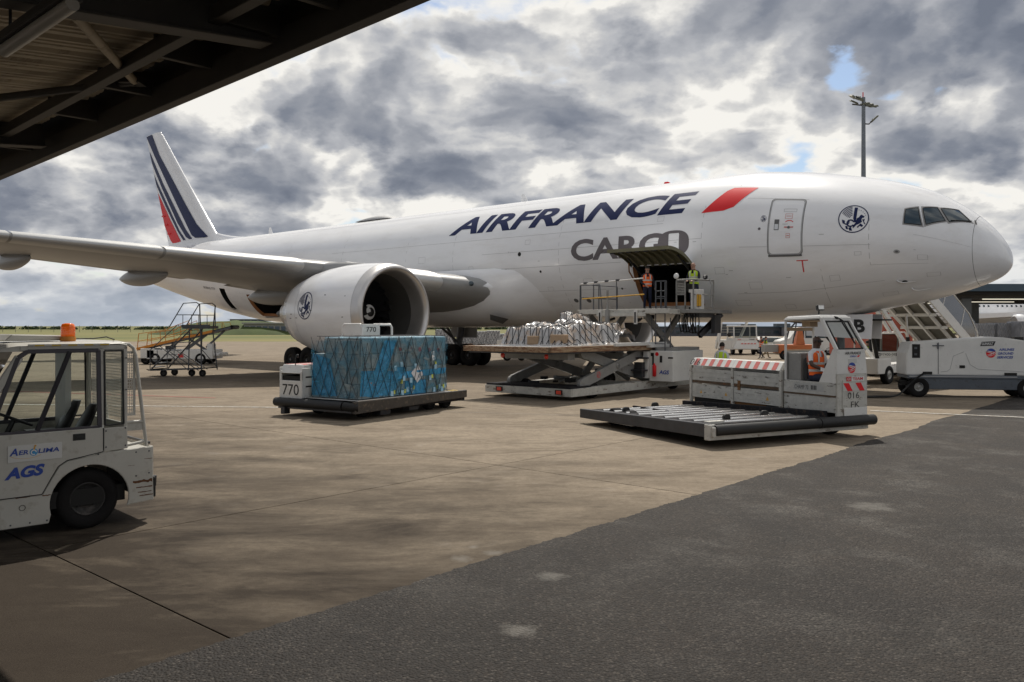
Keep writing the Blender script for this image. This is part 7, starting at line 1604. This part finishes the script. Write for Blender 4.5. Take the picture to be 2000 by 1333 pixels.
BL = thing('belt_loader', 'white belt loader with yellow side rails and an inclined conveyor near the meadow', 'belt loader', (-24.4, 54.0, 0), 0)
b = MB(); b.box(.7, 5.0, 0, 1.9, .35, .95); b.box(4.8, 5.4, .1, 1.8, .55, .75); b.box(4.5, 4.9, .3, .9, .75, 1.35); b.box(.3, 1.2, 0, 1.9, .4, 1.05); b.build('body', M['truck_white'], BL, bevel=.03)
b = MB(); b.box(2.75, 3.1, -.01, .0, .45, .68); b.build('red_panel', M['red'], BL)
for x in (1.25, 4.2):
    for y in (.12, 1.8): wheel(BL, (x, y, .38), .38, .26, -1 if y < 1 else 1, rim='rim_grey', rr=.5)
wheel(BL, (.45, .5, .3), .3, .25, -1, rim='rim_dark')
def bz(x): return 1.02+(x-.0)*.232
b = MB(); b.hexa([(0, .2, .9), (6.1, .2, 2.33), (6.1, 1.4, 2.33), (0, 1.4, .9), (0, .2, 1.0), (6.1, .2, 2.46), (6.1, 1.4, 2.46), (0, 1.4, 1.0)]); b.build('conveyor_bed', M['grey_steel'], BL)
b = MB(); b.bar((0, .15, 1.0), (5.0, .15, 2.18), .05, .16); b.bar((0, 1.45, 1.0), (5.0, 1.45, 2.18), .05, .16); b.build('side_board', M['orange'], BL)
b = MB(); b.hexa([(0, .3, 1.02), (6.0, .3, 2.47), (6.0, 1.3, 2.47), (0, 1.3, 1.02), (0, .3, 1.04), (6.0, .3, 2.49), (6.0, 1.3, 2.49), (0, 1.3, 1.04)]); b.build('belt', M['black'], BL)
b = MB(); b.lathe([(0, .13), (1.2, .13)], o=(6.15, .2, 2.42), ax=(0, 1, 0), n=14); b.build('end_roller', M['black'], BL)
b = MB()
for y in (.12, 1.5):
    b.tube([(.05, y, 1.0), (.15, y, 2.0), (2.0, y, 2.25), (2.1, y, 2.35), (3.4, y, 2.85), (3.5, y, 1.9)], .028, n=6); b.tube([(.1, y, 1.5), (2.0, y, 1.85), (3.4, y, 2.3)], .022, n=5)
    for x in (1.0, 1.9, 2.9): b.tube([(x, y, bz(x)-.05), (x-.05, y, bz(x)+.9)], .022, n=5)
b.build('yellow_rail', M['orange'], BL)
b = MB()
for y in (.12, 1.5): b.tube([(3.6, y, 1.9), (3.5, y, 2.45), (5.0, y, 2.75), (5.1, y, 2.25)], .02, n=5); b.tube([(5.15, y, 2.25), (5.1, y, 2.7), (5.6, y, 2.75), (5.75, y, 2.4)], .02, n=5)
b.build('upper_rail', M['yellow'], BL)
b = MB(); b.bar((3.0, .5, .9), (4.4, .5, 1.95), .12, .2); b.bar((4.6, .5, .8), (3.2, .5, 1.7), .1, .14); b.bar((4.4, .5, 1.1), (5.6, .5, 2.2), .1, .12); b.build('lift_arm', M['grey_steel'], BL)
b = MB(); b.box(1.8, 2.3, .3, .8, .95, 1.2); b.box(2.2, 2.3, .3, .8, 1.1, 1.6); b.build('driver_seat', M['seat_black'], BL)

# ------------------------------------------------------------ rows of netted freight on dollies beyond the loader
def dolly(c, w, h, label, rz=0, cols=3, group='netted freight pallets on dollies beyond the aircraft'):
    t = thing('freight_dolly', label+' dolly', 'dolly', c, rz)
    b = MB(); b.box(-w/2, w/2, 0, 1.6, .50, .60); b.build('dolly_bed', mat('dolly_orange', (.30, .13, .05), .7, var=.4), t)
    for x in (-w/2+.35, w/2-.35): wheel(t, (x, .1, .22), .22, .15, -1, rim='rim_dark')
    f = thing('netted_freight', label, 'freight', (c[0], c[1], .62), rz, group)
    for k in range(cols):
        cb = MB(); cb.box(-w/2+w*k/cols+.01, -w/2+w*(k+1)/cols-.01, .02, 1.55, 0, h+rnd.uniform(-.08, .05)); cb.build('wrapped_stack', M['wrap_lattice'], f, bevel=.03)
    nb = MB(); netface(nb, lambda u, v: (-w/2+u, -.02, h-v), w, h, int(w*3), .04, .011, int(c[0]*7)); nb.build('cargo_net', M['net'], f)
D0 = 86
def DX(u, d_): return (u-1000)/1627*d_
dolly((DX(868, D0), D0, 0), 1.9, 1.58, 'netted grey freight just right of the engine')
dolly((DX(915, D0+2), D0+2, 0), 2.0, 1.1, 'low netted freight behind the main wheels')
dolly((DX(950, D0-3), D0-3, 0), 2.7, 1.38, 'pale netted freight stack directly right of the main wheels', cols=2)
dolly((DX(983, D0-1), D0-1, 0), 1.3, 1.05, 'dark netted stack with a blue corner left of the white tractor', cols=1)
SK = thing('small_tractor', 'small white tractor half hidden at the left end of the netted pile', 'tractor', (DX(1004, 60), 60, 0), 20)
b = MB(); b.box(-.9, .9, 0, 1.2, .5, 1.5); b.hexa([(-.5, 0, 1.5), (.9, 0, 1.5), (.9, 1.2, 1.5), (-.5, 1.2, 1.5), (.0, .1, 1.95), (.85, .1, 1.95), (.85, 1.1, 1.95), (0, 1.1, 1.95)]); b.build('body', M['truck_white'], SK, bevel=.03); b = MB(); b.box(.1, .7, -.01, 0, 1.2, 1.5); b.build('opening', M['dark'], SK); wheel(SK, (-.5, .1, .3), .3, .2, -1); wheel(SK, (.6, .1, .3), .3, .2, -1)

# ------------------------------------------------------------ people and vehicles across the apron, right of centre
person('worker in a yellow vest seen from behind between the loader and striped fence', (7.85, 31.2, 0), 150, skin='skin', top='shirt_white', vest='hi_yellow', lean=.08, sc_=1.08, short_sleeve=True)
person('worker in an orange vest walking away, camera held at his face', (19.0, 63.5, 0), -80, skin='skin', top='shirt_dark', vest='hi_orange', step=.35, sc_=.98, arms=dict(r=((.2, -.1, .0), (.05, -.32, .2)), l=((-.22, -.1, .0), (-.05, -.32, .2))))
person('walking worker in a yellow vest and khaki trousers beside the one in orange', (19.65, 64.5, 0), 60, skin='skin', top='shirt_dark', legs='khaki', vest='hi_yellow', step=-.5, sc_=.96)
FS_ = thing('stair_truck', 'white cab-forward stair truck parked facing us on the open apron', 'stair truck', (19.0, 72.0, 0), 4)
b = MB(); b.box(0, 2.35, 0, 4.5, .45, 1.25); b.hexa([(.1, -.25, .5), (2.3, -.25, .5), (2.3, 0, .5), (.1, 0, .5), (.4, -.05, 1.2), (2.2, -.05, 1.2), (2.2, 0, 1.2), (.4, 0, 1.2)]); b.box(.1, 2.3, .0, 1.8, 1.25, 1.45); b.build('body', M['truck_white'], FS_, bevel=.04)
b = MB()
for x in (.15, 2.15): b.bar((x+.05, .0, 1.4), (x+.1, .25, 2.45), .1, .1); b.bar((x+.05, 1.7, 1.4), (x+.05, 1.7, 2.45), .1, .1)
b.box(.12, 2.3, .2, 1.8, 2.42, 2.55); b.build('cab_frame', M['truck_white'], FS_, bevel=.02)
b = MB(); b.add([(.28, .02, 1.45), (2.15, .02, 1.45), (2.1, .24, 2.4), (.32, .24, 2.4)], [(0, 1, 2, 3)]); b.build('windscreen', M['dark_glass'], FS_)
for k in range(5): b = MB(); b.add([(.75+.28*k, -.155, .92), (.95+.28*k, -.155, .92), (1.0+.28*k, -.11, 1.02), (.8+.28*k, -.11, 1.02)], [(0, 1, 2, 3)]); b.build('red_stripe', M['pale_red'], FS_)
for x in (.25, 2.1): wheel(FS_, (x, .5, .32), .32, .24, 1 if x > 1 else -1, axis='x', rim='rim_grey'); wheel(FS_, (x, 3.8, .32), .32, .24, 1 if x > 1 else -1, axis='x', rim='rim_grey')
b = MB()
for x in (-.35, 1.9): b.bar((x, .6, 4.6), (x-.1, 3.0, .5), .12, .3) if x < 0 else b.bar((x, .6, 3.6), (x, 3.5, 1.3), .12, .3)
b.bar((-.35, 1.2, 4.2), (-.75, 1.2, 1.1), .16, .16); b.build('stringer', M['truck_white'], FS_)
sx_m = MB(); sx_m.box(-.3, 1.9, 0, .3, 0, .08); sxm = sx_m.mesh('step_tread', M['loader_grey'])
for k in range(9): put('step_tread', sxm, FS_, (0, 3.4-.30*k, 1.9+.24*k))
b = MB(); b.lathe([(0, .18), (.06, .2), (.07, .001)], o=(-.28, -.1, 1.75), ax=(0, -1, 0), n=14); b.tube([(0, .1, 1.8), (-.28, -.05, 1.8)], .02); b.build('mirror', M['black'], FS_)
word('AGS', (.5, -.01, 1.28), (1, 0, 0), (0, 0, 1), .3, .1, M['red'], FS_); word('77500', (1.5, -.01, 1.28), (1, 0, 0), (0, 0, 1), .5, .1, M['black_print'], FS_)
VN = thing('white_van', 'white van with dark side windows, seen through the driver cab', 'van', (25.8, 72, 0), 0)
b = MB(); b.prism([(-2.6, .35), (2.4, .35), (2.5, 1.3), (2.35, 2.35), (-.8, 2.4), (-1.2, 2.25), (-1.75, 1.45), (-2.6, 1.2)], (0, 0, 0), (1, 0, 0), (0, 0, 1), -2); b.build('body', M['truck_white'], VN, bevel=.06, seg=2)
for x0, x1 in ((-1.35, -.55), (-.45, .5), (.6, 1.5), (1.6, 2.3)): b = MB(); b.box(x0, x1, -.01, 0, 1.45, 2.1); b.build('window', M['window_dark'], VN)
for x in (-1.7, 1.6): wheel(VN, (x, .12, .34), .34, .24, -1, rim='rim_grey')
EX = thing('lift_truck', 'orange machine with black hydraulic arms, framed by the driver cab opening', 'lift', (21.3, 62, 0), 0)
b = MB(); b.box(-1.4, 1.4, 0, 1.6, .45, 1.1); b.hexa([(-.1, .2, 1.1), (.6, .2, 1.1), (.6, .9, 1.1), (-.1, .9, 1.1), (.15, .3, 2.4), (.4, .3, 2.4), (.4, .6, 2.4), (.15, .6, 2.4)]); b.build('orange_body', mat('machine_orange', (.48, .14, .04), .5, var=.2), EX, bevel=.03)
b = MB(); b.tube([(-.9, .3, 1.0), (-.6, .3, 2.2), (.2, .3, 3.1), (1.1, .3, 2.7), (1.25, .3, 1.1)], .07, n=6); b.tube([(-.9, .3, 2.9), (.3, .3, 2.75), (1.2, .3, 2.95)], .09, n=6); b.tube([(-.3, .3, 1.2), (.0, .3, 2.9)], .05, n=6); b.build('hydraulic_arm', M['steel'], EX)
b = MB(); b.box(-2.4, -1.4, .2, 1.2, .55, 1.1); b.build('bucket_box', M['loader_grey'], EX)
for x in (-1, 1): wheel(EX, (x, .1, .35), .35, .3, -1, rim='rim_dark')
C2 = thing('white_car', 'white car standing just left of the van beyond the driver', 'car', (23.6, 75, 0), 0)
b = MB(); b.prism([(-2.1, .35), (2.1, .35), (2.15, .9), (1.3, 1.0), (.6, 1.5), (-1.0, 1.52), (-1.7, 1.0), (-2.1, .9)], (0, 0, 0), (1, 0, 0), (0, 0, 1), -1.8); b.build('body', M['truck_white'], C2, bevel=.05)
b = MB(); b.prism([(-1.5, 1.02), (1.1, 1.02), (.55, 1.42), (-.95, 1.44)], (0, -.005, 0), (1, 0, 0), (0, 0, 1), -.01); b.build('window', M['window_dark'], C2)
for x in (-1.3, 1.3): wheel(C2, (x, .1, .32), .32, .2, -1, rim='rim_grey')

# ------------------------------------------------------------ floodlight mast
ML = thing('floodlight_mast', 'tall grey floodlight mast rising behind the nose of the freighter', 'light mast', (34.6, 82, 0))
b = MB(); b.tube([(0, 0, 0), (0, 0, 12), (0, 0, 25)], [.32, .25, .17], n=12); b.build('mast_pole', mat('mast_grey', (.17, .19, .21), .45, .3), ML)
b = MB(); b.tube([(-1.0, .3, 24.4), (0, 0, 24.2), (1.2, -.2, 24.0)], .07, n=6); b.tube([(-.9, -.4, 25.0), (0, 0, 24.7), (.6, .3, 24.3)], .06, n=6); b.tube([(0, 0, 22.4), (.5, -.1, 22.35), (.7, -.1, 22.6)], .07, n=6); b.build('lamp_arm', M['steel'], ML)
fl = MB(); fl.hexa([(-.42, -.30, -.06), (.42, -.30, -.06), (.42, .30, -.06), (-.42, .30, -.06), (-.34, -.22, .10), (.34, -.22, .10), (.34, .22, .10), (-.34, .22, .10)]); fl.box(-.08, .08, .25, .4, -.05, .15); flm = fl.mesh('floodlight_head', mat('lamp_housing', (.11, .11, .07), .5), bevel=.02)
fg = MB(); fg.box(-.36, .36, -.24, .24, -.075, -.062); fgm = fg.mesh('floodlight_lens', M['lamp'])
for (x, y, z, rx, ry, rz_) in ((-.95, .1, 25.05, .3, .35, .4), (-.65, -.2, 24.75, .3, .3, .1), (-.9, .1, 24.55, .4, .3, .3), (-.35, 0, 24.9, .5, .5, .0), (.55, 0, 24.25, .3, -.15, -.2), (.95, -.1, 24.1, .3, -.1, -.1), (.2, .1, 24.4, .2, -.2, .2), (1.05, -.1, 22.85, -.1, -.75, 0)):
    o = put('floodlight_head', flm, ML, (x, y, z), (rx, ry, rz_)); put('floodlight_lens', fgm, o)
b = MB(); b.tube([(-.05, 0, 25), (-.05, 0, 25.5)], .05, n=6); b.build('obstruction_light', M['bright_red'], ML)

# ------------------------------------------------------------ canopy building and parked aircraft at the right
CB = thing('cargo_shed', 'dark open-sided cargo shed with a blue-grey fascia behind the nose', 'building', (43, 78, 0), 0)
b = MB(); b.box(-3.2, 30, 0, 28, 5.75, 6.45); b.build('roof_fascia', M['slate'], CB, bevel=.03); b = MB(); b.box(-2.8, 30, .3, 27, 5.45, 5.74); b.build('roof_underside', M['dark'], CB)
b = MB()
for y in (1.5, 6, 11, 17): b.box(-3, 30, y, y+.4, 5.0, 5.45)
b.build('roof_beam', M['canopy_steel'], CB)
cm = MB(); cm.box(-.45, .45, -.3, .3, 0, 5.1); cmm = cm.mesh('column', M['pillar'])
for x, y in ((.3, 1.6), (4.6, 8), (8.5, 1.6), (15, 8)): put('column', cmm, CB, (x, y, 0))
tb_ = MB(); tb_.box(-2.3, 2.3, -.06, .06, 0, .07); tbm = tb_.mesh('tube_light', mat('lit_tube', (.8, .78, .65), .4, emis=(1, .93, .75), estr=.8))
for x, y, z in ((-1.2, 4.0, 4.7), (3.8, .8, 5.0), (5.6, 6.5, 4.9)): put('tube_light', tbm, CB, (x, y, z))
PA = thing('parked_airplane', 'white parked airliner with a row of windows seen under the shed roof', 'airplane', (78, 148, 0), -3)
rows = []
for i in range(24):
    x = -24+i*3.2; r = 2.9*min(1, (1-max(0, (abs(x-10)-26)/26)**2)) if True else 2.9
    rows.append([(x, r*math.sin(R(a)), 5.2+r*math.cos(R(a))) for a in range(0, 360, 15)])
b = MB(); b.grid(rows, close=True); fu_ = b.build('fuselage', M['plane_white'], PA)
wm_ = MB(); wm_.grid([[(x, -2.9*math.cos(z*.35)-.02, 5.9+z*.24) for x in (-.14, 0, .14)] for z in (-1, 0, 1)]); wmm = wm_.mesh('cabin_window', M['window_dark'])
for k in range(44):
    if k % 12 == 4: continue
    put('cabin_window', wmm, PA, (-16+k*.78, .0, 0))
b = MB(); b.hexa([(0, -3, 3.6), (9, -3, 3.9), (20, -22, 5.0), (17, -22, 5.0), (0, -3, 4.5), (9, -3, 4.2), (20, -22, 5.3), (17, -22, 5.3)]); b.build('wing', M['plane_white'], PA)
b = MB(); b.lathe([(0, 1.2), (.1, 1.45), (1.2, 1.65), (3, 1.55), (5, 1.0)], o=(5.5, -10, 2.9), ax=(1, 0, 0), n=24); b.build('engine', M['plane_white'], PA)
b = MB(); b.tube([(10, -2, 3), (10, -2, .6)], .3); b.tube([(10, 2, 3), (10, 2, .6)], .3); b.build('landing_gear', M['grey_steel'], PA); wheel(PA, (10, -2.4, .6), .6, .5, -1); wheel(PA, (10, 2.4, .6), .6, .5, 1)
for k, (u0, u1, v0, v1, dd) in enumerate(((1911, 1943, 632, 662, 55), (1948, 1986, 631, 662, 55), (1992, 2030, 628, 664, 54))):
    x0, x1 = DX(u0, dd), DX(u1, dd); ztop = 2.5+(637-v0)*dd/1627
    f = thing('netted_freight', ('grey netted freight block left of the shed column, furthest left of three', 'middle netted freight block with pale plastic in front of the shed', 'darker netted freight block cut by the right edge of the picture')[k], 'freight', ((x0+x1)/2, dd, 0), 0, 'netted freight blocks at the shed')
    b = MB(); b.box(-(x1-x0)/2, (x1-x0)/2, 0, 1.5, .45, ztop); b.build('wrapped_block', M['wrap_grey'], f, bevel=.05, seg=2); b = MB(); b.box(-(x1-x0)/2-.05, (x1-x0)/2+.05, -.05, 1.5, .3, .45); b.build('pallet', M['steel'], f)
    b = MB(); b.box(-(x1-x0)/2+.1, (x1-x0)/2-.1, .1, 1.4, 0, .3); b.build('stand', M['dark'], f)
    nb = MB(); netface(nb, lambda u, v: (-(x1-x0)/2+u, -.03, ztop-v), x1-x0, ztop-.5, 5, .05, .012, k+30); nb.build('cargo_net', mat('pale_net', (.35, .36, .37), .7), f)

# ------------------------------------------------------------ shed canopy overhead at the upper left
CN = thing('shed_canopy', 'dark steel shed canopy with corrugated roof sheets overhanging the upper left corner', 'canopy', (0, 0, 0), 0)
ZC = 5.0
pe = lambda u, v, z: G(u, v, z)
Ea = G(0, 345, ZC); Eb = G(790, 5, ZC); ed = (Eb-Ea).normalized(); en = Vector((-ed.y, ed.x, 0))
if en.y < 0: en = -en            # outward, away from the camera
if ed.x < 0: ed = -ed
def CP(q, n, z): return Ea+ed*q+en*n+Vector((0, 0, z-ZC))
SL = .105
rz_ = lambda n: ZC+.42+SL*n*.9      # roof height grows outwards, n negative inside
Lq0, Lq1 = -9, 16
sheet = MB(); 
for k in range(1):
    sheet.add([CP(0, 0, 0)-CP(0, 0, 0)], []) 
for i in range(50):
    q0 = Lq0+i*.5; b = MB(); pts = []
    prf = [(0, 0), (.06, .055), (.10, .055), (.16, 0), (.26, 0), (.29, .03), (.32, 0), (.38, 0), (.41, .03), (.44, 0), (.495, 0)]
    b.grid([[CP(q0+a, n, rz_(n)+h_) for a, h_ in prf] for n in (-9, -4, -.15)], smooth=False); b.build('roof_sheet', M['canopy_sheet'], CN)
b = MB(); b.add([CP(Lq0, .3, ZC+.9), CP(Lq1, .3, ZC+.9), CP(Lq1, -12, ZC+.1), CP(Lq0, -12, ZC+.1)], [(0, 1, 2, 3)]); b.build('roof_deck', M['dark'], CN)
def cbar(q0, n0, z0, q1, n1, z1, w, h, nm, m='canopy_steel'):
    b = MB(); b.bar(CP(q0, n0, z0), CP(q1, n1, z1), w, h); return b.build(nm, M[m], CN, bevel=.006)
cbar(Lq0, .0, ZC+.12, Lq1, .0, ZC+.12, .05, .26, 'fascia_board'); cbar(Lq0, .02, ZC+.42, Lq1, .02, ZC+.42, .03, .34, 'fascia_board'); cbar(Lq0, .06, ZC+.01, Lq1, .06, ZC+.01, .10, .03, 'drip_edge'); 0
cbar(Lq0, -.62, ZC+.22, Lq1, -.62, ZC+.22, .10, .13, 'edge_purlin'); cbar(Lq0, -.62, ZC+.15, Lq1, -.62, ZC+.15, .12, .02, 'purlin_flange'); cbar(Lq0, -5.2, ZC+.0, Lq1, -5.2, ZC+.0, .1, .25, 'purlin')
import itertools
def qof(u, v, z): return (G(u, v, z)-Ea).dot(ed)
for u, v in ((549, 94), (107, 289)):
    q = qof(u, v, ZC+.1); 
    for n0, n1 in ((-.1, -9),):
        cbar(q, n0, rz_(n0)-.16, q, n1, rz_(n1)-.16, .05, .32, 'roof_beam'); cbar(q, n0, rz_(n0)-.32, q, n1, rz_(n1)-.32, .22, .025, 'beam_flange')
for u, v in ((426, 131), (303, 184), (200, 233), (60, 290), (560, 70), (680, 20)):
    q = qof(u, v, ZC+.2); cbar(q, -.6, ZC+.3, q, -.02, ZC+.3, .07, .28, 'fascia_bracket')
q1, q2 = qof(549, 94, ZC+.1), qof(107, 289, ZC+.1); qm = qof(262, 160, ZC+.35)
b = MB(); b.tube([G(262, 158, ZC+.25), G(146, 30, ZC+.12)], .045, n=8); b.build('wind_brace', M['canopy_sheet'], CN)
b = MB(); b.tube([G(262, 160, ZC+.25), G(-60, 198, ZC+.05)], .045, n=8); b.build('wind_brace', M['canopy_steel'], CN)
b = MB(); pc = G(258, 160, ZC+.25); b.box(pc.x-.12, pc.x+.12, pc.y-.1, pc.y+.1, pc.z-.03, pc.z+.03); b.build('gusset_plate', M['canopy_steel'], CN)
p0_ = G(8, 100, 4.68); p1_ = G(142, 8, 4.78)
TL = thing('tube_lamp', 'unlit fluorescent tube lamp slung under the canopy at the top left', 'lamp', tuple(p0_), 0)
dv = p1_-p0_; b = MB(); b.bar((0, 0, .07), tuple(dv+Vector((0, 0, .07))), .15, .08); b.build('lamp_body', M['canopy_steel'], TL, bevel=.01); b = MB(); b.tube([(0, 0, 0), tuple(dv)], .05, n=12); b.build('tube_cover', M['tube'], TL)
b = MB(); b.tube([(dv.x*.1, dv.y*.1, .1), (dv.x*.1, dv.y*.1, .75)], .012); b.tube([tuple(dv*.9+Vector((0, 0, .1))), tuple(dv*.9+Vector((0, 0, .7)))], .012); b.build('lamp_hanger', M['steel'], TL)
# columns of this canopy stand outside the picture
for q in (q1, q2): cbar(q, -6.5, 0, q, -6.5, 5.6, .25, .25, 'column') if q < 0 else None
